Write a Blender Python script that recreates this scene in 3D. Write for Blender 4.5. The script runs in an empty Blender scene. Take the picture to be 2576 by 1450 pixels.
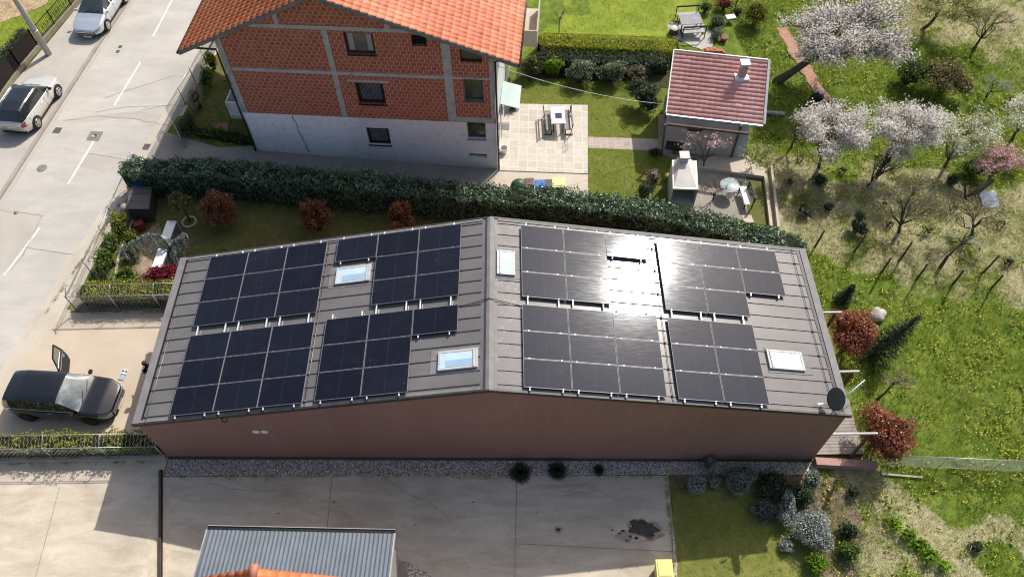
# Residential plot seen from the air: a long metal-roofed house with solar panels, a brick neighbour, gardens and a road.
import bpy, bmesh, math, random
import numpy as np
from mathutils import Vector, Matrix
random.seed(7); rng = np.random.default_rng(7)
SC = bpy.context.scene; COL = SC.collection
PI = math.pi; R_ = math.radians

# ---------------------------------------------------------------- camera model (metres; photo measured on a 2575 x 1450 grid)
CAM = np.array([14.364, -12.447, 29.975]); F = 1956.54
PITCH, YAW, ROLL = 0.96699, 0.00803, -0.02011
PITCH, YAW, ROLL = R_(55.404), R_(0.46), R_(-1.152)
_fw = np.array([-math.sin(YAW)*math.cos(PITCH), math.cos(YAW)*math.cos(PITCH), -math.sin(PITCH)])
_rt = np.array([math.cos(YAW), math.sin(YAW), 0.]); _up = np.cross(_rt, _fw)
RR = _rt*math.cos(ROLL)+_up*math.sin(ROLL); UU = -_rt*math.sin(ROLL)+_up*math.cos(ROLL)
def gz(x): return -0.0443*min(max(x, 0.), 60.)
def gzv(x): return -0.0443*np.clip(x, 0, 60)
def ray(u, w):
    d = _fw*F+RR*(u-1287.5)+UU*(725-w); return d/np.linalg.norm(d)
def G(u, w, h=0.):
    """surveyed ground point (raised by h) seen at this place of the photo"""
    d = ray(u, w); z = h
    for _ in range(25):
        P = CAM+d*((z-CAM[2])/d[2]); z = gz(P[0])+h
    return P
def GG(u, w, h=0.):
    P = G(u, w, h); return np.array([P[0], P[1], gz(P[0])])
def Zp(u, w, z):
    d = ray(u, w); return CAM+d*((z-CAM[2])/d[2])

cam_d = bpy.data.cameras.new("camera"); cam = bpy.data.objects.new("camera", cam_d); COL.objects.link(cam)
cam_d.sensor_width = 36.; cam_d.lens = F/2575*36.; cam_d.clip_start = 0.5; cam_d.clip_end = 3000
m3 = Matrix((RR, UU, -_fw)).transposed(); cam.matrix_world = Matrix.Translation(CAM) @ m3.to_4x4()
SC.camera = cam
SC.view_settings.view_transform = 'Standard'; SC.view_settings.look = 'None'; SC.view_settings.exposure = 0
try:
    SC.cycles.use_denoising = True; SC.cycles.pixel_filter_type = 'BLACKMAN_HARRIS'; SC.cycles.filter_width = 1.15; SC.cycles.max_bounces = 6; SC.cycles.transparent_max_bounces = 6
    SC.cycles.caustics_reflective = False; SC.cycles.caustics_refractive = False
    SC.cycles.sample_clamp_indirect = 6.0
except Exception: pass

# ---------------------------------------------------------------- light
SUN = Vector((0.43, 0.575, 0.697)).normalized()
w = bpy.data.worlds.new("World"); SC.world = w; w.use_nodes = True
nt = w.node_tree; bg = nt.nodes['Background']
sky = nt.nodes.new('ShaderNodeTexSky'); sky.sky_type = 'NISHITA'; sky.sun_disc = False
sky.sun_elevation = math.asin(SUN.z); sky.sun_rotation = math.atan2(SUN.x, SUN.y); sky.altitude = 200; sky.dust_density = 4.0; sky.ozone_density = 0.6
nt.links.new(sky.outputs[0], bg.inputs[0]); bg.inputs[1].default_value = 0.15
sd = bpy.data.lights.new("sun", 'SUN'); sd.energy = 5.0; sd.angle = R_(0.53); sd.color = (1.0, 0.965, 0.905)
so = bpy.data.objects.new("sun", sd); COL.objects.link(so); so.rotation_euler = SUN.to_track_quat('Z', 'Y').to_euler()
so.location = (30, 30, 60)

# ---------------------------------------------------------------- materials
def s2l(c):
    return tuple((v/255/12.92 if v/255 <= .04045 else ((v/255+.055)/1.055)**2.4) for v in c)
MATS = {}
class NT:
    def __init__(s, name):
        s.m = bpy.data.materials.new(name); s.m.use_nodes = True; s.t = s.m.node_tree
        s.b = s.t.nodes['Principled BSDF']; s.out = s.t.nodes['Material Output']; MATS[name] = s.m
    def n(s, t, **k):
        x = s.t.nodes.new('ShaderNode'+t)
        for a, v in k.items(): setattr(x, a, v)
        return x
    def l(s, a, b): s.t.links.new(a, b)
    def pos(s, kind='POS'):
        if kind == 'POS': return s.n('NewGeometry').outputs['Position']
        return s.n('TexCoord').outputs['Object']
    def noise(s, vec, scale, detail=5, rough=.6, dist=0):
        x = s.n('TexNoise'); x.inputs['Scale'].default_value = scale; x.inputs['Detail'].default_value = detail
        x.inputs['Roughness'].default_value = rough; x.inputs['Distortion'].default_value = dist
        s.l(vec, x.inputs['Vector']); return x.outputs['Fac']
    def ramp(s, fac, stops, interp='LINEAR'):
        r = s.n('ValToRGB'); r.color_ramp.interpolation = interp
        els = r.color_ramp.elements
        while len(els) < len(stops): els.new(.5)
        for e, (p, c) in zip(els, stops): e.position = p; e.color = (*c, 1) if len(c) == 3 else c
        s.l(fac, r.inputs['Fac']); return r.outputs['Color']
    def mix(s, fac, a, b, mode='MIX'):
        x = s.n('Mix', data_type='RGBA', blend_type=mode)
        for v, i in ((fac, 0), (a, 6), (b, 7)):
            if hasattr(v, 'is_linked'): s.l(v, x.inputs[i])
            else: x.inputs[i].default_value = v if not isinstance(v, tuple) else (*v[:3], 1)
        return x.outputs[2]
    def math(s, op, a, b=0., c=None):
        x = s.n('Math', operation=op)
        for i, v in enumerate((a, b) if c is None else (a, b, c)):
            if hasattr(v, 'is_linked'): s.l(v, x.inputs[i])
            else: x.inputs[i].default_value = v
        return x.outputs[0]
    def bump(s, h, strength=.3, dist=.02):
        b = s.n('Bump'); b.inputs['Strength'].default_value = strength; b.inputs['Distance'].default_value = dist
        s.l(h, b.inputs['Height']); s.l(b.outputs[0], s.b.inputs['Normal'])
    def fin(s, col=None, rough=.7, metal=0, spec=.4, coat=0, coatr=.05):
        B = s.b.inputs
        if col is not None:
            if hasattr(col, 'is_linked'): s.l(col, B['Base Color'])
            else: B['Base Color'].default_value = (*col, 1)
        if hasattr(rough, 'is_linked'): s.l(rough, B['Roughness'])
        else: B['Roughness'].default_value = rough
        B['Metallic'].default_value = metal; B['Specular IOR Level'].default_value = spec
        B['Coat Weight'].default_value = coat; B['Coat Roughness'].default_value = coatr
        return s.m
def mat(name, cols, rough=.7, scale=4., metal=0, spec=.4, bump=0, bscale=None, coord='OBJ', coat=0, coatr=.05, detail=6, lo=.3, hi=.7):
    """noise-mottled surface between two or more colours"""
    if name in MATS: return MATS[name]
    k = NT(name); v = k.pos(coord); f = k.noise(v, scale, detail)
    if isinstance(cols[0], (int, float)): cols = [tuple(c*.88 for c in cols), cols]
    st = [(lo+(hi-lo)*i/(len(cols)-1), c) for i, c in enumerate(cols)]
    c = k.ramp(f, st)
    if bump: k.bump(k.noise(v, bscale or scale*6, 4), bump)
    return k.fin(c, rough, metal, spec, coat, coatr)
def leafmat(name, stops, rough=.5, trans=.25, spec=.25):
    if name in MATS: return MATS[name]
    k = NT(name); a = k.n('Attribute', attribute_name='rnd'); c = k.ramp(a.outputs['Fac'], stops)
    k.fin(c, rough, 0, spec)
    if trans:
        t = k.n('BsdfTranslucent'); k.l(c, t.inputs['Color']); m = k.n('MixShader'); m.inputs[0].default_value = trans
        k.l(k.b.outputs[0], m.inputs[1]); k.l(t.outputs[0], m.inputs[2]); k.l(m.outputs[0], k.out.inputs[0])
    return k.m
def stops(*cols): return [(i/(len(cols)-1) if len(cols) > 1 else 0, c) for i, c in enumerate(cols)]

# ---------------------------------------------------------------- object helpers
ORG = {}
def tag(o, label=None, cat=None, group=None, kind=None):
    if label: o['label'] = label
    if cat: o['category'] = cat
    if group: o['group'] = group
    if kind: o['kind'] = kind
    return o
def thing(name, label, cat, loc=(0, 0, 0), rz=0., group=None, local=False):
    """an Empty at the thing's base; parts are its children. local=True: parts are given in the Empty's own frame"""
    o = bpy.data.objects.new(name, None); COL.objects.link(o); o.empty_display_size = .3
    o.location = [float(v) for v in loc]; o.rotation_euler = (0, 0, rz)
    ORG[o.name] = np.zeros(3) if local else np.array(loc, float)
    return tag(o, label, cat, group)
def link(name, me, parent=None, org=None):
    o = bpy.data.objects.new(name, me); COL.objects.link(o)
    if parent is not None: o.parent = parent; ORG[o.name] = ORG[parent.name]
    elif org is not None: o.location = [float(v) for v in org]; ORG[o.name] = np.array(org, float)
    else: ORG[o.name] = np.zeros(3)
    return o
def arr_mesh(name, V, Fc, mats, parent=None, org=None, rnd=None, mi=None, smooth=False):
    """mesh object from numpy arrays; Fc is (M,k) or a list of such arrays"""
    me = bpy.data.meshes.new(name)
    o_ = ORG[parent.name] if parent is not None else (np.array(org, float) if org is not None else np.zeros(3))
    V = np.asarray(V, np.float64)-o_
    Fl = Fc if isinstance(Fc, list) else [Fc]
    Fl = [np.asarray(f, np.int32) for f in Fl if len(f)]
    loops = np.concatenate([f.ravel() for f in Fl]); sizes = np.concatenate([np.full(len(f), f.shape[1]) for f in Fl])
    me.vertices.add(len(V)); me.vertices.foreach_set('co', V.astype(np.float32).ravel())
    me.loops.add(len(loops)); me.loops.foreach_set('vertex_index', loops)
    me.polygons.add(len(sizes)); st = np.concatenate([[0], np.cumsum(sizes)[:-1]])
    me.polygons.foreach_set('loop_start', st.astype(np.int32))
    if mi is not None: me.polygons.foreach_set('material_index', np.asarray(mi, np.int32))
    if smooth: me.polygons.foreach_set('use_smooth', np.ones(len(sizes), bool))
    me.update(calc_edges=True)
    if rnd is not None:
        a = me.attributes.new('rnd', 'FLOAT', 'POINT'); a.data.foreach_set('value', np.asarray(rnd, np.float32))
    for m in (mats if isinstance(mats, (list, tuple)) else [mats]): me.materials.append(m)
    return link(name, me, parent, org)
class MB:
    """collects simple solids and links them as ONE mesh object"""
    def __init__(s): s.v = []; s.f = []; s.m = []; s.k = 0; s.sm = []
    def add(s, vs, fs, smooth=False):
        n = len(s.v); s.v += [tuple(float(c) for c in v) for v in vs]
        s.f += [tuple(i+n for i in f) for f in fs]; s.m += [s.k]*len(fs); s.sm += [smooth]*len(fs); return s
    def box(s, c, d, rz=0., M=None):
        hx, hy, hz = d[0]/2, d[1]/2, d[2]/2
        vs = [(x, y, z) for z in (-hz, hz) for x, y in ((-hx, -hy), (hx, -hy), (hx, hy), (-hx, hy))]
        if M is not None: vs = [tuple(M @ Vector(v)) for v in vs]
        else:
            cs, sn = math.cos(rz), math.sin(rz); vs = [(c[0]+x*cs-y*sn, c[1]+x*sn+y*cs, c[2]+z) for x, y, z in vs]
        return s.add(vs, [(3, 2, 1, 0), (4, 5, 6, 7), (0, 1, 5, 4), (1, 2, 6, 5), (2, 3, 7, 6), (3, 0, 4, 7)])
    def b2(s, lo, hi): return s.box([(a+b)/2 for a, b in zip(lo, hi)], [abs(b-a) for a, b in zip(lo, hi)])
    def bar(s, p, q, wd, ht=None, up=(0, 0, 1)):
        p = Vector(p); q = Vector(q); d = (q-p); L = d.length; d.normalize(); ht = ht or wd
        u = Vector(up)
        if abs(d.dot(u)) > .98: u = Vector((0, 1, 0))
        x = d.cross(u).normalized(); y = x.cross(d)
        vs = [tuple(o+x*a*wd/2+y*b*ht/2) for o in (p, q) for a, b in ((-1, -1), (1, -1), (1, 1), (-1, 1))]
        return s.add(vs, [(0, 1, 2, 3), (7, 6, 5, 4), (0, 4, 5, 1), (1, 5, 6, 2), (2, 6, 7, 3), (3, 7, 4, 0)])
    def tube(s, pts, r, n=6, caps=True):
        pts = [Vector(p) for p in pts]; rs = r if isinstance(r, (list, tuple)) else [r]*len(pts)
        vs = []; fs = []
        for i, p in enumerate(pts):
            d = (pts[min(i+1, len(pts)-1)]-pts[max(i-1, 0)]).normalized()
            u = Vector((0, 0, 1)) if abs(d.z) < .9 else Vector((1, 0, 0))
            x = d.cross(u).normalized(); y = x.cross(d)
            vs += [tuple(p+(x*math.cos(2*PI*k/n)+y*math.sin(2*PI*k/n))*rs[i]) for k in range(n)]
        for i in range(len(pts)-1):
            fs += [(i*n+k, i*n+(k+1) % n, (i+1)*n+(k+1) % n, (i+1)*n+k) for k in range(n)]
        if caps: fs += [tuple(range(n-1, -1, -1)), tuple(range((len(pts)-1)*n, len(pts)*n))]
        return s.add(vs, fs, True)
    def lathe(s, c, prof, n=16, axis='z'):
        vs = []; fs = []
        for r, h in prof:
            for k in range(n):
                a = 2*PI*k/n; x, y = r*math.cos(a), r*math.sin(a)
                vs.append((c[0]+x, c[1]+y, c[2]+h) if axis == 'z' else ((c[0]+x, c[1]+h, c[2]+y) if axis == 'y' else (c[0]+h, c[1]+x, c[2]+y)))
        for i in range(len(prof)-1):
            fs += [(i*n+k, i*n+(k+1) % n, (i+1)*n+(k+1) % n, (i+1)*n+k) for k in range(n)]
        fs += [tuple(range(n-1, -1, -1)), tuple(range((len(prof)-1)*n, len(prof)*n))]
        return s.add(vs, fs, True)
    def quad(s, *p): return s.add(p, [tuple(range(len(p)))])
    def slab(s, top, th, up=(0, 0, 1)):
        n = len(top); u = Vector(up).normalized()*th; bot = [tuple(Vector(p)-u) for p in top]
        return s.add(list(top)+bot, [tuple(range(n)), tuple(range(2*n-1, n-1, -1))]+[(i, i+n, (i+1) % n+n, (i+1) % n) for i in range(n)])
    def build(s, name, mats, parent=None, org=None, bevel=0, label=None, sub=0):
        me = bpy.data.meshes.new(name); o_ = ORG[parent.name] if parent is not None else (np.array(org, float) if org is not None else np.zeros(3))
        me.from_pydata([tuple(np.array(v)-o_) for v in s.v], [], s.f)
        for m in (mats if isinstance(mats, (list, tuple)) else [mats]): me.materials.append(m)
        me.polygons.foreach_set('material_index', s.m); me.polygons.foreach_set('use_smooth', s.sm)
        bm = bmesh.new(); bm.from_mesh(me); bmesh.ops.recalc_face_normals(bm, faces=bm.faces)
        if bevel:
            es = [e for e in bm.edges if len(e.link_faces) == 2 and e.calc_face_angle(0) > .6]
            bmesh.ops.bevel(bm, geom=es, offset=bevel, segments=2, profile=.6, affect='EDGES', clamp_overlap=True)
        bm.to_mesh(me); bm.free(); me.update()
        o = link(name, me, parent, org)
        if label: o['label'] = label
        if sub:
            md = o.modifiers.new('sub', 'SUBSURF'); md.levels = sub; md.render_levels = sub
        return o
def single(mb, name, m, label, cat, org, group=None, bevel=0):
    o = mb.build(name, m, None, org, bevel); return tag(o, label, cat, group)
def copy_tree(o, parent=None):
    c = o.copy(); COL.objects.link(c); ORG[c.name] = ORG.get(o.name, np.zeros(3))
    if parent is not None: c.parent = parent
    for ch in list(o.children): copy_tree(ch, c)
    return c

# ---------------------------------------------------------------- ground sheets following the terrain
def inpoly(x, y, poly):
    x = np.asarray(x); y = np.asarray(y); r = np.zeros(x.shape, bool); n = len(poly)
    for i in range(n):
        x1, y1 = poly[i][:2]; x2, y2 = poly[(i+1) % n][:2]
        c = ((y1 > y) != (y2 > y)); xi = (x2-x1)*(y-y1)/((y2-y1) if y2 != y1 else 1e-9)+x1; r ^= c & (x < xi)
    return r
def sdist(x, y, poly):
    """signed distance, positive inside"""
    x = np.asarray(x, float); y = np.asarray(y, float); d = np.full(x.shape, 1e9); n = len(poly)
    for i in range(n):
        a = np.array(poly[i][:2]); b = np.array(poly[(i+1) % n][:2]); e = b-a; L = e@e+1e-12
        t = np.clip(((x-a[0])*e[0]+(y-a[1])*e[1])/L, 0, 1); d = np.minimum(d, np.hypot(x-a[0]-t*e[0], y-a[1]-t*e[1]))
    return np.where(inpoly(x, y, poly), d, -d)
def W2(*px): return [tuple(G(u, w)[:2]) for u, w in px]
def sheet(name, poly, dz, m, kind='structure', label=None, cat=None, depth=None, wob=0., parent=None):
    """a flat polygon laid dz above the sloping ground; depth gives it real thickness"""
    if wob:
        P = []
        for i in range(len(poly)):
            a = np.array(poly[i]); b = np.array(poly[(i+1) % len(poly)]); L = np.linalg.norm(b-a); k = max(1, int(L/.35))
            nrm = np.array([-(b-a)[1], (b-a)[0]])/(L+1e-9)
            for j in range(k): P.append(tuple(a+(b-a)*j/k+nrm*random.uniform(-wob, wob)))
        poly = P
    bm = bmesh.new(); vs = [bm.verts.new((x, y, 0)) for x, y in poly]; f = bm.faces.new(vs)
    if f.normal.z < 0: f.normal_flip()
    bmesh.ops.triangulate(bm, faces=[f])
    bmesh.ops.bisect_plane(bm, geom=bm.verts[:]+bm.edges[:]+bm.faces[:], plane_co=(0, 0, 0), plane_no=(1, 0, 0))
    for v in bm.verts: v.co.z = gz(v.co.x)+dz
    if depth:
        g = bmesh.ops.extrude_face_region(bm, geom=bm.faces[:])
        for v in [e for e in g['geom'] if isinstance(e, bmesh.types.BMVert)]: v.co.z -= 0
        low = [e for e in g['geom'] if isinstance(e, bmesh.types.BMVert)]
        others = [v for v in bm.verts if v not in set(low)]
        for v in others: v.co.z -= depth
    bmesh.ops.recalc_face_normals(bm, faces=bm.faces)
    if not depth:
        for f in bm.faces:
            if f.normal.z < 0: f.normal_flip()
    me = bpy.data.meshes.new(name); bm.to_mesh(me); bm.free(); me.materials.append(m)
    o = link(name, me, parent); return tag(o, label, cat, None, kind)
def strip(pts, wd):
    """polygon of a band of width wd along a polyline"""
    pts = [np.array(p[:2], float) for p in pts]; L = []; Rr = []
    for i, p in enumerate(pts):
        d = pts[min(i+1, len(pts)-1)]-pts[max(i-1, 0)]; d = d/np.linalg.norm(d); n = np.array([-d[1], d[0]])
        L.append(tuple(p+n*wd/2)); Rr.append(tuple(p-n*wd/2))
    return L+Rr[::-1]
def offs(pts, o):
    pts = [np.array(p[:2], float) for p in pts]; r = []
    for i, p in enumerate(pts):
        d = pts[min(i+1, len(pts)-1)]-pts[max(i-1, 0)]; d = d/np.linalg.norm(d); r.append(tuple(p+np.array([-d[1], d[0]])*o))
    return r
def vnoise(x, y, s, seed=0):
    """smooth value noise, 0..1"""
    r = np.random.default_rng(seed); T = r.random((64, 64)); x = np.asarray(x)*s+17.3; y = np.asarray(y)*s+9.1
    xi = np.floor(x).astype(int); yi = np.floor(y).astype(int); fx = x-xi; fy = y-yi; fx = fx*fx*(3-2*fx); fy = fy*fy*(3-2*fy)
    t = lambda a, b: T[a % 64, b % 64]
    return (t(xi, yi)*(1-fx)+t(xi+1, yi)*fx)*(1-fy)+(t(xi, yi+1)*(1-fx)+t(xi+1, yi+1)*fx)*fy

# ---------------------------------------------------------------- foliage
def unit(n):
    v = rng.normal(size=(n, 3)); return v/np.linalg.norm(v, axis=1)[:, None]
def leaf_arrays(C, N=None, ln=.1, wd=.05, bias=.6, jit=.35):
    """one rhombic leaf per centre, loosely facing along N"""
    n = len(C); q = unit(n)
    if N is not None: q = q*(1-bias)+N*bias; q /= np.linalg.norm(q, axis=1)[:, None]+1e-9
    t = np.cross(q, unit(n)); t /= np.linalg.norm(t, axis=1)[:, None]+1e-9; b = np.cross(q, t)
    l = (ln*(1+jit*rng.normal(size=n)).clip(.4, 2))[:, None]; w_ = l*(wd/ln)
    V = np.stack([C-t*l/2, C+b*w_/2-t*l*.05, C+t*l/2, C-b*w_/2-t*l*.05], 1).reshape(-1, 3)
    return V, np.arange(4*n).reshape(n, 4)
def lumpf(D, k=14, amp=.22, seed=None):
    r = np.random.default_rng(seed if seed is not None else rng.integers(1e9)); a = r.normal(size=(k, 3)); a /= np.linalg.norm(a, axis=1)[:, None]
    f = np.zeros(len(D))
    for v in a: f = np.maximum(f, np.exp(-((1-D@v)/.12)))
    return 1-amp+amp*1.25*f
def blob(n, c, r, lump=.22, depth=.25, zmin=-.85, seed=None, k=14):
    """leaf centres and outward directions in the outer shell of a lumpy ellipsoid"""
    D = unit(int(n*1.3)); D = D[D[:, 2] > zmin][:n]; L = lumpf(D, k, lump, seed)
    q = L*(1-depth*rng.random(len(D))**1.5)
    return np.array(c)+D*q[:, None]*np.array(r), D, q
def core(c, r, seed=None, amp=.2, n=10, k=14):
    """dark inner volume so that a bush is not see-through"""
    V = []; F_ = []
    for i in range(n+1):
        th = PI*i/n
        for j in range(2*n): ph = PI*j/n; V.append((math.sin(th)*math.cos(ph), math.sin(th)*math.sin(ph), math.cos(th)))
    for i in range(n):
        for j in range(2*n): F_.append((i*2*n+j, (i+1)*2*n+j, (i+1)*2*n+(j+1) % (2*n), i*2*n+(j+1) % (2*n)))
    V = np.array(V); L = lumpf(V, k, amp, seed); return np.array(c)+V*L[:, None]*np.array(r), np.array(F_)
def bush_mesh(name, parent, lobes, m, mcore, n, ln, wd=None, lump=.22, bias=.5, depth=.22, coref=.8, extra=.25, org=None, tint=0., zmin=-.6):
    """one foliage mesh from several lobes (centre, radii)"""
    Vs = []; Fs = []; rn = []; mi = []; off = 0
    tot = sum(r[0]*r[2] for c, r in lobes)
    for c, r in lobes:
        sd_ = int(rng.integers(1e9)); C, D, q = blob(int(n*r[0]*r[2]/tot), c, r, lump, depth, zmin=zmin, seed=sd_)
        V, F_ = leaf_arrays(C, D, ln, wd or ln*.5, bias)
        cl = vnoise(C[:, 0]+C[:, 2], C[:, 1]-C[:, 2]*.7, 2.2/max(r), int(rng.integers(99)))
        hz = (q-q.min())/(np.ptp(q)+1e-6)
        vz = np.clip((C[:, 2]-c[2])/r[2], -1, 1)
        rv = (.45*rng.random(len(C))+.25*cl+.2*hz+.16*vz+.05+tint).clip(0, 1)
        Vs.append(V); Fs.append(F_+off); rn.append(np.repeat(rv, 4)); mi.append(np.zeros(len(F_))); off += len(V)
        if coref:
            V, F_ = core(c, np.array(r)*coref, sd_, lump); Vs.append(V); Fs.append(F_+off); rn.append(np.zeros(len(V))); mi.append(np.ones(len(F_))); off += len(V)
    return arr_mesh(name, np.concatenate(Vs), Fs, [m, mcore], parent, org, np.concatenate(rn), np.concatenate(mi))
# ================================================================ materials
def concrete(name, lo, hi, stain=(.16, .13, .1), amt=.5, scale=.55, bump=.15, streak=False):
    k = NT(name); p = k.pos()
    big = k.noise(p, scale, 6, .6, .3); fine = k.noise(p, 9., 6, .7); grit = k.noise(p, 60., 3, .7)
    c = k.ramp(big, [(.3, lo), (.7, hi)])
    c = k.mix(k.math('MULTIPLY', k.ramp(fine, [(.45, (0, 0, 0)), (.75, (1, 1, 1))]), amt*.35), c, stain)
    if streak:
        mp = k.n('Mapping'); mp.inputs['Scale'].default_value = (.55, 1.7, 1); k.l(p, mp.inputs[0])
        st = k.noise(mp.outputs[0], .9, 7, .65, .6)
        c = k.mix(k.math('MULTIPLY', k.ramp(st, [(.42, (0, 0, 0)), (.68, (1, 1, 1))]), amt), c, stain)
    sp = k.noise(p, 2.6, 8, .75, .5)
    c = k.mix(k.math('MULTIPLY', k.ramp(sp, [(.6, (0, 0, 0)), (.72, (1, 1, 1))]), amt*.55), c, stain)
    c = k.mix(k.math('MULTIPLY', grit, .25), c, tuple(v*.75 for v in lo))
    k.bump(grit, bump, .01); return k.fin(c, .88, 0, .25)
ROADM = concrete('road asphalt', (.43, .40, .355), (.55, .515, .46), (.33, .305, .27), .4, .3, .12, True)
WALKM = concrete('pavement', (.39, .355, .315), (.50, .46, .405), (.28, .245, .2), .5, .5)
KERBM = concrete('kerb stone', (.29, .265, .23), (.38, .35, .305), (.15, .13, .11), .5, 1.5)
PATCHM = concrete('asphalt patch', (.40, .365, .315), (.48, .44, .38), (.26, .235, .2), .5, .8)
DRIVEM = concrete('driveway concrete', (.48, .395, .295), (.60, .50, .385), (.38, .305, .22), .4, .5)
YARDM = concrete('yard concrete', (.52, .445, .345), (.69, .60, .475), (.28, .225, .165), .55, .42, .15, True)
PALEC = concrete('pale concrete', (.46, .395, .315), (.58, .51, .41), (.3, .25, .185), .55, .8)
OLDC = concrete('old concrete', (.26, .235, .2), (.36, .33, .28), (.15, .13, .1), .6, .7)
def pavingmat(name, a, b, joint, bw, rh, rz=0., js=.018):
    k = NT(name); p = k.pos(); mp = k.n('Mapping'); mp.inputs['Rotation'].default_value = (0, 0, rz); k.l(p, mp.inputs[0])
    br = k.n('TexBrick'); br.offset = 0; br.squash = 1
    for i, v in (('Color1', a), ('Color2', b), ('Mortar', joint)): br.inputs[i].default_value = (*v, 1)
    br.inputs['Scale'].default_value = 1; br.inputs['Mortar Size'].default_value = js; br.inputs['Brick Width'].default_value = bw; br.inputs['Row Height'].default_value = rh
    br.inputs['Mortar Smooth'].default_value = .3; k.l(mp.outputs[0], br.inputs['Vector'])
    f = k.noise(p, 5., 6, .65); c = k.mix(k.math('MULTIPLY', k.ramp(f, [(.4, (0, 0, 0)), (.7, (1, 1, 1))]), .35), br.outputs['Color'], tuple(v*.6 for v in a))
    f2 = k.noise(p, .7, 4); c = k.mix(k.math('MULTIPLY', f2, .35), c, tuple(v*.8 for v in b))
    return k.fin(c, .85, 0, .25)
TERRM = pavingmat('terrace paving', (.47, .42, .355), (.60, .54, .46), (.72, .66, .57), .5, .5, R_(2))
PATHM = pavingmat('garden path paving', (.36, .29, .25), (.46, .39, .34), (.52, .47, .4), .42, .42, R_(2))
def grassground(name, cols, scale=3.):
    k = NT(name); p = k.pos(); f = k.noise(p, scale, 8, .72, .4); g = k.noise(p, 38., 4, .7); h = k.noise(p, .45, 4, .6)
    mp = k.n('Mapping'); mp.inputs['Scale'].default_value = (60, 18, 1); mp.inputs['Rotation'].default_value = (0, 0, .6); k.l(p, mp.inputs[0])
    st = k.noise(mp.outputs[0], 1., 3, .6)
    c = k.ramp(k.math('ADD', k.math('MULTIPLY', f, .6), k.math('MULTIPLY', h, .4)), [(.32+.36*i/(len(cols)-1), c) for i, c in enumerate(cols)])
    c = k.mix(k.math('MULTIPLY', k.ramp(g, [(.35, (0, 0, 0)), (.7, (1, 1, 1))]), .55), c, tuple(v*.35 for v in cols[0]))
    c = k.mix(k.math('MULTIPLY', k.ramp(st, [(.5, (0, 0, 0)), (.8, (1, 1, 1))]), .3), c, cols[-1])
    k.bump(g, .6, .05); return k.fin(c, .9, 0, .1)
LAWNM = grassground('mown lawn', [(.11, .14, .022), (.17, .205, .035), (.26, .27, .07)])
BRIGHTL = grassground('bright lawn', [(.15, .21, .025), (.25, .32, .04), (.42, .43, .07)], 1.2)
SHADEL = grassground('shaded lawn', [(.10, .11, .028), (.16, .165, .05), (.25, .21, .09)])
FRONTL = grassground('front lawn', [(.13, .155, .03), (.22, .24, .055), (.35, .33, .10)])
SOILM = mat('garden soil', [(.10, .075, .05), (.19, .145, .10), (.27, .215, .15)], .95, 3., coord='POS', bump=.8, bscale=20., spec=.1)
PLOUGH = mat('ploughed soil', [(.24, .17, .10), (.42, .31, .19), (.52, .40, .26)], .95, 2.5, coord='POS', bump=1., bscale=9., spec=.1)
def gravelmat():
    k = NT('gravel'); p = k.pos(); v = k.n('TexVoronoi'); v.inputs['Scale'].default_value = 19.; k.l(p, v.inputs['Vector'])
    sx = k.n('SeparateColor'); k.l(v.outputs['Color'], sx.inputs[0])
    c = k.ramp(sx.outputs[0], [(0, (.3, .26, .23)), (.35, (.54, .47, .41)), (.7, (.72, .64, .56)), (1, (.88, .84, .8))])
    d = k.ramp(v.outputs['Distance'], [(.3, (1, 1, 1)), (.65, (.4, .36, .33))]); c = k.mix(1., c, d, 'MULTIPLY')
    k.bump(v.outputs['Distance'], -.8, .03); return k.fin(c, .8, 0, .3)
GRAVM = gravelmat()
DASHM = mat('worn white paint', [(.52, .48, .42), (.63, .595, .54), (.70, .67, .62)], .7, 3., coord='POS', lo=.3, hi=.6)
DARKJ = mat('dark joint', [(.13, .11, .09), (.2, .17, .14)], .9, 3., coord='POS')
IRON = mat('cast iron', [(.17, .155, .14), (.29, .265, .235)], .7, 8., metal=.2)
STEEL = mat('galvanised steel', [(.42, .43, .44), (.60, .61, .62)], .42, 7., metal=.7)
PALESTEEL = mat('pale wire', [(.55, .55, .53), (.70, .70, .68)], .5, 7., metal=.3)
BLACKM = mat('black metal', [(.012, .012, .013), (.03, .029, .028)], .45, 5., metal=.3)
BROWNM = mat('brown painted steel', [(.05, .032, .024), (.085, .05, .038)], .5, 3.)
WHITEM = mat('white paint', [(.72, .72, .71), (.82, .82, .81)], .45, 3.)
WOODM = mat('weathered wood', [(.22, .19, .165), (.36, .32, .28)], .8, 2., bump=.2)
DWOOD = mat('dark brown wood', [(.055, .03, .022), (.10, .055, .04)], .7, 2.)
BARK = mat('bark', [(.045, .035, .028), (.10, .08, .062), (.15, .125, .10)], .9, 9., bump=.6)
TWIGM = mat('twig bark', [(.10, .075, .055), (.20, .155, .115)], .9, 6.)
PALEBARK = mat('lime washed bark', [(.30, .28, .26), (.5, .48, .45)], .9, 4.)

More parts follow.
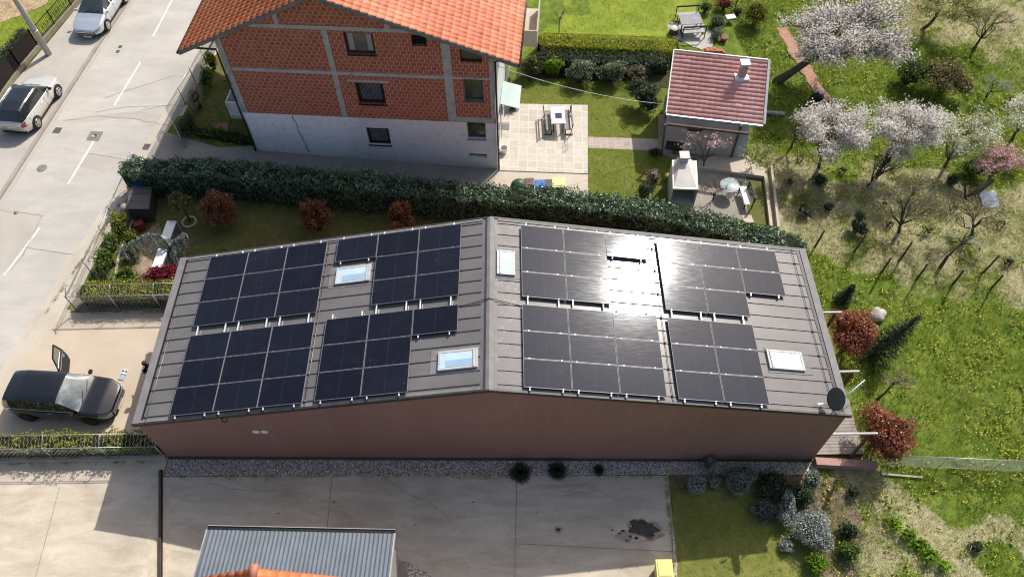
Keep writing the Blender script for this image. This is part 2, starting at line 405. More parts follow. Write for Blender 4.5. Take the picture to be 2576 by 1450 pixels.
# ================================================================ the ground: one sheet to the horizon
DRYP = [W2((1885, 335), (2010, 400), (2150, 440), (2330, 425), (2460, 465), (2700, 420), (2760, 850), (2575, 795), (2440, 742), (2300, 700), (2160, 685), (2040, 650), (1945, 600), (1890, 470)),
        W2((2195, -60), (2760, -60), (2760, 260), (2560, 185), (2450, 135), (2300, 120), (2210, 80)),
        W2((2105, 1200), (2200, 1215), (2330, 1275), (2480, 1300), (2760, 1340), (2760, 1700), (2280, 1700), (2095, 1470), (2070, 1320))]
HALFP = [W2((2180, 880), (2420, 850), (2490, 1000), (2380, 1110), (2210, 1060)), W2((2060, 700), (2240, 720), (2160, 800), (2090, 790))]
def dryness(x, y):
    x = np.asarray(x, float); y = np.asarray(y, float)
    wob = (vnoise(x, y, .55, 3)-.5)*2.2+(vnoise(x, y, 1.7, 4)-.5)*.9
    d = np.zeros(x.shape)
    for P in DRYP: d = np.maximum(d, np.clip((sdist(x, y, P)+wob)/1.0+.5, 0, 1))
    for P in HALFP: d = np.maximum(d, .30*np.clip((sdist(x, y, P)+wob)/1.6+.5, 0, 1))
    patch = vnoise(x, y, .9, 8)
    d = np.where((x > 27) & (y < 11), np.maximum(d, np.clip((patch-.66)*3, 0, .28)), d)
    third = np.clip((sdist(x, y, DRYP[2])+.5), 0, 1)
    d = d*(1-.62*np.clip((vnoise(x, y, .75, 10)*.6+vnoise(x, y, 2.1, 11)*.4-.40)*4, 0, 1))
    return np.clip(d-third*np.clip((vnoise(x, y, .5, 9)-.58)*6, 0, .85), 0, 1)
xs = np.unique(np.concatenate([np.array([-900, -300, -100, -60, -40]), np.arange(-30, 16, 1.), np.arange(16, 50, .3), np.array([52, 60, 100, 300, 900]), [0.]]))
ys = np.unique(np.concatenate([np.array([-900, -300, -100, -40]), np.arange(-14, 40, .3), np.array([45, 60, 100, 300, 900])]))
XX, YY = np.meshgrid(xs, ys, indexing='ij'); ins = (XX > 14) & (XX < 52) & (YY > -14) & (YY < 42)
bumpy = np.where(ins & ((XX > 29.5) | (YY > 28)), (vnoise(XX, YY, .35, 1)-.5)*.12+(vnoise(XX, YY, 1.1, 2)-.5)*.06, 0)
ZZ = gzv(XX)+bumpy
dv = np.zeros(XX.shape); dv[ins] = dryness(XX[ins], YY[ins])
nx, ny = len(xs), len(ys); I = np.arange(nx*ny).reshape(nx, ny)
Fg = np.stack([I[:-1, :-1], I[1:, :-1], I[1:, 1:], I[:-1, 1:]], -1).reshape(-1, 4)
def meadowmat():
    k = NT('meadow ground'); p = k.pos(); a = k.n('Attribute', attribute_name='rnd')
    f = k.noise(p, 1.6, 8, .7, .5); g = k.noise(p, 26., 4, .7); s = k.noise(p, 5., 6, .7)
    lush = k.ramp(f, [(.3, (.075, .12, .016)), (.5, (.155, .22, .03)), (.7, (.28, .32, .06))])
    dry = k.ramp(s, [(.3, (.26, .235, .11)), (.5, (.42, .39, .21)), (.72, (.58, .53, .34))])
    m_ = k.ramp(k.math('ADD', a.outputs['Fac'], k.math('MULTIPLY', k.math('SUBTRACT', s, .5), .9)), [(.3, (0, 0, 0)), (.7, (1, 1, 1))])
    c = k.mix(m_, lush, dry)
    c = k.mix(k.math('MULTIPLY', k.ramp(g, [(.4, (0, 0, 0)), (.75, (1, 1, 1))]), .5), c, (.03, .035, .012))
    k.bump(g, .8, .06); return k.fin(c, .95, 0, .1)
tag(arr_mesh('ground', np.stack([XX.ravel(), YY.ravel(), ZZ.ravel()], 1), Fg, meadowmat(), rnd=dv.ravel(), smooth=True), kind='structure')

# ---- road, kerb, pavement
KERB = [(-16.6, -20), (-11.99, 14.1), (-10.42, 26.55), (-9.77, 30.84), (-6.6, 52)]
EDGE = [(-13.0, -20), (-7.67, 5.24), (-5.72, 15.21), (-4.75, 19.92), (-4.0, 24.23), (-2.2, 35), (.6, 52)]
sheet('road', KERB+EDGE[::-1], .004, ROADM)
k = offs(KERB, .11); sheet('kerb', strip(k, .2), .10, KERBM, depth=.1)
FEN = [(-19.5, -20), (-15.3, 14), (-14.62, 22.08), (-13.45, 27.38), (-12.75, 30.92), (-9.6, 52)]
sheet('pavement', offs(KERB, .21)+FEN[::-1], .085, WALKM, depth=.08)
sheet('gutter_strip', strip(offs(EDGE, .30), .34), .008, PALEC)
sheet('gutter_strip', strip(offs(KERB, -.15), .2), .008, PATCHM)
sheet('verge', EDGE+[(-1.5, 52), (-3.2, 25.6), (-4.36, 19.9), (-5.35, 15.3), (-6.15, 8.3), (-8.6, 1.), (-12., -20)], .006, PALEC)
for a, b in (((433, 0), (385, 92)), ((353, 157), (288, 265)), ((236, 355), (172, 462)), ((100, 572), (10, 695))):
    A, B = G(*a)[:2], G(*b)[:2]; sheet('lane_marking', strip([A, B], .13), .010, DASHM)
A = G(440, -15)[:2]; sheet('lane_marking', strip([A+np.array([.3, 3.2]), A+np.array([.85, 6.2])], .13), .010, DASHM)
sheet('asphalt_patch', W2((240, 290), (355, 278), (380, 285), (520, 300), (600, 290), (640, 285), (425, 262), (412, 300), (375, 322), (362, 302), (300, 292), (245, 305), (160, 303)), .007, PATCHM, wob=.06)
sheet('asphalt_patch', W2((225, 385), (335, 402), (320, 440), (195, 418)), .007, PATCHM)
sheet('asphalt_patch', W2((0, 528), (108, 542), (60, 640), (0, 690)), .0065, PATCHM, wob=.03)
# ---- driveway, yard
sheet('driveway', [(-9.7, .08), (-8.0, 4.4), (-6.9, 7.1), (-6.15, 7.2), (0.1, 7.35), (0.1, .1)], .012, DRIVEM)
sheet('driveway_apron', [(-9.75, -.2), (-9.1, -.2), (-7.35, 4.6), (-6.2, 7.3), (-6.9, 7.6), (-7.72, 5.0)], .0135, PALEC)
YARD = [(-14, -14), (-9.2, .1), (.05, .12), (.05, -.75), (20.55, -.62), (20.3, -14)]
sheet('concrete_yard', YARD, .012, YARDM)
sheet('kerb', strip([(-9.2, .0), (0, .03)], .18), .14, PALEC, depth=.13)
for a, b in (((835, 1200), (822, 1332)), ((1300, 1190), (1294, 1450)), ((1297, 1366), (1691, 1386)), ((1683, 1190), (1694, 1450)), ((150, 1225), (90, 1450))):
    sheet('expansion_joint', strip([G(*a)[:2], G(*b)[:2]], .026), .017, mat('grey joint', [(.22, .19, .155), (.30, .26, .215)], .9, 3., coord='POS'))
STAIN = concrete('wheel dust', (.50, .42, .31), (.66, .56, .42), (.3, .24, .17), .9, 2.)
sheet('dust_band', strip([G(392, 1215)[:2], G(385, 1330)[:2], G(383, 1450)[:2]], .42), .0165, STAIN, wob=.06)
sheet('dust_band', strip([G(418, 1215)[:2], G(420, 1330)[:2], G(422, 1450)[:2]], .26), .0165, STAIN, wob=.05)
OIL = mat('oil stain', [(.022, .02, .018), (.05, .045, .04)], .5, 3., coord='POS')
def splat(cx, cy, rx, ry, n=26):
    c = G(cx, cy); ph = [random.uniform(0, 6.28) for _ in range(3)]
    return [(c[0]+rx*math.cos(a)*(1+.22*math.sin(3*a+ph[0])+.13*math.sin(7*a+ph[1])+.05*math.sin(11*a)), c[1]+ry*math.sin(a)*(1+.2*math.sin(4*a+ph[2])+.1*math.sin(9*a))) for a in [2*PI*i/n for i in range(n)]]
HALO = mat('oil halo', [(.27, .225, .175), (.38, .325, .255)], .8, 3., coord='POS')
for u_, w_, a_, b_ in ((1619, 1328, .62, .37), (1572, 1348, .35, .22), (1640, 1342, .4, .25), (1404, 1331, .17, .14)): sheet('oil_halo', splat(u_, w_, a_, b_, 34), .0172, HALO)
sheet('oil_stain', splat(1619, 1328, .55, .3), .018, OIL)
sheet('oil_stain', splat(1595, 1314, .2, .13), .0205, OIL)
for u, w_, r in ((1404, 1331, .1), (1585, 1348, .07), (1558, 1340, .06), (1566, 1334, .08), (1600, 1352, .09), (1540, 1332, .05), (1640, 1345, .1), (1576, 1358, .06)):
    sheet('oil_stain', splat(u, w_, r, r*.7, 12), .018, OIL)
sheet('garden_soil', [(-6.2, 7.22), (.05, 7.36), (.05, 8.45), (-6.25, 8.45)], .0145, SOILM)
sheet('garden_soil', [(-8.9, .09), (-.05, .12), (-.05, .72), (-8.6, .72)], .016, SOILM, wob=.04)
# ---- gravel bed along the house
sheet('gravel_bed', [(.1, -.72), (.1, -.02), (26.7, -.02), (27., -.55), (20.55, -.58), (12, -.68)], .03, GRAVM, depth=.05)
sheet('gravel_bed', W2((985, 1405), (1030, 1410), (1095, 1455), (1150, 1520), (1000, 1520)), .03, GRAVM, depth=.02, wob=.04)
# ---- lawns and beds
sheet('lawn', [(20.6, -.55), (25.4, -.5), (27.3, -1.8), (26.6, -5), (26.5, -8), (20.35, -8)], .02, FRONTL, wob=.05)
sheet('garden_soil', [(25.2, -.4), (27.2, -.5), (28.2, -2.2), (27.2, -5.5), (25.9, -4.5), (26.2, -2.5), (23.5, -1.2), (20.9, -1.2), (20.8, -.45)], .028, SOILM, wob=.06)
HB = [(-5.3, 14.9), (-.75, 14.6), (4.55, 14.1), (12.74, 13.3), (18.4, 12.75), (22.2, 12.05), (28.3, 10.2)]     # axis of the long hedge
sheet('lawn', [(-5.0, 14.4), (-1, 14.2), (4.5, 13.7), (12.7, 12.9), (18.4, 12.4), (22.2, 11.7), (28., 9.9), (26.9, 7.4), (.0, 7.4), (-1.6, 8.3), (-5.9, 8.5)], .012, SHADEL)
sheet('garden_soil', W2((300, 720), (330, 640), (350, 600), (400, 560), (420, 640), (440, 740)), .022, mat('mulch', [(.16, .11, .07), (.30, .23, .15), (.40, .32, .21)], .95, 3., coord='POS', bump=.6, spec=.1), wob=.05)
sheet('garden_edging', strip(W2((365, 478), (333, 560), (298, 650), (285, 745)), .1), .07, PALEC, depth=.06)
# ---- neighbour's plot
ha = R_(-4.763); HUX = np.array([math.cos(ha), math.sin(ha), 0]); HUY = np.array([-HUX[1], HUX[0], 0]); HO = np.array([.63, 17.46, 0.])
def HP(s, t, z=0.): return HO+HUX*s+HUY*t+np.array([0, 0, z])
sheet('concrete_path', [(-5.0, 15.4), (-1, 15.15), (4.6, 14.75), (12.74, 14.0), (18.5, 13.2), tuple(G(1478, 437)[:2]), tuple(G(1258, 430)[:2]), tuple(HP(12.9, .3)[:2]), tuple(HP(-.1, .3)[:2]), (-1.5, 17.7), (-4.9, 19.0), (-5.3, 16.5)], .012, OLDC)
sheet('concrete_path', W2((1257, 428), (1478, 436), (1478, 500), (1230, 470)), .016, PALEC)
sheet('terrace_paving', W2((1262, 262), (1478, 266), (1478, 438), (1254, 430)), .06, TERRM, depth=.06)
sheet('garden_path', W2((1479, 345), (1672, 351), (1672, 381), (1479, 373)), .03, PATHM, depth=.02)
sheet('lawn', W2((1262, 205), (1700, 225), (1690, 352), (1479, 345), (1479, 264), (1262, 260)), .02, LAWNM)
sheet('lawn', W2((1479, 373), (1675, 381), (1690, 520), (1479, 500)), .02, LAWNM)
sheet('lawn', W2((1330, -60), (1760, -60), (1745, 60), (1690, 95), (1345, 82)), .02, BRIGHTL)
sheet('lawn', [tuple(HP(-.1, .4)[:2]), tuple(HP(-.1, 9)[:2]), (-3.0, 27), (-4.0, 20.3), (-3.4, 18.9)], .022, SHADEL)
sheet('garden_soil', W2((1300, 150), (1690, 150), (1700, 225), (1560, 205), (1300, 195)), .024, mat('soil with painted shade', [(.035, .04, .018), (.07, .065, .035)], .95, 3., coord='POS', bump=.6, spec=.05), wob=.06)  # soil colour darkened to paint in the shade of hedge and shrubs
sheet('wooden_deck', W2((1655, 290), (1690, 290), (1690, 400), (1655, 385)), .08, WOODM, depth=.07)
sheet('stone_paving', W2((1682, 55), (1770, 62), (1790, 80), (1792, 118), (1770, 130), (1700, 100), (1680, 82)), .03, concrete('field stones', (.36, .34, .3), (.55, .52, .47), (.12, .12, .07), .9, 3.5), wob=.08)
BRICKP = concrete('brick rubble', (.30, .15, .10), (.46, .27, .20), (.16, .13, .09), .9, 4.)
sheet('brick_path', strip(W2((1965, 70), (1998, 130), (2025, 170), (2050, 215), (2078, 255)), .75), .05, BRICKP, wob=.1)
# shed surroundings
sheet('terrace_paving', W2((1690, 388), (1850, 398), (1905, 405), (1915, 440), (1925, 560), (1760, 540), (1700, 520)), .014, OLDC)
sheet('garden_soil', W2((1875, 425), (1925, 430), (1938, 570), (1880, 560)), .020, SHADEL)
# across the road
sheet('lawn', FEN[1:]+[(-18, 52), (-26, 52), (-26, 14)], .03, BRIGHTL)
sheet('ploughed_soil', W2((-120, -40), (150, -40), (110, 18), (60, 38), (0, 60), (-120, 80)), .05, PLOUGH, wob=.1)
sheet('garden_bed', W2((-60, 125), (45, 118), (95, 130), (60, 175), (0, 200), (-60, 230)), .04, SOILM, wob=.06)

# hairline cracks, repair seams and painted overhead wire shadows in road, pavement and yard
def crack(pts, wd=.018, m=DARKJ, dz=.0125):
    P = []
    for a, b in zip(pts[:-1], pts[1:]):
        A, B = G(*a)[:2], G(*b)[:2]; n = max(2, int(np.linalg.norm(B-A)/.25))
        for i in range(n): P.append(tuple(A+(B-A)*i/n+rng.normal(size=2)*.025))
    P.append(tuple(G(*pts[-1])[:2])); sheet('crack_and_wire_shadow', strip(P, wd), dz, m)
CRACK_SHADOW = mat('road crack and wire shadow', [(.20, .18, .155), (.28, .255, .22)], .9, 3., coord='POS')
for pts in (((0, 528), (55, 534), (108, 543)), ((108, 543), (58, 642), (8, 700)), ((222, 386), (330, 404)), ((160, 304), (250, 292), (355, 302), (430, 318)), ((355, 278), (430, 262), (520, 280)), ((60, 620), (130, 632), (190, 640)), ((262, 246), (330, 225), (440, 190)), ((240, 283), (330, 268), (440, 266))): crack(pts, .02, CRACK_SHADOW)  # some of these strips draw shadows of unmodelled overhead wires
for pts in (((1010, 1235), (1080, 1262), (1130, 1300)), ((520, 1215), (640, 1235), (760, 1228)), ((1420, 1245), (1500, 1232), (1560, 1262))): crack(pts, .012, mat('yard crack', [(.17, .14, .11), (.24, .2, .16)], .9, 3., coord='POS'), .0165)
for u, w_, r in ((840, 1262, .06), (1045, 1318, .05), (1095, 1278, .04), (700, 1290, .05), (1190, 1262, .05), (1350, 1290, .04), (930, 1330, .05)): sheet('oil_stain', splat(u, w_, r, r*.6, 9), .0165, mat('old stain', [(.10, .085, .07), (.16, .135, .11)], .8, 3., coord='POS'))
# ================================================================ the long house with the metal roof
L, WD, HE, XR, HR = 26.779, 7.657, 3.383, 13.386, 5.825
aL = math.atan2(HR-HE, XR); aR = math.atan2(HR-HE, L-XR)
def SLP(side, u, y, up=0.):
    """point on a roof slope: u up from the eave (left) / down from the ridge (right)"""
    if side == 'L': return np.array([u*math.cos(aL)-up*math.sin(aL), y, HE+u*math.sin(aL)+up*math.cos(aL)])
    return np.array([XR+u*math.cos(aR)+up*math.sin(aR), y, HR-u*math.sin(aR)+up*math.cos(aR)])
def on_slope(side, u, w, up=0.):
    P0 = SLP(side, 0, 0, up); n = np.array([-math.sin(aL), 0, math.cos(aL)]) if side == 'L' else np.array([math.sin(aR), 0, math.cos(aR)])
    d = ray(u, w); P = CAM+d*(((P0-CAM)@n)/(d@n)); ax = SLP(side, 1, 0)-SLP(side, 0, 0); return (P-P0)@ax, P[1]
SL = math.hypot(XR, HR-HE); SRR = math.hypot(L-XR, HR-HE)
def wallmat():
    k = NT('brown render'); p = k.pos('OBJ'); f = k.noise(p, .35, 5, .6, .4); g = k.noise(p, 45, 3)
    mp = k.n('Mapping'); mp.inputs['Scale'].default_value = (1.2, 1, .12); k.l(p, mp.inputs[0]); s = k.noise(mp.outputs[0], 1.1, 5, .6)
    c = k.ramp(f, [(.3, (.245, .125, .103)), (.7, (.29, .153, .127))]); c = k.mix(k.math('MULTIPLY', s, .3), c, (.33, .20, .17))
    mp2 = k.n('Mapping'); mp2.inputs['Scale'].default_value = (3.2, 1, .10); mp2.inputs['Location'].default_value = (4, 0, 2); k.l(p, mp2.inputs[0]); s2 = k.noise(mp2.outputs[0], 1., 4, .65)
    c = k.mix(k.math('MULTIPLY', k.ramp(s2, [(.56, (0, 0, 0)), (.74, (1, 1, 1))]), .22), c, (.42, .28, .23))
    sz = k.n('SeparateXYZ'); k.l(p, sz.inputs[0]); base = k.math('ADD', k.math('ADD', sz.outputs[2], k.math('MULTIPLY', sz.outputs[0], .0443)), k.math('MULTIPLY', k.noise(p, 2.2, 6, .7), .7))
    c = k.mix(k.math('MULTIPLY', k.ramp(base, [(.2, (1, 1, 1)), (.75, (0, 0, 0))]), .3), c, (.18, .10, .08))
    k.bump(g, .03, .01); return k.fin(c, .8, 0, .3)
BRW = wallmat()
def roofmat():
    k = NT('standing seam metal'); p = k.pos('OBJ'); f = k.noise(p, .8, 6, .65, .4); sp = k.noise(p, 3.2, 8, .78, .8); b = k.noise(p, .25, 3)
    c = k.ramp(f, [(.3, (.130, .122, .120)), (.7, (.170, .161, .158))])
    sx = k.n('SeparateXYZ'); k.l(p, sx.inputs[0])
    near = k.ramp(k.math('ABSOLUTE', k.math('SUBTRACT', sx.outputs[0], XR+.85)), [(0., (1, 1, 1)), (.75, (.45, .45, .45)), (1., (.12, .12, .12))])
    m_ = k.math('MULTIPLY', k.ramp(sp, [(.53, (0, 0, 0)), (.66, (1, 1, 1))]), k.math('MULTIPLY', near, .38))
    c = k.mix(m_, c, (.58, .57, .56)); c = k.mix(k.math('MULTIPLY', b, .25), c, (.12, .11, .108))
    r = k.math('ADD', .24, k.math('MULTIPLY', f, .13)); return k.fin(c, r, 0, .08, .62, .10)
RFM = roofmat()
TRIM = mat('dark roof trim', [(.035, .032, .031), (.06, .055, .053)], .5, 2., metal=.3)
TRIML = mat('grey flashing', [(.17, .162, .16), (.235, .225, .222)], .6, 2., spec=.12)
hs = thing('solar_house', 'long brown rendered house under a low grey standing seam metal roof covered with solar panels', 'house', (0, 0, 0))
m = MB(); e = .07
for y0, y1 in ((e, e+.3), (WD-e-.3, WD-e)):
    prof = [(e, -.1), (L-e, gz(L)-.1), (L-e, HE-.06), (XR, HR-.06), (e, HE-.06)]
    m.add([(x, y0, z) for x, z in prof]+[(x, y1, z) for x, z in prof], [(0, 1, 2, 3, 4), (9, 8, 7, 6, 5)]+[(i, (i+1) % 5, (i+1) % 5+5, i+5) for i in range(5)])
m.b2((e, e+.302, -.1), (e+.3, WD-e-.302, HE-.08)); m.b2((L-e-.3, e+.302, gz(L)-.1), (L-e, WD-e-.302, HE-.08))
m.build('wall', BRW, hs)
m = MB()   # dark plinth strip along the wall foot
m.bar((e, .055, .06), (L-e, .055, gz(L)+.06), .03, .12); m.build('plinth', mat('dark plinth', [(.07, .05, .045), (.10, .07, .065)], .9, 2.), hs)
for side, Ls in (('L', SL), ('R', SRR)):
    m = MB(); a, b = (0, Ls) ; th = .09
    q = [SLP(side, a, 0), SLP(side, b, 0), SLP(side, b, WD), SLP(side, a, WD)]
    up = np.array([-math.sin(aL), 0, math.cos(aL)]) if side == 'L' else np.array([math.sin(aR), 0, math.cos(aR)])
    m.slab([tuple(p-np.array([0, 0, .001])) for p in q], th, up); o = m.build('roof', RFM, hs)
    m = MB(); n = 14
    u0, u1 = (.42, Ls-.32) if side == 'L' else (.32, Ls-.42)
    for i in range(n):
        y = .22+i*(WD-.44)/(n-1)
        p0, p1 = SLP(side, u0, y, .014), SLP(side, u1, y, .014)
        m.bar(p0, p1, .028, .03, up)
        for uu in (u0, u1):   # folded end of a seam
            m.bar(SLP(side, uu, y, .012), SLP(side, uu+(.1 if uu == u0 else -.1), y, .010), .06, .016, up)
    m.build('roof_seam', mat('roof seam', [(.075, .07, .068), (.11, .102, .10)], .5, 2., metal=.3), o)
    m = MB(); eu = .17 if side == 'L' else Ls-.17
    m.bar(SLP(side, eu, -.02, .02), SLP(side, eu, WD+.02, .02), .30, .05, up)
    m.build('eave_flashing', TRIML, hs)
    m = MB(); gu = .37 if side == 'L' else Ls-.40; m.bar(SLP(side, gu, .1, .012), SLP(side, gu, WD-.1, .012), .07 if side == 'L' else .12, .02, up); m.build('gutter_slot', BLACKM, hs)
    for yy in (-.035, WD+.035): MB().bar(SLP(side, -.02 if side == 'L' else 0, yy, -.05), SLP(side, Ls+(.0 if side == 'L' else .02), yy, -.05), .07, .17, up).build('fascia', TRIM, hs)
    for yy in (.05, WD-.05): MB().bar(SLP(side, .3, yy, .012), SLP(side, Ls-.3, yy, .012), .10, .03, up).build('verge_flashing', TRIML, hs)
m = MB()
m.slab([tuple(SLP('L', SL-.11, -.03, .03)), (XR, -.03, HR+.055), (XR, WD+.03, HR+.055), tuple(SLP('L', SL-.11, WD+.03, .03))], .04)
m.slab([(XR+.002, -.03, HR+.055), tuple(SLP('R', .15, -.03, .03)), tuple(SLP('R', .15, WD+.03, .03)), (XR+.002, WD+.03, HR+.055)], .04)
m.build('ridge_cap', TRIML, hs)
m = MB(); m.bar(SLP('L', SL-.14, .0, .02), SLP('L', SL-.14, WD, .02), .06, .02); m.build('ridge_joint', BLACKM, hs)
# lightning wires along and over the slopes
for (s_, a, b) in (('L', (478, 650), (372, 1062)), ('L', (834, 606), (765, 1018)), ('R', (1637, 598), (1688, 1003)), ('R', (1992, 628), (2079, 985))):
    ua, _ = on_slope(s_, *a); ub, _ = on_slope(s_, *b); u = (ua+ub)/2; m = MB()
    m.tube([SLP(s_, u, -.02, .06), SLP(s_, u, 1.5, .05), SLP(s_, u, WD-.05, .06)], .011, 5)
    for i in range(0, 14, 2):
        y = .22+i*(WD-.44)/13; m.box(SLP(s_, u, y, .045), (.07, .05, .05))
    m.build('lightning_wire', mat('steel wire', [(.18, .17, .16), (.28, .27, .26)], .4, 3., metal=.6) if s_ == 'L' else BLACKM, hs)
m = MB(); y = 3.57
m.tube([SLP('L', SL-2.3, y+.05, .04), SLP('L', SL-.9, y, .03), SLP('L', SL-.3, y+.12, .05), (XR, y+.16, HR+.08), SLP('R', .4, y+.1, .05), SLP('R', 1.3, y-.05, .03)], .015, 6); m.build('roof_cable', BLACKM, hs)
# skylights
SKYF = mat('skylight frame', [(.40, .40, .40), (.50, .50, .49)], .5, 3., spec=.2)
def panemat(name, c0, c1, r=.12):
    k = NT(name); p = k.pos('OBJ'); sx = k.n('SeparateXYZ'); k.l(p, sx.inputs[0]); c = k.ramp(sx.outputs[1], [(.38, c0), (.40, c1)]); return k.fin(c, r, 0, .5, 1., .03)
PANE = mat('skylight pane', [(.42, .56, .60), (.55, .68, .72)], .08, 1.5, coat=1, coatr=.02)
BLIND = mat('blind behind pane', [(.27, .40, .52), (.34, .47, .6)], .08, 2., coat=1, coatr=.02)
PWHITE = mat('pane with painted cloud reflection', [(.30, .38, .44), (.50, .57, .62), (.66, .70, .73)], .10, 3.5, coat=1, coatr=.03)  # pale mottling paints a bright cloud reflection into the pane
SKL = [('L', (848, 675), (932, 663), (930, 705), (841, 714), PANE, 'x', 'square roof window with a grey blind beside the rear left panels'),
       ('L', (1102, 886), (1200, 872), (1202, 922), (1101, 931), PANE, 'x', ''), ('R', (1250, 628), (1295, 632), (1295, 691), (1249, 689), PANE, 'y', ''), ('R', (1927, 877), (2015, 885), (2025, 931), (1936, 926), PWHITE, 'n', '')]
for s_, a, b, c, d, pm, ori, _l in SKL:
    q = [on_slope(s_, *t, .09) for t in (a, b, c, d)]
    u0 = (q[0][0]+q[3][0])/2; u1 = (q[1][0]+q[2][0])/2; y1 = (q[0][1]+q[1][1])/2; y0 = (q[2][1]+q[3][1])/2
    ang = -aL if s_ == 'L' else aR; M0 = Matrix.Translation(SLP(s_, (u0+u1)/2, (y0+y1)/2, 0)) @ Matrix.Rotation(ang, 4, 'Y'); W_, H_ = u1-u0, y1-y0
    def T(x, y, z): return M0 @ Matrix.Translation((x, y, z))
    m = MB(); f = .085
    for dx in (-1, 1): m.box(0, (f, H_, .12), M=T(dx*(W_-f)/2, 0, .05))
    for dy in (-1, 1): m.box(0, (W_-2*f-.004, f, .116), M=T(0, dy*(H_-f)/2, .05))
    hx = W_/2-f*1.6 if s_ == 'L' else -W_/2+f*1.6
    m.box(0, (f*.8, H_-.06, .03), M=T(hx, 0, .115))
    fr = m.build('skylight', SKYF, hs, bevel=.008)
    m = MB(); m.box(0, (W_-2*f-.002, H_-2*f-.002, .02), M=T(0, 0, .085)); m.build('pane', pm, fr)
    if ori != 'n':
        m = MB()
        if ori == 'x': m.box(0, ((W_-2*f)*.82, (H_-2*f)*.46, .006), M=T((W_-2*f)*.06, -(H_-2*f)*.25, .099))
        else: m.box(0, (W_-2*f-.02, (H_-2*f)*.5, .006), M=T(0, -(H_-2*f)*.24, .099))
        m.build('blind', BLIND, fr)
    m = MB()
    fl = -W_/2-.16 if s_ == 'L' else W_/2+.16
    m.box(0, (.3, H_+.22, .012), M=T(fl, 0, .012)); m.box(0, (W_+.1, .12, .010), M=T(0, -H_/2-.07, .011)); m.box(0, (W_+.1, .12, .010), M=T(0, H_/2+.07, .011)); m.build('flashing', TRIML, fr)
# two oval vents in the front wall
def onfront(u, w): d = ray(u, w); P = CAM+d*((e-CAM[1])/d[1]); return P
for u in (644, 665):
    P = onfront(u, 1084); m = MB(); m.lathe((P[0], e-.03, P[2]), [(.145, 0), (.14, .028)], 20, 'y')
    for k_ in range(-2, 3): m.bar((P[0]-.09, e-.034, P[2]+k_*.05), (P[0]+.09, e-.034, P[2]+k_*.05), .008, .012)
    m.build('wall_vent', mat('vent plastic', [(.80, .74, .68), (.88, .83, .78)], .5, 3.), hs)
# front gutter hook near the street corner
m = MB(); P = SLP('L', 3.6, -.06, -.05); m.tube([P, P+np.array([0, -.1, -.12]), P+np.array([.14, -.13, -.16]), P+np.array([.16, -.02, -.12])], .03, 6); m.build('downpipe_bend', TRIM, hs)
# timber beams and posts carrying the terrace cover at the garden end
for i, y in enumerate((.1, 2.85, 5.75)):
    m = MB(); m.b2((L-.06, y-.035, 1.38), (28.5, y+.035, 1.48)); b_ = m.build('terrace_beam', mat('pale timber', [(.42, .40, .37), (.54, .51, .48)], .7, 2.), hs)
    m = MB(); m.bar((28.25, y, gz(28.25)), (28.25, y, 1.355), .09); m.build('beam_post', DWOOD, b_)
# ---- mounting rails and solar panels
PU, PQ, TP = 1.742, 1.154, .15
GRID = {'A': ('L', 1.566, 7.413, 3, 3, ()), 'B': ('L', 7.242, 7.439, 3, 3, ((0, 1), (0, 2))), 'C': ('L', 1.566, 3.535, 3, 3, ()), 'D': ('L', 7.242, 3.567, 3, 3, ((2, 1), (2, 2))),
        'E': ('R', 1.214, 7.349, 3, 3, ((2, 1), (2, 2))), 'F': ('R', 6.856, 7.326, 3, 3, ((2, 2),)), 'G': ('R', 1.214, 3.545, 3, 3, ()), 'H': ('R', 6.856, 3.517, 2, 3, ())}
RAILM = mat('bare aluminium rail', [(.70, .70, .70), (.80, .80, .80)], .35, 5., metal=.35)
for back, front in (('A', 'C'), ('B', 'D'), ('E', 'G'), ('F', 'H')):
    for gname in (back, front):
        s_, u0, y0, nc, nr, miss = GRID[gname]
        for c in range(nc):
            rows = [r for r in range(nr) if (c, r) not in miss]; top, bot = y0-rows[0]*PQ, y0-(rows[-1]+1)*PQ+.02
            for fx in (.13, .82):
                u = u0+c*PU+fx*(PU-.02); m = MB(); yb = bot-.11
                if gname == back:
                    fr = GRID[front]
                    if c < fr[3] and len(rows) == 3: yb = fr[2]-.02
                yt = top+.13 if gname == back else top+.02
                if gname == front and not (c < GRID[back][3] and (c, 2) not in GRID[back][5]): yt = top+.22
                m.bar(SLP(s_, u, yt, .095), SLP(s_, u, yb, .095), .045, .07)
                m.build('mounting_rail', RAILM, hs)
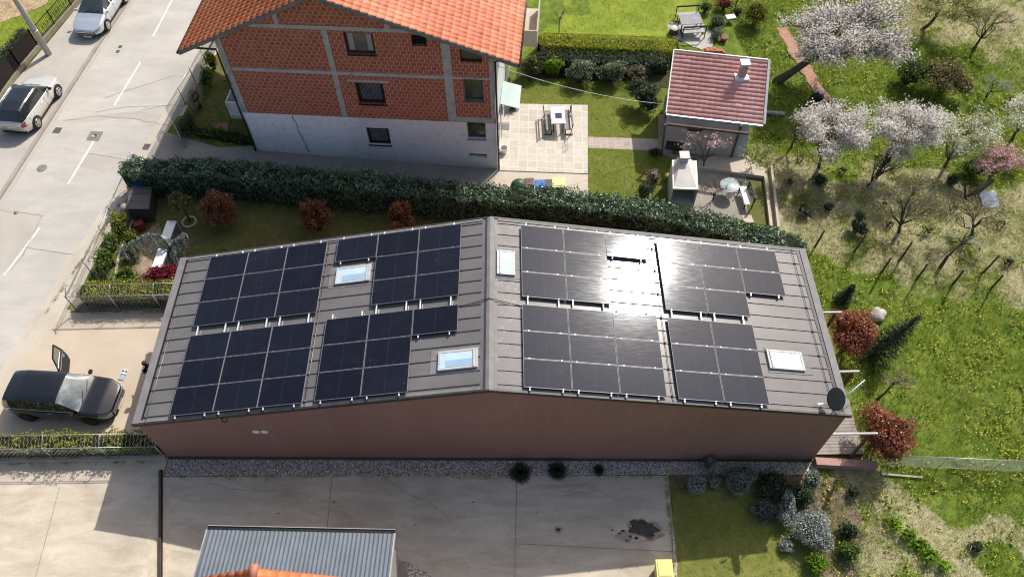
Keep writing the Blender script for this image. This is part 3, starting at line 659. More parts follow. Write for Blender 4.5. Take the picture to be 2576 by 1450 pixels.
def pvmat(name, lo, hi):
    k = NT(name); p = k.pos('OBJ'); sx = k.n('SeparateXYZ'); k.l(p, sx.inputs[0])
    cell = k.math('ABSOLUTE', k.math('SUBTRACT', k.math('FRACT', k.math('MULTIPLY', sx.outputs[0], 1/.0953)), .5))
    cy = k.math('ABSOLUTE', k.math('SUBTRACT', k.math('FRACT', k.math('MULTIPLY', sx.outputs[1], 1/.187)), .5))
    ln = k.math('MAXIMUM', k.ramp(cell, [(.46, (0, 0, 0)), (.5, (1, 1, 1))]), k.ramp(cy, [(.48, (0, 0, 0)), (.5, (1, 1, 1))]))
    mid = k.ramp(k.math('ABSOLUTE', k.math('SUBTRACT', sx.outputs[0], .861)), [(.004, (1, 1, 1)), (.009, (0, 0, 0))])
    oi = k.n('ObjectInfo'); base = k.mix(oi.outputs['Random'], lo, hi)
    c = k.mix(k.math('MULTIPLY', ln, .3), base, (.018, .021, .032)); c = k.mix(k.math('MULTIPLY', mid, .3), c, (.08, .085, .1))
    g = k.pos('POS'); dirt = k.noise(g, 1.3, 6, .7, .5); spot = k.noise(g, 11., 3, .5)
    c = k.mix(k.math('MULTIPLY', k.ramp(dirt, [(.5, (0, 0, 0)), (.85, (1, 1, 1))]), .025), c, (.3, .3, .33))
    sp = k.math('MULTIPLY', k.ramp(spot, [(.745, (0, 0, 0)), (.77, (1, 1, 1))]), k.ramp(k.noise(g, .45, 2), [(.5, (0, 0, 0)), (.62, (1, 1, 1))]))
    c = k.mix(k.math('MULTIPLY', sp, .7), c, (.6, .6, .58))
    k.fin(c, .50, 0, .07, 1., .09); k.b.inputs['Specular Tint'].default_value = (.5, .64, 1., 1); k.b.inputs['Coat IOR'].default_value = 1.26
    mp = k.n('Mapping'); mp.inputs['Scale'].default_value = (1.5, 14, 1); k.l(g, mp.inputs[0]); wv = k.noise(mp.outputs[0], 1.6, 4, .6)
    k.l(k.math('ADD', .075, k.math('MULTIPLY', k.ramp(wv, [(.35, (0, 0, 0)), (.75, (1, 1, 1))]), .04)), k.b.inputs['Coat Roughness'])
    return k.m
PV = pvmat('photovoltaic glass', (.0065, .0075, .014), (.0095, .0108, .019))
PVF = mat('panel frame', [(.17, .17, .175), (.23, .23, .235)], .45, 4., metal=.2)
CLAMP = mat('clamp', [(.4, .4, .4), (.55, .55, .55)], .35, 5., metal=.6)
pw, ph = PU-.02, PQ-.02
mf = MB(); f = .013
mf.k = 1; mf.b2((0, -ph, 0), (f, 0, .035)); mf.b2((pw-f, -ph, 0), (pw, 0, .035)); mf.k = 0; mf.b2((f+.0005, -f, 0), (pw-f-.0005, 0, .0348)); mf.b2((f+.0005, -ph, 0), (pw-f-.0005, -ph+f, .0348))
proto = thing('solar_module', 'x', 'solar panel', (0, 0, 0), local=True)
mf.build('frame', [PVF, mat('bright frame edge', [(.17, .17, .175), (.24, .24, .245)], .5, 4., spec=.3)], proto)
mg = MB(); mg.b2((f+.001, -ph+f+.001, .004), (pw-f-.001, -f-.001, .0315)); mg.build('glass', PV, proto)
mc = MB()
for x in (.13*pw, .82*pw): mc.b2((x-.025, -ph-.012, .03), (x+.025, -ph+.012, .045))
mc.build('clamp', CLAMP, proto)
WHERE = {'A': 'rear array at the street end', 'B': 'rear array just left of the ridge', 'C': 'front array at the street end', 'D': 'front array just left of the ridge',
         'E': 'rear array just right of the ridge', 'F': 'rear array at the garden end', 'G': 'front array just right of the ridge', 'H': 'front array at the garden end'}
first = True
for gname, (s_, u0, y0, nc, nr, miss) in GRID.items():
    for c in range(nc):
        for r in range(nr):
            if (c, r) in miss: continue
            o = proto if first else copy_tree(proto); first = False
            o.location = SLP(s_, u0+c*PU, y0-r*PQ, TP-.035); o.rotation_euler = (random.uniform(-.0015, .0015), (-aL if s_ == 'L' else aR)+random.uniform(-.0015, .0015), 0)
            col = (('left', 'right') if nc == 2 else ('left', 'middle', 'right'))[c]; row = ('back', 'middle', 'front')[r]
            tag(o, 'black solar panel, %s column, %s row, %s' % (col, row, WHERE[gname]), 'solar panel', 'solar panels on the long metal roof')
# ---- satellite dish and aerial at the front right corner
dp = SLP('R', SRR-.62, .22); ds = thing('satellite_dish', 'dark grey satellite dish on the front right corner of the metal roof', 'satellite dish', dp)
DGREY = mat('dark grey dish', [(.055, .06, .065), (.08, .086, .092)], .45, 2.)
m = MB(); m.tube([dp, dp+np.array([0, 0, .62])], .03, 8); m.build('mast', STEEL, ds)
dcen = dp+np.array([-.12, .02, .72]); dn = Vector((-.93, -.21, .30)).normalized(); dq = dn.to_track_quat('Z', 'Y').to_matrix().to_4x4(); MD = Matrix.Translation(dcen) @ dq
m = MB(); vs = []; fs = []; n = 28; rings = 6
for sgn in (0, .015):
    for i in range(rings+1):
        r = .45*i/rings
        for k_ in range(n): a = 2*PI*k_/n; vs.append(tuple(MD @ Vector((r*math.cos(a)*.92, r*math.sin(a)*1.05, .42*r*r-sgn))))
for s_ in (0, 1):
    b0 = s_*(rings+1)*n
    for i in range(rings):
        for k_ in range(n): fs.append((b0+i*n+k_, b0+i*n+(k_+1) % n, b0+(i+1)*n+(k_+1) % n, b0+(i+1)*n+k_))
for k_ in range(n): fs.append((rings*n+k_, rings*n+(k_+1) % n, (2*rings+1)*n+(k_+1) % n, (2*rings+1)*n+k_))
m.add(vs, fs, True); m.build('reflector', DGREY, ds)
tip = MD @ Vector((0, -.30, .62)); m = MB(); m.tube([MD @ Vector((0, -.5, .1)), tip], .018, 6); m.build('arm', STEEL, ds)
m = MB(); m.tube([tip, tip+dn*-.14], [.035, .05], 8); m.box(tip+dn*.03, (.10, .07, .06)); m.build('receiver', WHITEM, ds)
ap = SLP('R', SRR-.30, .45); ae = thing('roof_aerial', 'small white television aerial on the roof edge behind the satellite dish', 'aerial', ap)
m = MB(); m.tube([ap, ap+np.array([0, 0, .75])], .018, 6); m.build('mast', STEEL, ae)
m = MB(); A = ap+np.array([-.05, -.05, .74]); B = ap+np.array([.75, .55, .78]); m.tube([A, B], .016, 5)
dr = (B-A)/np.linalg.norm(B-A); sd_ = np.array([-dr[1], dr[0], 0])
for t in np.linspace(.12, .98, 9): P = A+(B-A)*t; m.tube([P-sd_*.09, P+sd_*.09], .006, 4)
m.build('boom', WHITEM, ae)
# deck and low wall at the garden end
q = [(L+.02, .25), (29.0, .0), (29.0, 6.6), (L+.02, 6.6)]
dk = thing('terrace_deck', 'grey striped plank deck between the long house and the red leaved shrubs', 'deck', (L, 0, gz(L)))
for i in range(17):
    y0 = .28+i*.15; m = MB() if i == 0 else m
    m.add([(L-.05, y0, gz(L)+.16), (28.9, y0, gz(L)+.14), (28.9, y0+.135, gz(L)+.14), (L-.05, y0+.135, gz(L)+.16)]+[(L-.05, y0, gz(L)+.1), (28.9, y0, gz(L)+.08), (28.9, y0+.135, gz(L)+.08), (L-.05, y0+.135, gz(L)+.1)], [(0, 1, 2, 3), (7, 6, 5, 4), (0, 4, 5, 1), (1, 5, 6, 2), (2, 6, 7, 3), (3, 7, 4, 0)])
m.build('planks', WOODM, dk)
m = MB(); m.b2((L, .26, gz(28)-.3), (28.9, 2.85, gz(L)+.05)); m.build('frame', DWOOD, dk)
lw = thing('garden_wall', 'low brown rendered wall running on from the front corner of the long house', 'wall', (L, 0, gz(L)))
m = MB(); m.slab([(L-.05, -.27, gz(L)+.42), (29.25, -.42, gz(29.3)+.45), (29.25, -.12, gz(29.3)+.45), (L-.05, .05, gz(L)+.42)], .9); m.build('body', mat('wall render', [(.34, .20, .165), (.42, .26, .215)], .85, 2.), lw)
# ================================================================ brick neighbour house (own frame: x along the gable wall, y into the depth)
def tilemat(name, st, rough=.6):
    k = NT(name); a = k.n('Attribute', attribute_name='rnd'); c = k.ramp(a.outputs['Fac'], st); p = k.pos('OBJ'); f = k.noise(p, 2.2, 6, .7)
    c = k.mix(k.math('MULTIPLY', k.ramp(f, [(.45, (0, 0, 0)), (.75, (1, 1, 1))]), .3), c, tuple(v*.62 for v in st[0][1])); return k.fin(c, rough, 0, .35)
def tile_slope(name, eave0, ex, up, nx, ny, tw, tl, m, parent, amp=.034, step=.03):
    """roof covered with real interlocking tiles; eave0 = lower corner, ex = unit along the eave, up = unit up the slope"""
    ex = np.array(ex, float); up = np.array(up, float); nr = np.cross(ex, up); nr = nr/np.linalg.norm(nr)
    if nr[2] < 0: nr = -nr
    px = np.array([0, .1, .28, .45, .62, .8, 1.]); pz = np.array([.15, .0, .0, .45, 1., .95, .3])*amp
    K = len(px); V = []; Fc = []; rn = []; off = 0
    for j in range(ny):
        for i in range(nx):
            b = np.array(eave0)+ex*(i*tw)+up*(j*tl); t = (.45*rng.random()+.55*vnoise(i*.37, j*.37, .5, 5)); jz = rng.normal()*.003
            lo = b+ex*px[:, None]*tw*.995+nr*(pz+step+jz)[:, None]-up*.02; hi = b+ex*px[:, None]*tw*.995+nr*(pz+.002)[:, None]+up*tl; bt = lo-nr*(step+.006)
            V += [lo, hi, bt]; rn += [t]*(2*K)+[0.]*K
            q = np.arange(K-1); Fc.append(np.stack([off+q, off+q+1, off+K+q+1, off+K+q], 1)); Fc.append(np.stack([off+2*K+q, off+2*K+q+1, off+q+1, off+q], 1)); off += 3*K
    return arr_mesh(name, np.concatenate(V), np.concatenate(Fc), m, parent, None, rn)
ORANGE = tilemat('orange clay tile', [(0, (.44, .095, .032)), (.5, (.60, .155, .052)), (1, (.68, .23, .10))], .55)
PINKT = tilemat('weathered pink tile', [(0, (.56, .24, .20)), (.5, (.72, .34, .28)), (1, (.80, .47, .40))], .6)
ROOFR = tilemat('clay tile with painted sun', [(0, (.42, .11, .055)), (.5, (.58, .185, .095)), (1, (.64, .27, .165))], .6)  # paler copy of the clay tile: sun wash and weathering in the colour
def brickmat():
    k = NT('clay block wall'); p = k.pos('OBJ'); sx = k.n('SeparateXYZ'); k.l(p, sx.inputs[0]); cb = k.n('CombineXYZ'); k.l(sx.outputs[0], cb.inputs[0]); k.l(sx.outputs[2], cb.inputs[1])
    w_ = k.noise(p, .6, 3); v = k.n('VectorMath', operation='ADD'); k.l(cb.outputs[0], v.inputs[0]); k.l(k.mix(.02, (0, 0, 0), w_), v.inputs[1])
    br = k.n('TexBrick'); br.offset = .5
    for i, c in (('Color1', (.50, .145, .075)), ('Color2', (.33, .088, .05)), ('Mortar', (.80, .64, .53))): br.inputs[i].default_value = (*c, 1)
    br.inputs['Scale'].default_value = 1; br.inputs['Mortar Size'].default_value = .014; br.inputs['Brick Width'].default_value = .27; br.inputs['Row Height'].default_value = .2165; br.inputs['Mortar Smooth'].default_value = .4; br.inputs['Bias'].default_value = -.2
    k.l(v.outputs[0], br.inputs['Vector'])
    f = k.noise(p, 1.3, 6, .7); c = k.mix(k.math('MULTIPLY', f, .5), br.outputs['Color'], (.42, .125, .065))
    # bed joints are dark and thin compared with the pale head joints
    fr = k.math('ABSOLUTE', k.math('SUBTRACT', k.math('FRACT', k.math('MULTIPLY', sx.outputs[2], 1/.2165)), .5))
    c = k.mix(k.math('MULTIPLY', k.ramp(fr, [(.40, (0, 0, 0)), (.46, (1, 1, 1))]), .5), c, (.20, .075, .05))
    d = k.noise(p, 14, 4, .7); c = k.mix(k.math('MULTIPLY', k.ramp(d, [(.6, (0, 0, 0)), (.75, (1, 1, 1))]), .35), c, (.48, .36, .30))
    k.bump(br.outputs['Fac'], -.6, .03); return k.fin(c, .85, 0, .25)
BRICK = brickmat()
def plastermat():
    k = NT('old plaster'); p = k.pos('OBJ'); f = k.noise(p, .55, 7, .68, .6); g = k.noise(p, 3., 8, .75, .4); sx = k.n('SeparateXYZ'); k.l(p, sx.inputs[0])
    side = k.ramp(k.math('ADD', k.math('MULTIPLY', sx.outputs[0], .08), k.math('MULTIPLY', f, .55)), [(.62, (.92, .92, .92)), (.80, (.74, .735, .73)), (1.05, (.84, .83, .81))])
    c = k.mix(k.math('MULTIPLY', k.ramp(g, [(.48, (0, 0, 0)), (.68, (1, 1, 1))]), .45), side, (.45, .44, .43))
    low = k.ramp(k.math('ADD', sx.outputs[2], k.math('MULTIPLY', g, .8)), [(-.1, (1, 1, 1)), (.75, (0, 0, 0))]); c = k.mix(k.math('MULTIPLY', low, .35), c, (.36, .32, .27))
    k.bump(g, .25, .02); return k.fin(c, .9, 0, .2)
PLAST = plastermat()
BEAM = mat('concrete beam', [(.33, .32, .30), (.46, .45, .42), (.54, .52, .49)], .9, 2.5, bump=.3)
WFRAME = mat('dark window frame', [(.022, .016, .013), (.04, .03, .025)], .5, 3.)
def glassmat(name, c, r=.06): return mat(name, c, r, 1.5, coat=1, coatr=.02, coord='OBJ')
GLD = glassmat('dark glass', [(.012, .014, .016), (.03, .034, .038)])
GLG = glassmat('greenish glass', [(.02, .03, .024), (.05, .065, .05), (.09, .1, .085)])
CURT = mat('curtain behind glass', [(.10, .105, .115), (.20, .205, .22)], .3, 3., coat=1, coatr=.03)
BL = thing('brick_house', 'three storey unplastered red brick house with an orange tiled roof', 'house', HO, ha, local=True)
APX, APZ, LT, LTZ, RT, RTZ, T0, DEP = 5.2, 10.02, -1.66, 6.76, 14.08, 6.80, -.5, 12.2
def roofz(s): return APZ+(LTZ-APZ)*(APX-s)/(APX-LT) if s < APX else APZ+(RTZ-APZ)*(s-APX)/(RT-APX)
holes = {'w1': (6.13, 7.48, 6.6, 7.80), 'w2': (6.16, 7.53, 3.60, 4.92), 'w3': (6.21, 7.38, .82, 2.02), 'r0': (11.38, 12.38, 6.40, 7.12), 'r1': (11.43, 12.38, 4.05, 5.41), 'r2': (11.44, 12.38, 1.56, 2.97), 'v0': (9.22, 9.9, 7.20, 7.79), 'g0': (11.42, 12.37, .2, .49)}
def holed(name, x0, x1, z0, z1, m, y=0., rev=.22, top=False):
    hs_ = [h for h in holes.values() if h[0] < x1 and h[1] > x0 and h[2] < z1 and h[3] > z0]
    X = sorted({x0, x1, APX if x0 < APX < x1 else x0, *[v for h in hs_ for v in h[:2]]}); Z = sorted({z0, z1, *[min(max(v, z0), z1) for h in hs_ for v in h[2:]]})
    bm = bmesh.new(); vd = {}
    def vt(x, z):
        k_ = (round(x, 4), round(z, 4))
        if k_ not in vd: vd[k_] = bm.verts.new((x, y, z))
        return vd[k_]
    for a, b in zip(X[:-1], X[1:]):
        for c, d in zip(Z[:-1], Z[1:]):
            if any(h[0]-1e-6 <= a and b <= h[1]+1e-6 and h[2]-1e-6 <= c and d <= h[3]+1e-6 for h in hs_): continue
            bm.faces.new((vt(a, c), vt(b, c), vt(b, d), vt(a, d)))
    if top:
        for s0, s1 in ((LT, APX), (APX, RT)):
            za, zb = roofz(s0), roofz(s1); n = Vector((-(zb-za), 0, s1-s0)).normalized()
            bmesh.ops.bisect_plane(bm, geom=bm.verts[:]+bm.edges[:]+bm.faces[:], plane_co=(s0, 0, za-.12), plane_no=n, clear_outer=True)
    for h in hs_:
        a, b, c, d = h[0], h[1], max(h[2], z0), min(h[3], z1)
        for q in (((a, c), (b, c)), ((b, c), (b, d)), ((b, d), (a, d)), ((a, d), (a, c))):
            (p0, p1) = q
            if p0[1] == p1[1] and p0[1] in (z0, z1) and p0[1] not in (h[2], h[3]): continue
            bm.faces.new([bm.verts.new(v) for v in ((p0[0], y, p0[1]), (p1[0], y, p1[1]), (p1[0], y+rev, p1[1]), (p0[0], y+rev, p0[1]))])
    bmesh.ops.recalc_face_normals(bm, faces=bm.faces); me = bpy.data.meshes.new(name); bm.to_mesh(me); bm.free(); me.materials.append(m); return link(name, me, BL)
holed('brick_wall', 0, 12.92, 2.68, 9.9, BRICK, top=True)
holed('plaster_wall', 0, 12.92, -.75, 2.678, PLAST, y=-.012)
m = MB()
m.quad((0, .001, -.8), (0, DEP-1, -.8), (0, DEP-1, roofz(0)-.1), (0, .001, roofz(0)-.1)); m.quad((12.92, .001, -.8), (12.92, DEP-1, -.8), (12.92, DEP-1, roofz(12.92)-.1), (12.92, .001, roofz(12.92)-.1))
m.quad((0, DEP-1, -.8), (12.92, DEP-1, -.8), (12.92, DEP-1, roofz(12.92)-.1), (APX, DEP-1, APZ-.1), (0, DEP-1, roofz(0)-.1))
m.quad((.01, .5, -.7), (12.9, .5, -.7), (12.9, .5, 6.8), (APX, .5, 9.6), (.01, .5, 6.8)); m.build('side_wall', mat('white side wall', [(.55, .545, .53), (.66, .655, .64)], .85, 1.), BL)
for z, x0, x1, hh in ((5.46, .3, 10.75, .19), (8.0, 1.85, 9.3, .2)):
    m = MB(); m.b2((x0, -.022, z-hh/2), (x1, .05, z+hh/2)); m.build('floor_beam', BEAM, BL)
m = MB(); m.b2((10.95, -.018, 5.42), (12.8, .05, 5.52)); m.build('floor_beam', BEAM, BL)
m = MB(); m.b2((10.85, -.018, 2.70), (12.85, .05, 3.02)); m.build('floor_beam', BEAM, BL)
for x0, x1, z0, z1 in ((5.16, 5.42, 2.7, 7.90), (10.55, 10.95, 2.7, roofz(10.9)-.2), (0.0, .28, 2.7, roofz(0)-.1), (12.70, 12.90, 3.02, roofz(12.9)-.2), (3.1, 3.32, 8.1, roofz(3.1)-.2), (8.1, 8.3, 8.1, roofz(8.3)-.2)):
    m = MB(); m.b2((x0, -.026, z0), (x1, .05, z1)); m.build('concrete_column', BEAM, BL)
m = MB(); m.b2((5.83, -.02, 5.0), (7.84, .05, 5.10)); m.build('lintel', BEAM, BL)
def window(x0, x1, z0, z1, glass, frm=.07, sill=True, curtain=False, dark=WFRAME, mull=0):
    m = MB(); y0, y1 = .10, .17
    m.b2((x0, y0, z0), (x0+frm, y1, z1)); m.b2((x1-frm, y0, z0), (x1, y1, z1)); m.b2((x0+frm+.001, y0, z0), (x1-frm-.001, y1-.002, z0+frm)); m.b2((x0+frm+.001, y0, z1-frm), (x1-frm-.001, y1-.002, z1))
    w_ = m.build('window', dark, BL, bevel=.006)
    m = MB(); m.quad((x0+frm, .145, z0+frm), (x1-frm, .145, z0+frm), (x1-frm, .145, z1-frm), (x0+frm, .145, z1-frm)); m.build('pane', glass, w_)
    if curtain:
        m = MB(); n = 16; a, b = x0+frm+.06, x1-frm-.06
        for i in range(n): t0, t1 = a+(b-a)*i/n, a+(b-a)*(i+.7)/n; m.quad((t0, .140, z0+frm+.1), (t1, .138, z0+frm+.1), (t1, .138, z1-frm-.02), (t0, .140, z1-frm-.02))
        m.build('curtain', CURT, w_)
    if sill: m = MB(); m.b2((x0-.03, -.06, z0-.06), (x1+.03, .12, z0-.002)); m.build('sill', dark, w_)
    return w_
window(6.13, 7.48, 6.6, 7.8, mat('pale blind glass', [(.10, .10, .10), (.2, .2, .2)], .15, 1.2, coat=1, coatr=.03), .1, curtain=False)
m = MB()
for a, b in ((6.24, 6.5), (7.12, 7.36)): m.quad((a, .141, 6.74), (b, .141, 6.74), (b, .141, 7.70), (a, .141, 7.70))
m.build('curtain', mat('white curtain', [(.30, .30, .30), (.4, .4, .4)], .5, 3., coat=1, coatr=.03), BL)
window(6.16, 7.53, 3.6, 4.92, GLD, .1, curtain=True); window(6.21, 7.38, .82, 2.02, GLD, .09, curtain=True)
for k_ in ('r0', 'r1', 'r2'): window(*holes[k_], GLG, .04, sill=k_ != 'r0', dark=mat('grey frame', [(.16, .16, .155), (.25, .25, .24)], .5, 3.) if k_ != 'r0' else WFRAME)
for k_ in ('v0', 'g0'):
    h = holes[k_]; m = MB(); m.quad((h[0], .2, h[2]), (h[1], .2, h[2]), (h[1], .2, h[3]), (h[0], .2, h[3])); m.build('vent_opening', mat('dark void', [(.006, .006, .006), (.012, .012, .012)], .9), BL)
# crack down the plaster
m = MB(); x = 2.55; P = []
for i in range(15): P.append((x+.018*i+random.uniform(-.05, .05), -.016, 2.66-i*.185))
for a, b in zip(P[:-1], P[1:]): m.bar(a, b, random.uniform(.03, .065), .008, (0, 1, 0))
m.build('crack', mat('crack', [(.20, .19, .185), (.28, .27, .26)], .9), BL)
# roof: tiles, underside, verge boards, gutters
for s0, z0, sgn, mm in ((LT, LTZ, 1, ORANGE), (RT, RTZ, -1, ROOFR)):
    L_ = math.hypot(APX-s0, APZ-z0); up = np.array([(APX-s0)/L_, 0, (APZ-z0)/L_]); ny = round(L_/.36); tl = L_/ny; nxx = 44; tw = (DEP-T0+.4)/nxx
    tile_slope('tiled_roof', (s0, T0, z0) if sgn > 0 else (s0, T0+nxx*tw, z0), (0, sgn, 0), up, nxx, ny, tw, tl, mm, BL)
    m = MB(); nrm = Vector((-up[2], 0, up[0])) if sgn > 0 else Vector((up[2]*1, 0, abs(up[0])))
    q = [(s0, T0+.02, z0-.01), (APX, T0+.02, APZ-.01), (APX, DEP+.3, APZ-.01), (s0, DEP+.3, z0-.01)]
    m.slab(q if sgn > 0 else q[::-1], .10); m.build('roof_boards', mat('grey soffit boards', [(.20, .185, .17), (.30, .28, .26)], .85, 2.), BL)
    m = MB(); m.slab([(s0, T0-.03, z0+.0), (APX, T0-.03, APZ+.0), (APX, T0+.018, APZ+.0), (s0, T0+.018, z0+.0)], .19); m.build('verge_board', mat('grey verge board', [(.16, .148, .14), (.25, .235, .225)], .8, 1.5), BL)
    m = MB(); gx = s0-.05*sgn; m.tube([(gx, T0-.05, z0-.05), (gx, DEP+.3, z0-.05)], .065, 8); m.build('gutter', TRIM, BL)
m = MB()
for i in range(30): m.tube([(APX, T0+i*.44, APZ+.05), (APX, T0+(i+1)*.44+.03, APZ+.03)], [.13, .115], 8)
m.build('ridge_tiles', ORANGE, BL)
m = MB(); m.tube([(LT+.1, .1, LTZ-.1), (LT+.4, -.06, LTZ-.1), (-.06, -.06, LTZ-.15), (-.07, -.07, LTZ-.5), (-.07, -.07, .0)], .05, 8); m.build('downpipe', TRIM, BL)
m = MB(); m.tube([(RT-.1, .1, RTZ-.15), (12.99, -.07, RTZ-.25), (12.99, -.07, -.6)], .05, 8); m.build('downpipe', TRIM, BL)
# balcony on the street side
m = MB(); m.b2((-1.25, .9, 1.35), (0, 3.7, 1.5)); bc = m.build('balcony', PALEC, BL)
m = MB()
for a, b in (((-1.22, .93), (0, .93)), ((-1.22, .93), (-1.22, 3.67)), ((-1.22, 3.67), (0, 3.67))):
    for z in (1.62, 2.45): m.bar((*a, z), (*b, z), .05, .05)
for p in ((-1.22, .93), (-1.22, 2.3), (-1.22, 3.67), (-.03, .93)): m.bar((*p, 1.5), (*p, 2.47), .05)
m.build('railing', WHITEM, bc)
m = MB(); m.b2((-1.17, .935, 1.66), (-.06, .95, 2.41)); m.b2((-1.225, .98, 1.66), (-1.21, 3.62, 2.41)); m.build('railing_panel', mat('frosted panel', [(.50, .52, .52), (.62, .64, .64)], .2, 2.), bc)
m = MB(); m.b2((-.004, 1.6, .1), (-.02, 2.6, 2.2)); m.build('side_door', WFRAME, BL)
# glass canopy over the garden door
m = MB(); m.slab([(12.94, 2.25, 1.93), (13.92, 1.95, 1.86), (13.92, 3.45, 1.86), (12.94, 3.6, 2.38)][0:0] or [(12.95, 1.95, 2.22), (13.95, 1.75, 2.12), (13.95, 3.5, 2.12), (12.95, 3.7, 2.22)], .02)
cn = m.build('canopy', mat('pale canopy sheet', [(.40, .50, .48), (.50, .59, .57)], .2, 1., coat=.3), BL)
m = MB(); m.bar((12.95, 2.0, 1.8), (13.85, 2.0, 2.10), .04); m.bar((12.95, 3.4, 1.8), (13.85, 3.4, 2.10), .04); m.bar((13.3, 1.8, 2.18), (13.3, 3.62, 2.18), .02); m.build('bracket', STEEL, cn)
m = MB()
for t in (.8, 5.2, 7.4): m.b2((12.925, t, 1.0), (12.94, t+1.0, 2.2))
m.b2((12.925, 2.3, -.55), (12.94, 3.3, 1.5)); m.build('side_opening', GLD, BL)
m = MB(); m.b2((12.93, 6.6, 2.2), (14.6, 9.8, 2.35)); m.b2((14.55, 6.6, 2.35), (14.6, 9.8, 3.25)); m.b2((12.93, 6.6, 2.35), (14.55, 6.65, 3.25)); m.build('rear_balcony', PALEC, BL)
# ---------------- overhead cable
A = Vector(HP(12.95, .35, 6.0)); Bp = Vector(Zp(1668, 262, 1.6)); m = MB()
m.tube([A.lerp(Bp, t)-Vector((0, 0, 1.0*4*t*(1-t)*.35)) for t in np.linspace(0, 1, 14)], .012, 4)
single(m, 'overhead_cable', STEEL, 'thin grey cable hanging between the brick house and the small red roofed house', 'cable', A)

# ================================================================ small garden house with the pink tiled roof
c = [Zp(1676, 285, 1.45), Zp(1919, 313, 1.45), Zp(1897, 153, 2.55), Zp(1667, 123, 2.55)]
gh = thing('garden_house', 'small garden house with a pink red tiled lean-to roof and grey walls', 'garden house', (c[0][0], c[0][1], gz(c[0][0])))
ex = c[1]-c[0]; Lx = np.linalg.norm(ex); ex /= Lx; up = c[3]-c[0]; up2 = up-ex*(up@ex); Lu = np.linalg.norm(up2); up2 /= Lu
tile_slope('tiled_roof', c[0], ex, up2, 17, 15, Lx/17, Lu/15, PINKT, gh, .009, .009)
E = [c[0], c[1], c[1]+up2*Lu, c[0]+up2*Lu]
m = MB(); m.slab([tuple(p-np.array([0, 0, .012])) for p in E], .09); m.build('roof_boards', DWOOD, gh)
m = MB(); m.bar(E[1]+ex*.05, E[2]+ex*.05, .13, .12); m.build('verge_trim', mat('grey blue trim', [(.22, .23, .26), (.32, .33, .36)], .5, 2.), gh)
m = MB(); m.bar(E[0]-ex*.03, E[3]-ex*.03, .05, .1); m.bar(E[3], E[2], .06, .09); m.build('verge_trim', WHITEM, gh)
m = MB(); m.bar(E[0]-up2*.06+np.array([0, 0, -.03]), E[1]-up2*.06+np.array([0, 0, -.03]), .11, .09); m.build('gutter', STEEL, gh)
yv = np.array([-ex[1], ex[0], 0]); yv = yv/np.linalg.norm(yv); xv = np.array([yv[1], -yv[0], 0])
def GP(a, b, z): p = c[0]+xv*a+yv*b; return np.array([p[0], p[1], z])
gb = gz(c[0][0])-.25
fl = GG(1836, 402); ax_ = (fl-c[0])@xv; by_ = (fl-c[0])@yv
GWALL = concrete('grey wall boards', (.36, .345, .33), (.46, .445, .43), (.25, .22, .2), .5, .8)
m = MB(); wt = 1.30
m.add([GP(.15, by_, gb), GP(ax_, by_, gb), GP(ax_, by_+3.6, gb), GP(.15, by_+3.6, gb), GP(.15, by_, wt), GP(ax_, by_, wt), GP(ax_, by_+3.6, wt+.75), GP(.15, by_+3.6, wt+.75)], [(0, 1, 5, 4), (1, 2, 6, 5), (2, 3, 7, 6), (3, 0, 4, 7), (4, 5, 6, 7)])
m.build('wall', GWALL, gh)
for a_, b_, w_ in ((GP(ax_+.01, by_-.01, gb), GP(ax_+.01, by_-.01, wt+.1), .11), (GP(.15, by_-.5, gb), GP(.0, by_-.55, 1.36), .10)): MB().bar(a_, b_, w_).build('corner_post', mat('dark post', [(.06, .055, .05), (.1, .09, .085)], .7, 2.), gh)
m = MB()
for a in (1.25, 1.95): m.bar(GP(a, by_-.03, wt-.55), GP(a, by_-.55, wt+.08), .1)
m.bar(GP(1.25, by_-.04, wt-.6), GP(1.95, by_-.04, wt-.6), .1); m.bar(GP(.1, by_-.5, wt+.04), GP(ax_+.4, by_-.5, wt+.04), .1, .12); m.build('eave_bracket', DWOOD, gh)
m = MB(); m.quad(GP(2.2, by_-.012, gb+.95), GP(ax_-.3, by_-.012, gb+.95), GP(ax_-.3, by_-.012, gb+1.3), GP(2.2, by_-.012, gb+1.3)); m.build('wall_panel', mat('pale sheet', [(.42, .42, .40), (.54, .54, .52)], .7, 1.5), gh)
m = MB(); m.quad(GP(.3, by_-.012, gb+.25), GP(1.2, by_-.012, gb+.25), GP(1.2, by_-.012, gb+.95), GP(.3, by_-.012, gb+.95)); m.build('dark_opening', GLD, gh)
# chimney on the roof
ch = on = E[0]+ex*Lx*.735+up2*Lu*.70; m = MB(); cz = ch[2]
m.b2((ch[0]-.36, ch[1]-.33, cz-.12), (ch[0]+.36, ch[1]+.36, cz+.05)); c1 = m.build('chimney_flashing', WHITEM, gh)
m = MB(); m.b2((ch[0]-.17, ch[1]-.17, cz), (ch[0]+.17, ch[1]+.17, cz+.62)); chm = m.build('chimney', mat('chimney brick', [(.40, .2, .16), (.55, .42, .38)], .85, 4.), gh)
m = MB()
for a in (-1, 1): m.b2((ch[0]+a*.17-.03, ch[1]-.15, cz+.621), (ch[0]+a*.17+.03, ch[1]+.15, cz+.86))
m.b2((ch[0]-.25, ch[1]-.24, cz+.861), (ch[0]+.25, ch[1]+.24, cz+.94)); m.build('chimney_cap', mat('chimney cap', [(.6, .59, .57), (.72, .71, .69)], .8, 2.), chm)
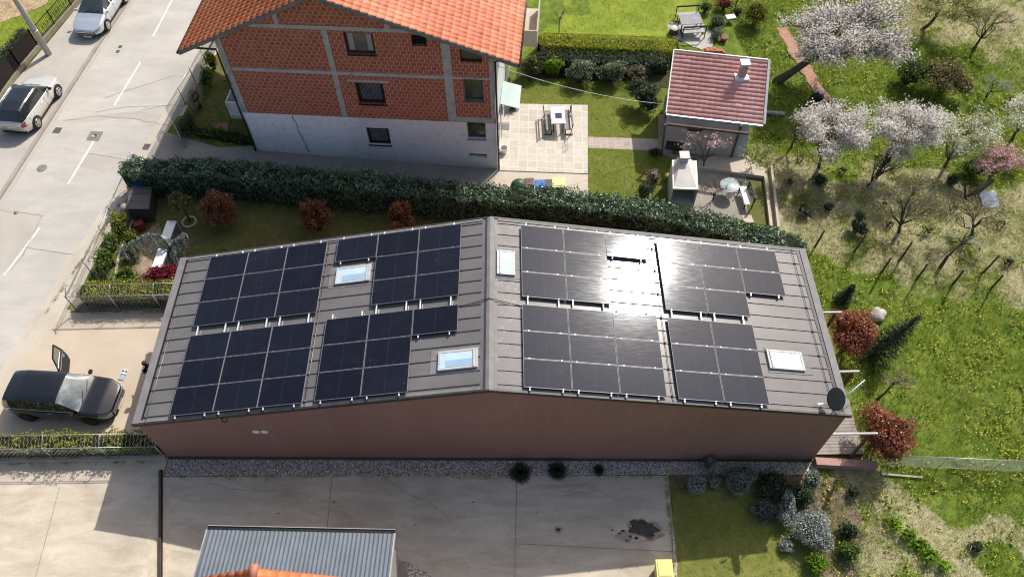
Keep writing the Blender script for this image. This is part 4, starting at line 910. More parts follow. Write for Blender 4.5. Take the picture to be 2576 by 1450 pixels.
# translucent sheet leaning at the right side and a window unit at the left
m = MB(); q = [GP(ax_+.1, by_+.1, gb+.1), GP(ax_+.75, by_-.2, gb+.05), GP(ax_+.62, by_+1.3, wt-.1), GP(ax_+.1, by_+1.4, wt-.05)]; m.slab([tuple(p) for p in q], .03, (1, -.3, .3))
m.build('side_sheet', mat('milky plastic', [(.50, .56, .56), (.64, .70, .72), (.42, .54, .66)], .3, 1.2), gh)
m = MB(); m.box(GP(.02, by_+2.0, gb+1.5), (.12, 1.0, .9), ha); m.build('side_shutter', mat('blue grey shutter', [(.15, .18, .23), (.24, .28, .34)], .5, 2.), gh)
# porch slab below
m = MB(); q = [Zp(1757, 402, gz(24)+.22), Zp(1858, 375, gz(26)+.22), Zp(1925, 425, gz(27)+.22), Zp(1922, 443, gz(27)+.22), Zp(1755, 420, gz(24)+.22)]; m.slab([tuple(p) for p in q], .4)
single(m, 'porch_slab', PALEC, 'pale concrete porch slab in front of the small garden house', 'porch slab', q[0])
for (a, b, t) in (((1921, 444), (1936, 575), 'left'), ((1937, 424), (1955, 578), 'right')):
    A, B = G(*a), G(*b); m = MB(); m.bar(A+np.array([0, 0, .1]), B+np.array([0, 0, .1]), .13, .32)
    single(m, 'retaining_wall', PALEC, 'low pale concrete kerb wall beside the garden house yard, %s one of the pair' % t, 'wall', A, 'pair of pale kerb walls beyond the hedge')

# ---------------- outdoor fireplace
q = [GG(1695, 470+52), GG(1757, 476+52), GG(1752, 404+46), GG(1692, 402+46)]
fb = thing('outdoor_fireplace', 'pale concrete outdoor fireplace with a pyramid hood and a square chimney', 'fireplace', q[0]); zb = q[0][2]; zt = zb+1.62
A, B, C_, D_ = [np.array([*p[:2], 0]) for p in (Zp(1692, 474, zt), Zp(1756, 476, zt), Zp(1752, 404, zt), Zp(1690, 402, zt))]
CON = concrete('cast concrete', (.50, .47, .43), (.62, .59, .54), (.32, .29, .25), .5, 1.5)
def lf(p, z): return (p[0], p[1], z)
m = MB()
ctr = (A+B+C_+D_)/4
def ins_(p, k_): return p+(ctr-p)*k_
m.add([lf(D_, zb), lf(C_, zb), lf(ins_(C_, .12), zb), lf(ins_(D_, .12), zb), lf(D_, zt-.1), lf(C_, zt-.1), lf(ins_(C_, .12), zt-.1), lf(ins_(D_, .12), zt-.1)], [(0, 1, 2, 3), (4, 5, 6, 7), (0, 1, 5, 4), (2, 3, 7, 6), (1, 2, 6, 5), (0, 3, 7, 4)])
for p, r_ in ((A, D_), (B, C_)):
    s_ = ins_(p, .14); t_ = ins_(r_, .14); m.add([lf(p, zb), lf(s_, zb), lf(t_, zb), lf(r_, zb), lf(p, zt-.1), lf(s_, zt-.1), lf(t_, zt-.1), lf(r_, zt-.1)], [(0, 1, 2, 3), (4, 5, 6, 7), (0, 1, 5, 4), (2, 3, 7, 6), (1, 2, 6, 5), (0, 3, 7, 4)])
m.add([lf(A, zb), lf(B, zb), lf(C_, zb), lf(D_, zb), lf(A, zb+.55), lf(B, zb+.55), lf(C_, zb+.55), lf(D_, zb+.55)], [(4, 5, 6, 7), (0, 1, 5, 4)]); m.build('hearth', CON, fb)
m = MB(); m.slab([lf(A, zt), lf(B, zt), lf(C_, zt), lf(D_, zt)], .1); m.build('frame_slab', mat('white cast concrete', [(.66, .64, .6), (.76, .74, .7)], .8, 2.), fb)
tc = (C_*.42+D_*.58); d_ = (ctr-tc)*.18
w1 = (C_-D_)/np.linalg.norm(C_-D_); n1 = np.array([-w1[1], w1[0], 0]); tcn = tc-n1*.22; hw = .2
top = [tcn-w1*hw-n1*hw, tcn+w1*hw-n1*hw, tcn+w1*hw+n1*hw, tcn-w1*hw+n1*hw]; base = [ins_(p, .12) for p in (A, B, C_, D_)]
m = MB(); m.add([lf(p, zt+.005) for p in base]+[lf(p, zt+.28) for p in top], [(0, 1, 5, 4), (1, 2, 6, 5), (2, 3, 7, 6), (3, 0, 4, 7)]); m.build('hood', CON, fb)
m = MB(); m.add([lf(p, zt+.27) for p in top]+[lf(p, zt+.44) for p in top], [(0, 1, 5, 4), (1, 2, 6, 5), (2, 3, 7, 6), (3, 0, 4, 7), (4, 5, 6, 7)]); chm = m.build('chimney', CON, fb)
m = MB(); m.box((tcn[0], tcn[1], zt+.59), (.5, .5, .09)); 
for a, b in ((-1, -1), (1, -1), (1, 1), (-1, 1)): m.box((tcn[0]+a*.16, tcn[1]+b*.16, zt+.49), (.06, .06, .12))
m.build('chimney_cap', mat('cap stone', [(.5, .48, .45), (.6, .58, .55)], .8, 2.), chm)

# ================================================================ corrugated shed roof and tiled roof at the bottom edge
P0 = Zp(523, 1331, 2.75); P1 = Zp(991, 1341, 2.60); xv_ = (P1-P0); Ls = np.linalg.norm(xv_); xv_ /= Ls
yv_ = np.array([-.11, -1, .10]); yv_ -= xv_*(yv_@xv_); yv_ /= np.linalg.norm(yv_); nv_ = np.cross(yv_, xv_); nv_ = nv_ if nv_[2] > 0 else -nv_
cs_ = thing('corrugated_shed', 'shed with a blue grey corrugated sheet roof in the concrete yard', 'shed', (P0[0], P0[1], gz(P0[0])))
nr_ = 43; wv = Ls/nr_; V = []
prof = [(0, 0), (.52, 0), (.60, .030), (.92, .030)]
pts = [((i+a)*wv, h) for i in range(nr_) for a, h in prof]+[(Ls, 0)]
lines = [[P0+xv_*x+nv_*h+yv_*t for x, h in pts] for t in (0, 1.4, 2.8, 4.6)]
n = len(pts); V = np.array(lines).reshape(-1, 3); Fc = [(j*n+i, j*n+i+1, (j+1)*n+i+1, (j+1)*n+i) for j in range(3) for i in range(n-1)]
arr_mesh('corrugated_roof', V, np.array(Fc), mat('blue grey sheet', [(.115, .135, .16), (.15, .172, .198)], .6, 1.2, spec=.25), cs_)
m = MB(); m.bar(P0-xv_*.02-yv_*.07-nv_*.04, P1+xv_*.02-yv_*.07-nv_*.04, .13, .10); m.build('gutter', BLACKM, cs_)
m = MB(); m.bar(P0-xv_*.02-yv_*.145-nv_*.0, P1+xv_*.02-yv_*.145, .02, .12); m.bar(P1+xv_*.03+nv_*.0, P1+xv_*.03+yv_*4.6, .05, .12); m.bar(P0-xv_*.03, P0-xv_*.03+yv_*4.6, .04, .12); m.build('edge_trim', mat('grey edge trim', [(.3, .31, .32), (.42, .43, .44)], .5, 2., metal=.2), cs_)
m = MB(); a = P0+xv_*.15+yv_*.15; b = P1-xv_*.15+yv_*.15; c4 = b+yv_*4.2; d4 = a+yv_*4.2
m.add([(*p[:2], gz(p[0])-.1) for p in (a, b, c4, d4)]+[(*p[:2], p[2]-.15) for p in (a, b, c4, d4)], [(0, 1, 5, 4), (1, 2, 6, 5), (2, 3, 7, 6), (3, 0, 4, 7)]); m.build('wall', OLDC, cs_)
ap_ = Zp(641, 1428, 4.5)
def ony(u, w, Y): d = ray(u, w); return CAM+d*((Y-CAM[1])/d[1])
lf_, rf_ = ony(498, 1452, ap_[1]), ony(880, 1452, ap_[1])
th_ = thing('tiled_house', 'corner of an orange tiled roof with a ridge tile row rising over the corrugated shed', 'house', (ap_[0], ap_[1], gz(ap_[0])))
for e_, sg in ((lf_, 1), (rf_, -1)):
    dv_ = (e_-ap_); dv_ = dv_/np.linalg.norm(dv_); e2 = ap_+dv_*4.4; tile_slope('tiled_roof', e2 if sg < 0 else e2+np.array([0, -4.2, 0]), (0, -1 if sg < 0 else 1, 0), -dv_, 14, 12, .3, 4.4/12, ORANGE, th_, .045, .05)
    m = MB(); q = [ap_, e2, e2+np.array([0, -4.2, 0]), ap_+np.array([0, -4.2, 0])]; m.slab([tuple(p-np.array([0, 0, .02])) for p in (q if sg < 0 else q[::-1])], .08); m.build('roof_boards', DWOOD, th_)
m = MB()
for i in range(10): m.tube([ap_+np.array([0, .1-i*.42, .09]), ap_+np.array([0, -.36-i*.42, .06])], [.15, .13], 8)
m.build('ridge_tiles', tilemat('ridge tile', [(0, (.40, .16, .10)), (1, (.55, .26, .18))]), th_)
m = MB(); q = [ap_, ap_+(lf_-ap_)/np.linalg.norm(lf_-ap_)*3.6, ap_+(rf_-ap_)/np.linalg.norm(rf_-ap_)*3.6]
m.add([(p[0], p[1]-.4, p[2]-.2) for p in q]+[(q[1][0], q[1][1]-.4, gz(5)-.1), (q[2][0], q[2][1]-.4, gz(5)-.1)]+[(p[0], p[1]-3.8, p[2]-.2) for p in q]+[(q[1][0], q[1][1]-3.8, gz(5)-.1), (q[2][0], q[2][1]-3.8, gz(5)-.1)], [(1, 0, 2, 4, 3), (6, 5, 7, 9, 8), (1, 3, 8, 6), (2, 4, 9, 7)]); m.build('wall', PLAST, th_)
m = MB(); A = G(1000, 1420); m.box((A[0]+.1, A[1]-.35, A[2]+.04), (.6, .8, .07), .15); single(m, 'paving_slab', OLDC, 'dark concrete slab beside the gravel at the corrugated shed', 'slab', A)
# ================================================================ cars
TYRE = mat('tyre rubber', [(.012, .012, .012), (.022, .022, .022)], .8, 8.)
RIM = mat('alloy rim', [(.45, .45, .46), (.58, .58, .59)], .3, 6., metal=.8)
DRIM = mat('dark alloy rim', [(.06, .06, .065), (.12, .12, .125)], .3, 6., metal=.8)
HEADL = mat('headlight lens', [(.16, .17, .18), (.45, .47, .5)], .12, 14., coat=1)
TAILL = mat('tail light lens', [(.25, .015, .012), (.38, .03, .025)], .15, 10., coat=1)
PLATE = mat('number plate', [(.62, .62, .6), (.72, .72, .7)], .5, 5.)
CHROME = mat('chrome', [(.6, .6, .61), (.72, .72, .73)], .15, 5., metal=1)
def paint(name, c, rough=.32, metal=.35): return mat(name, [tuple(v*.93 for v in c), c], rough, .8, metal=metal, coat=1, coatr=.04)
def wheel(t, x, y, r, rim, side):
    m = MB(); wv = .2; s = side
    m.lathe((x, y, r), [(r*.62, -wv/2), (r*.93, -wv/2), (r, -wv*.3), (r, wv*.3), (r*.93, wv/2), (r*.64, wv*.46)], 28, 'y'); tyre = m.build('wheel', TYRE, t)
    m = MB(); yy = y+s*.094
    m.lathe((x, yy, r), [(r*.66, 0), (r*.66, s*.012), (r*.58, s*.02), (r*.57, s*-.02)], 24, 'y')
    for k in range(5):
        a = 2*PI*k/5+.3; p = np.array([math.cos(a), 0, math.sin(a)]); q = np.array([-math.sin(a), 0, math.cos(a)]); c = np.array([x, yy+s*.022, r])
        m.add([tuple(c+p*r*.1+q*.045), tuple(c+p*r*.1-q*.045), tuple(c+p*r*.6-q*.055), tuple(c+p*r*.6+q*.055)]+[tuple(c+np.array([0, -s*.025, 0])+p*r*.1+q*.045), tuple(c+np.array([0, -s*.025, 0])+p*r*.1-q*.045), tuple(c+np.array([0, -s*.025, 0])+p*r*.6-q*.055), tuple(c+np.array([0, -s*.025, 0])+p*r*.6+q*.055)], [(0, 1, 2, 3), (0, 4, 5, 1), (1, 5, 6, 2), (2, 6, 7, 3), (3, 7, 4, 0)])
    m.lathe((x, yy+s*.02, r), [(r*.16, -.02), (r*.16, s*.015)], 12, 'y'); m.build('rim', rim, tyre)
def car(name, label, cat, loc, rz, L, W, belt, roof, xs_win, pillars, mats, wb, r, rim, xf, group=None, roof_part=None, rails=False, tail=TAILL, plate_f=True, winw=.17):
    """lofted car: belt/roof are (x, z) profiles, x from -L/2 (rear) to L/2 (front)"""
    t = thing(name, label, cat, loc, rz, group, local=True)
    base = np.linspace(-L/2, L/2, 57); X = np.unique(np.round(np.concatenate([base, [b[0] for b in roof], [-L/2+.02, -L/2+.06, L/2-.02, L/2-.06]]), 4)); n = len(X)
    zt = np.interp(X, *zip(*belt)); zr0 = np.interp(X, *zip(*roof)); zr = np.maximum(zr0, zt+.012); cab = np.clip((zr-zt)/.42, 0, 1)
    tt = np.abs(X)/(L/2); plan = W/2*(1-.05*np.clip((tt-.45)/.55, 0, 1)**2-np.where(X > 0, .24, .17)*np.clip((tt-.76)/.24, 0, 1)**2.2-.12*np.clip((tt-.96)/.04, 0, 1)**2)
    zb = .22+.10*np.clip((tt-.8)/.2, 0, 1)**2; zt2 = zt-.10*np.clip((tt-.955)/.045, 0, 1)**2
    rows = []
    for i in range(n):
        p, b, s, z = plan[i], zb[i], zt2[i], zr[i]; c = cab[i]; rw = p*(.92-winw*c); dz = z-s
        rows.append([(p*.80, b), (p*.955, b+.09), (p*.995, b+.34*(s-b)), (p, b+.62*(s-b)), (p*.985, b+.88*(s-b)), (p*.95, s), (p*.925, s+.03*dz+.006), ((p*.925*.45+rw*.55), s+.55*dz), (rw, s+.90*dz), (rw*.93, s+.965*dz+.002), (rw*.6, s+dz+.018), (0, s+dz+.03)])
    J = len(rows[0]); V = []; idx = np.zeros((n, 2*J-1), int)
    for i in range(n):
        full = [(y, z) for y, z in rows[i]]+[(-y, z) for y, z in rows[i][-2::-1]]
        for j, (y, z) in enumerate(full): idx[i, j] = len(V); V.append((X[i], y, z))
    K = 2*J-1; groups = {}
    ws0, ws1, rs0, rs1 = xf   # windscreen bottom/top x, rear glass top/bottom x
    for i in range(n-1):
        xm = (X[i]+X[i+1])/2; c = (cab[i]+cab[i+1])/2
        for j in range(K-1):
            jj = j if j < J-1 else K-2-j
            g = 'body'
            if jj >= 8 and ws1 < xm < ws0: g = 'windscreen'
            elif jj >= 8 and rs1 < xm < rs0: g = 'rear_window'
            elif jj in (6, 7) and xs_win[0] < xm < xs_win[1] and c > .3: g = 'body' if any(abs(xm-p_) < .045 for p_ in pillars) and roof_part is None else ('side_window.L' if j < J-1 else 'side_window.R')
            elif roof_part is not None and (jj >= 8 and rs0-.02 < xm < ws1+.02 or (jj in (6, 7) and c > .12)): g = 'roof'
            elif jj in (3, 4) and xm > L/2-.42+(.12 if jj == 3 else 0): g = 'headlight.L' if j < J-1 else 'headlight.R'
            elif jj in (3, 4) and xm < -L/2+.20: g = 'tail_light.L' if j < J-1 else 'tail_light.R'
            groups.setdefault(g, []).append((idx[i, j], idx[i, j+1], idx[i+1, j+1], idx[i+1, j]))
    groups['body'] += [tuple(idx[0, ::-1]), tuple(idx[-1, :])]
    groups['body'] += [(idx[i, 0], idx[i+1, 0], idx[i+1, K-1], idx[i, K-1]) for i in range(n-1)]
    mm = {'body': mats['body'], 'windscreen': mats['screen'], 'rear_window': mats['glass'], 'side_window': mats['glass'], 'roof': roof_part, 'headlight': HEADL, 'tail_light': tail}
    for g, fs in groups.items():
        used = sorted({v for f in fs for v in f}); rm = {v: k for k, v in enumerate(used)}; m = MB()
        m.add([V[v] for v in used], [tuple(rm[v] for v in f) for f in fs], True); o = m.build(g.split('.')[0], mm[g.split('.')[0]], t)
    for xd in [pillars[0]+.02, xs_win[1]-.02, xs_win[0]+.25][:3]:   # door gaps
        for s in (1, -1):
            p_ = np.interp(xd, X, plan); z1 = np.interp(xd, X, zt)-.03; m = MB(); m.bar((xd, s*(p_*.998+.003), .34), (xd-.02, s*(p_*.985+.003), z1), .012, .010); m.build('door_gap', BLACKM, t)
    m = MB()
    for s in (.1, -.45):
        zc = np.interp(ws0-.03, X, zr); m.bar((ws0+.01, s*W*.5, zc+.035), (ws0-.14, s*W*.5+.5, np.interp(ws0-.14, X, zr)+.035), .018)
    m.build('wiper', BLACKM, t)
    # underside tray, arches, wheels
    for sx in (wb/2+mats.get('wx', 0), -wb/2+mats.get('wx', 0)):
        for s in (1, -1):
            pl = np.interp(sx, X, plan); m = MB(); k = 20; y = s*(pl+.006)
            ring = [(sx+(r+.065)*math.cos(a), y, max(.2, r+(r+.065)*math.sin(a))) for a in [2*PI*q/k for q in range(k)]]
            m.add(ring+[(a, y-s*.09, c) for a, b, c in ring], [tuple(range(k))]+[(q, (q+1) % k, (q+1) % k+k, q+k) for q in range(k)]); m.build('wheel_arch', BLACKM, t)
            wheel(t, sx, s*(pl-.065), r, rim, s)
    m = MB(); m.b2((-L/2+.25, -W*.40, .16), (L/2-.3, W*.40, .26)); m.build('underbody', BLACKM, t)
    xm = ws0-.22; bz = np.interp(xm, X, zt)
    for s in (1, -1):
        p_ = np.interp(xm, X, plan); m = MB(); m.box((xm+.02, s*(p_+.09), bz+.07), (.13, .20, .15), 0); mo = m.build('mirror', mats.get('mirror', mats['body']), t, bevel=.035)
    # front: grille, plate, lower intake; back: plate, bumper
    zf = np.interp(L/2-.03, X, zt2)
    m = MB(); m.b2((L/2-.10, -W*.31, zf-.28), (L/2+.035, W*.31, zf-.06)); gr = m.build('grille', BLACKM, t)
    m = MB(); [m.b2((L/2+.01, -W*.29, z), (L/2+.05, W*.29, z+.04)) for z in (zf-.22, zf-.09)]; m.build('grille_bar', CHROME, gr)
    m = MB(); m.b2((L/2-.06, -W*.30, .26), (L/2+.008, W*.30, .38)); m.build('lower_intake', BLACKM, t)
    m = MB(); m.b2((L/2+.004, -.26, zf-.42), (L/2+.026, .26, zf-.31)); m.build('number_plate', PLATE, t)
    m = MB(); m.b2((-L/2-.02, -.26, .62), (-L/2+.01, .26, .73)); m.build('number_plate', PLATE, t)
    m = MB(); m.b2((-L/2-.01, -W*.38, .27), (-L/2+.05, W*.38, .42)); m.build('bumper_trim', BLACKM, t)
    for x in (pillars[0]-.28, pillars[-1]-.98 if len(pillars) > 1 else pillars[0]-1.1):
        for s in (1, -1):
            p_ = np.interp(x, X, plan); z_ = np.interp(x, X, zt)-.14; m = MB(); m.box((x, s*(p_*.985+.012), z_), (.2, .03, .035)); m.build('door_handle', mats.get('handle', mats['body']), t, bevel=.01)
    if rails:
        for s in (1, -1):
            m = MB(); pts = []
            for x in np.linspace(rs0+.02, ws1-.05, 9): i = np.argmin(abs(X-x)); rr_ = rows[i][8]; pts.append((X[i], s*(rr_[0]-.03), rr_[1]+.05))
            m.tube(pts, .028, 6); m.build('roof_rail', CHROME, t)
    return t, (X, plan, zt, zr)
WHITEP = paint('pearl white paint', (.66, .645, .60)); SILV = paint('silver white paint', (.60, .64, .68), .28, .5); BLKP = paint('black car paint', (.011, .011, .013), .22, .2)
BROOF = paint('black roof paint', (.016, .018, .021), .22, .2)
SCREEN = glassmat('windscreen', [(.03, .04, .045), (.06, .075, .08)]); SCREENL = glassmat('windscreen with painted reflection', [(.04, .05, .055), (.10, .125, .13), (.30, .35, .37)])  # second screen has a blotchy sky reflection painted into its colour
hd = math.atan2(.99, .126)
car('suv_car', 'pearl white compact SUV with a black roof parked on the pavement', 'car', (-12.33, 20.68, .085), hd, 4.10, 1.78,
    [(-2.05, .95), (-1.5, 1.02), (.5, .97), (.75, .98), (1.5, .90), (2.05, .72)], [(-2.05, .9), (-1.98, 1.0), (-1.62, 1.50), (-1.0, 1.58), (0, 1.58), (.28, 1.53), (.95, .99), (2.05, .7)],
    (-1.72, .62), (.1, -.85), {'body': WHITEP, 'screen': SCREEN, 'glass': GLD, 'mirror': BLACKM, 'wx': .02}, 2.52, .345, RIM, (.93, .30, -1.64, -1.98), 'cars parked on the pavement', roof_part=BROOF, rails=True, winw=.16)
hd2 = math.atan2(-.99, -.118)
car('sedan_car', 'silver white saloon car parked on the pavement by the iron railing', 'car', (-10.93, 29.2, .085), hd2, 4.72, 1.82,
    [(-2.36, .88), (-1.6, .98), (.6, .93), (.9, .92), (1.7, .80), (2.36, .62)], [(-2.36, .8), (-1.75, .985), (-1.05, 1.36), (-.5, 1.45), (.1, 1.45), (.35, 1.40), (1.15, .94), (2.36, .6)],
    (-1.35, .72), (.02,), {'body': SILV, 'screen': SCREEN, 'glass': GLD}, 2.72, .325, RIM, (1.13, .37, -1.07, -1.72), 'cars parked on the pavement', winw=.19)
bt, (bX, bplan, bzt, bzr) = car('estate_car', 'black people carrier on the driveway with its far rear door open', 'car', (-4.70, 2.58, .012), R_(-4.5), 4.52, 1.84,
    [(-2.26, .98), (-1.7, 1.03), (.7, .99), (1.2, .95), (1.8, .85), (2.26, .66)], [(-2.26, .95), (-2.18, 1.1), (-1.98, 1.44), (-1.4, 1.55), (-.1, 1.56), (.30, 1.53), (1.18, .98), (2.26, .64)],
    (-1.95, .88), (.14, -.82), {'body': BLKP, 'screen': SCREENL, 'glass': GLD, 'handle': CHROME}, 2.70, .335, DRIM, (1.14, .32, -2.0, -2.22), winw=.15)
m = MB()
for s in (1, -1):
    xs_ = np.linspace(-1.95, .9, 12); m.tube([(x, s*(np.interp(x, bX, bplan)*.945+.008), np.interp(x, bX, bzt)+.012) for x in xs_], .014, 5)
m.build('window_trim', CHROME, bt)
# open front door on the far side
dh = np.array([-.42, np.interp(-.42, bX, bplan)+.02, 0]); da = R_(108); dx = np.array([math.cos(da), math.sin(da), 0]); dn_ = np.array([-dx[1], dx[0], 0])
def DP(a, z, o=0., lean=0.): p = dh+dx*a+dn_*(o+lean); return (p[0], p[1], z)
m = MB()
pr = [(0, .27), (1.02, .27), (1.12, .55), (1.12, 1.04), (0, 1.02)]
m.add([DP(a, z, -.05) for a, z in pr]+[DP(a, z, .05) for a, z in pr], [(0, 1, 2, 3, 4), (9, 8, 7, 6, 5)]+[(i, (i+1) % 5, (i+1) % 5+5, i+5) for i in range(5)]); od = m.build('open_door', mat('door lining', [(.012, .012, .013), (.022, .021, .021)], .6, 5.), bt, bevel=.012)
m = MB(); fr = [DP(.02, 1.03, 0), DP(.40, 1.50, 0, .06), DP(1.04, 1.55, 0, .07), DP(1.11, 1.04, 0)]
for a, b in zip(fr[:-1], fr[1:]): m.bar(a, b, .05, .05)
m.build('window_frame', BLACKM, od)
m = MB(); m.quad(*fr); m.build('door_window', glassmat('door glass', [(.10, .11, .085), (.16, .17, .14)]), od)
m = MB(); m.bar(DP(.03, 1.0, .055), DP(1.03, 1.015, .055), .02, .03); m.bar(DP(.03, 1.0, -.055), DP(1.03, 1.015, -.055), .02, .03); m.build('window_trim', CHROME, od)
m = MB(); m.bar(DP(.80, .86, -.062), DP(.96, .87, -.062), .03, .03); m.bar(DP(.80, .86, .062), DP(.96, .87, .062), .03, .03); m.build('door_handle', CHROME, od)
# ================================================================ person bending by the house door
def skin_body(name, parent, verts, edges, radii, m, sub=2):
    me = bpy.data.meshes.new(name); o_ = ORG[parent.name]; me.from_pydata([tuple(np.array(v)-o_) for v in verts], edges, []); o = link(name, me, parent); me.materials.append(m)
    md = o.modifiers.new('skin', 'SKIN'); md.use_smooth_shade = True
    for sv, r in zip(me.skin_vertices[0].data, radii): sv.radius = (r, r) if isinstance(r, float) else r
    me.skin_vertices[0].data[0].use_root = True
    s = o.modifiers.new('sub', 'SUBSURF'); s.levels = sub; s.render_levels = sub; return o
SKIN = mat('skin', [(.42, .24, .17), (.52, .31, .23)], .6, 4.); DCL = mat('dark navy clothing', [(.010, .011, .018), (.02, .021, .03)], .85, 6.); HAIR = mat('brown hair', [(.035, .02, .013), (.07, .04, .026)], .6, 14.)
pb = np.array([-1.02, 3.44, .012]); pe = thing('person', 'person with brown hair in dark clothes leaning forward beside the house door', 'person', pb)
fwd = np.array([-.80, .60, 0]); lat = np.array([.60, .80, 0]); zv = np.array([0, 0, 1.])
def PP(f, l, z): return pb+fwd*f+lat*l+zv*z
vs = [PP(0, 0, .92), PP(.03, 0, 1.12), PP(.09, 0, 1.33), PP(.13, 0, 1.43), PP(.16, 0, 1.50), PP(.18, 0, 1.57)]; es = [(0, 1), (1, 2), (2, 3), (3, 4), (4, 5)]; ra = [(.17, .13), (.165, .125), (.19, .13), (.12, .10), .065, .06]
def chain(start, pts, rs):
    prev = start
    for p, r in zip(pts, rs): vs.append(p); ra.append(r); es.append((prev, len(vs)-1)); prev = len(vs)-1
for s in (1, -1):
    chain(0, [PP(.0, s*.10, .86), PP(.05, s*.11, .48), PP(-.02, s*.11, .09), PP(.15, s*.13, .04)], [.10, .068, .045, .04])
    chain(2, [PP(.12, s*.20, 1.38), PP(.22, s*.24, 1.10), PP(.46, s*.15, 1.0)], [.068, .05, .036])
skin_body('body', pe, vs, es, ra, DCL)
for s in (1, -1):
    w0 = PP(.46, s*.15, 1.0); vs2 = [w0, w0+fwd*.05-zv*.02, w0+fwd*.09-zv*.035]; es2 = [(0, 1), (1, 2)]; r2 = [.028, .034, .03]
    for k, (o_, ln) in enumerate(((-.03, .06), (-.01, .075), (.012, .07), (.032, .055))):
        a = w0+fwd*.10+lat*o_-zv*.04; vs2 += [a, a+fwd*ln*.5-zv*.012, a+fwd*ln*.9-zv*.04]; i = len(vs2)-3; es2 += [(2, i), (i, i+1), (i+1, i+2)]; r2 += [.0095, .009, .008]
    vs2 += [w0+fwd*.05-lat*s*.035-zv*.03, w0+fwd*.09-lat*s*.05-zv*.05]; i = len(vs2)-2; es2 += [(1, i), (i, i+1)]; r2 += [.011, .009]
    skin_body('hand', pe, vs2, es2, r2, SKIN, 1)
hc = PP(.21, 0, 1.63); hv = [hc-fwd*.03-zv*.11, hc, hc+zv*.06+fwd*.01, hc+fwd*.05-zv*.06]
hdo = skin_body('head', pe, hv, [(0, 1), (1, 2), (1, 3)], [.055, (.09, .10), (.078, .088), .055], SKIN)
m = MB(); f0 = hc+fwd*.105-zv*.02
m.lathe(tuple(hc+fwd*.118-zv*.02), [(.012, -.02), (.018, 0), (.006, .014)], 8, 'y')
m.build('nose', SKIN, hdo)
m = MB()
for s in (1, -1): m.lathe(tuple(hc+fwd*.094+lat*s*.035+zv*.012), [(.008, -.008), (.012, 0), (.006, .01)], 8, 'y'); 
m.build('eyes', BLACKM, hdo)
m = MB(); m.bar(hc+fwd*.10-lat*.025-zv*.062, hc+fwd*.10+lat*.025-zv*.062, .012, .012); m.build('mouth', mat('lips', [(.32, .12, .10), (.4, .16, .13)], .5), hdo)
m = MB()
for s in (1, -1): m.lathe(tuple(hc+lat*s*.092-zv*.01), [(.012, -.025), (.024, 0), (.012, .025)], 8, 'z')
m.build('ears', SKIN, hdo)
V, F_ = core(hc+zv*.035-fwd*.022, (.108, .108, .105), 4, .06, 9); arr_mesh('hair', V, F_, HAIR, hdo, smooth=True)
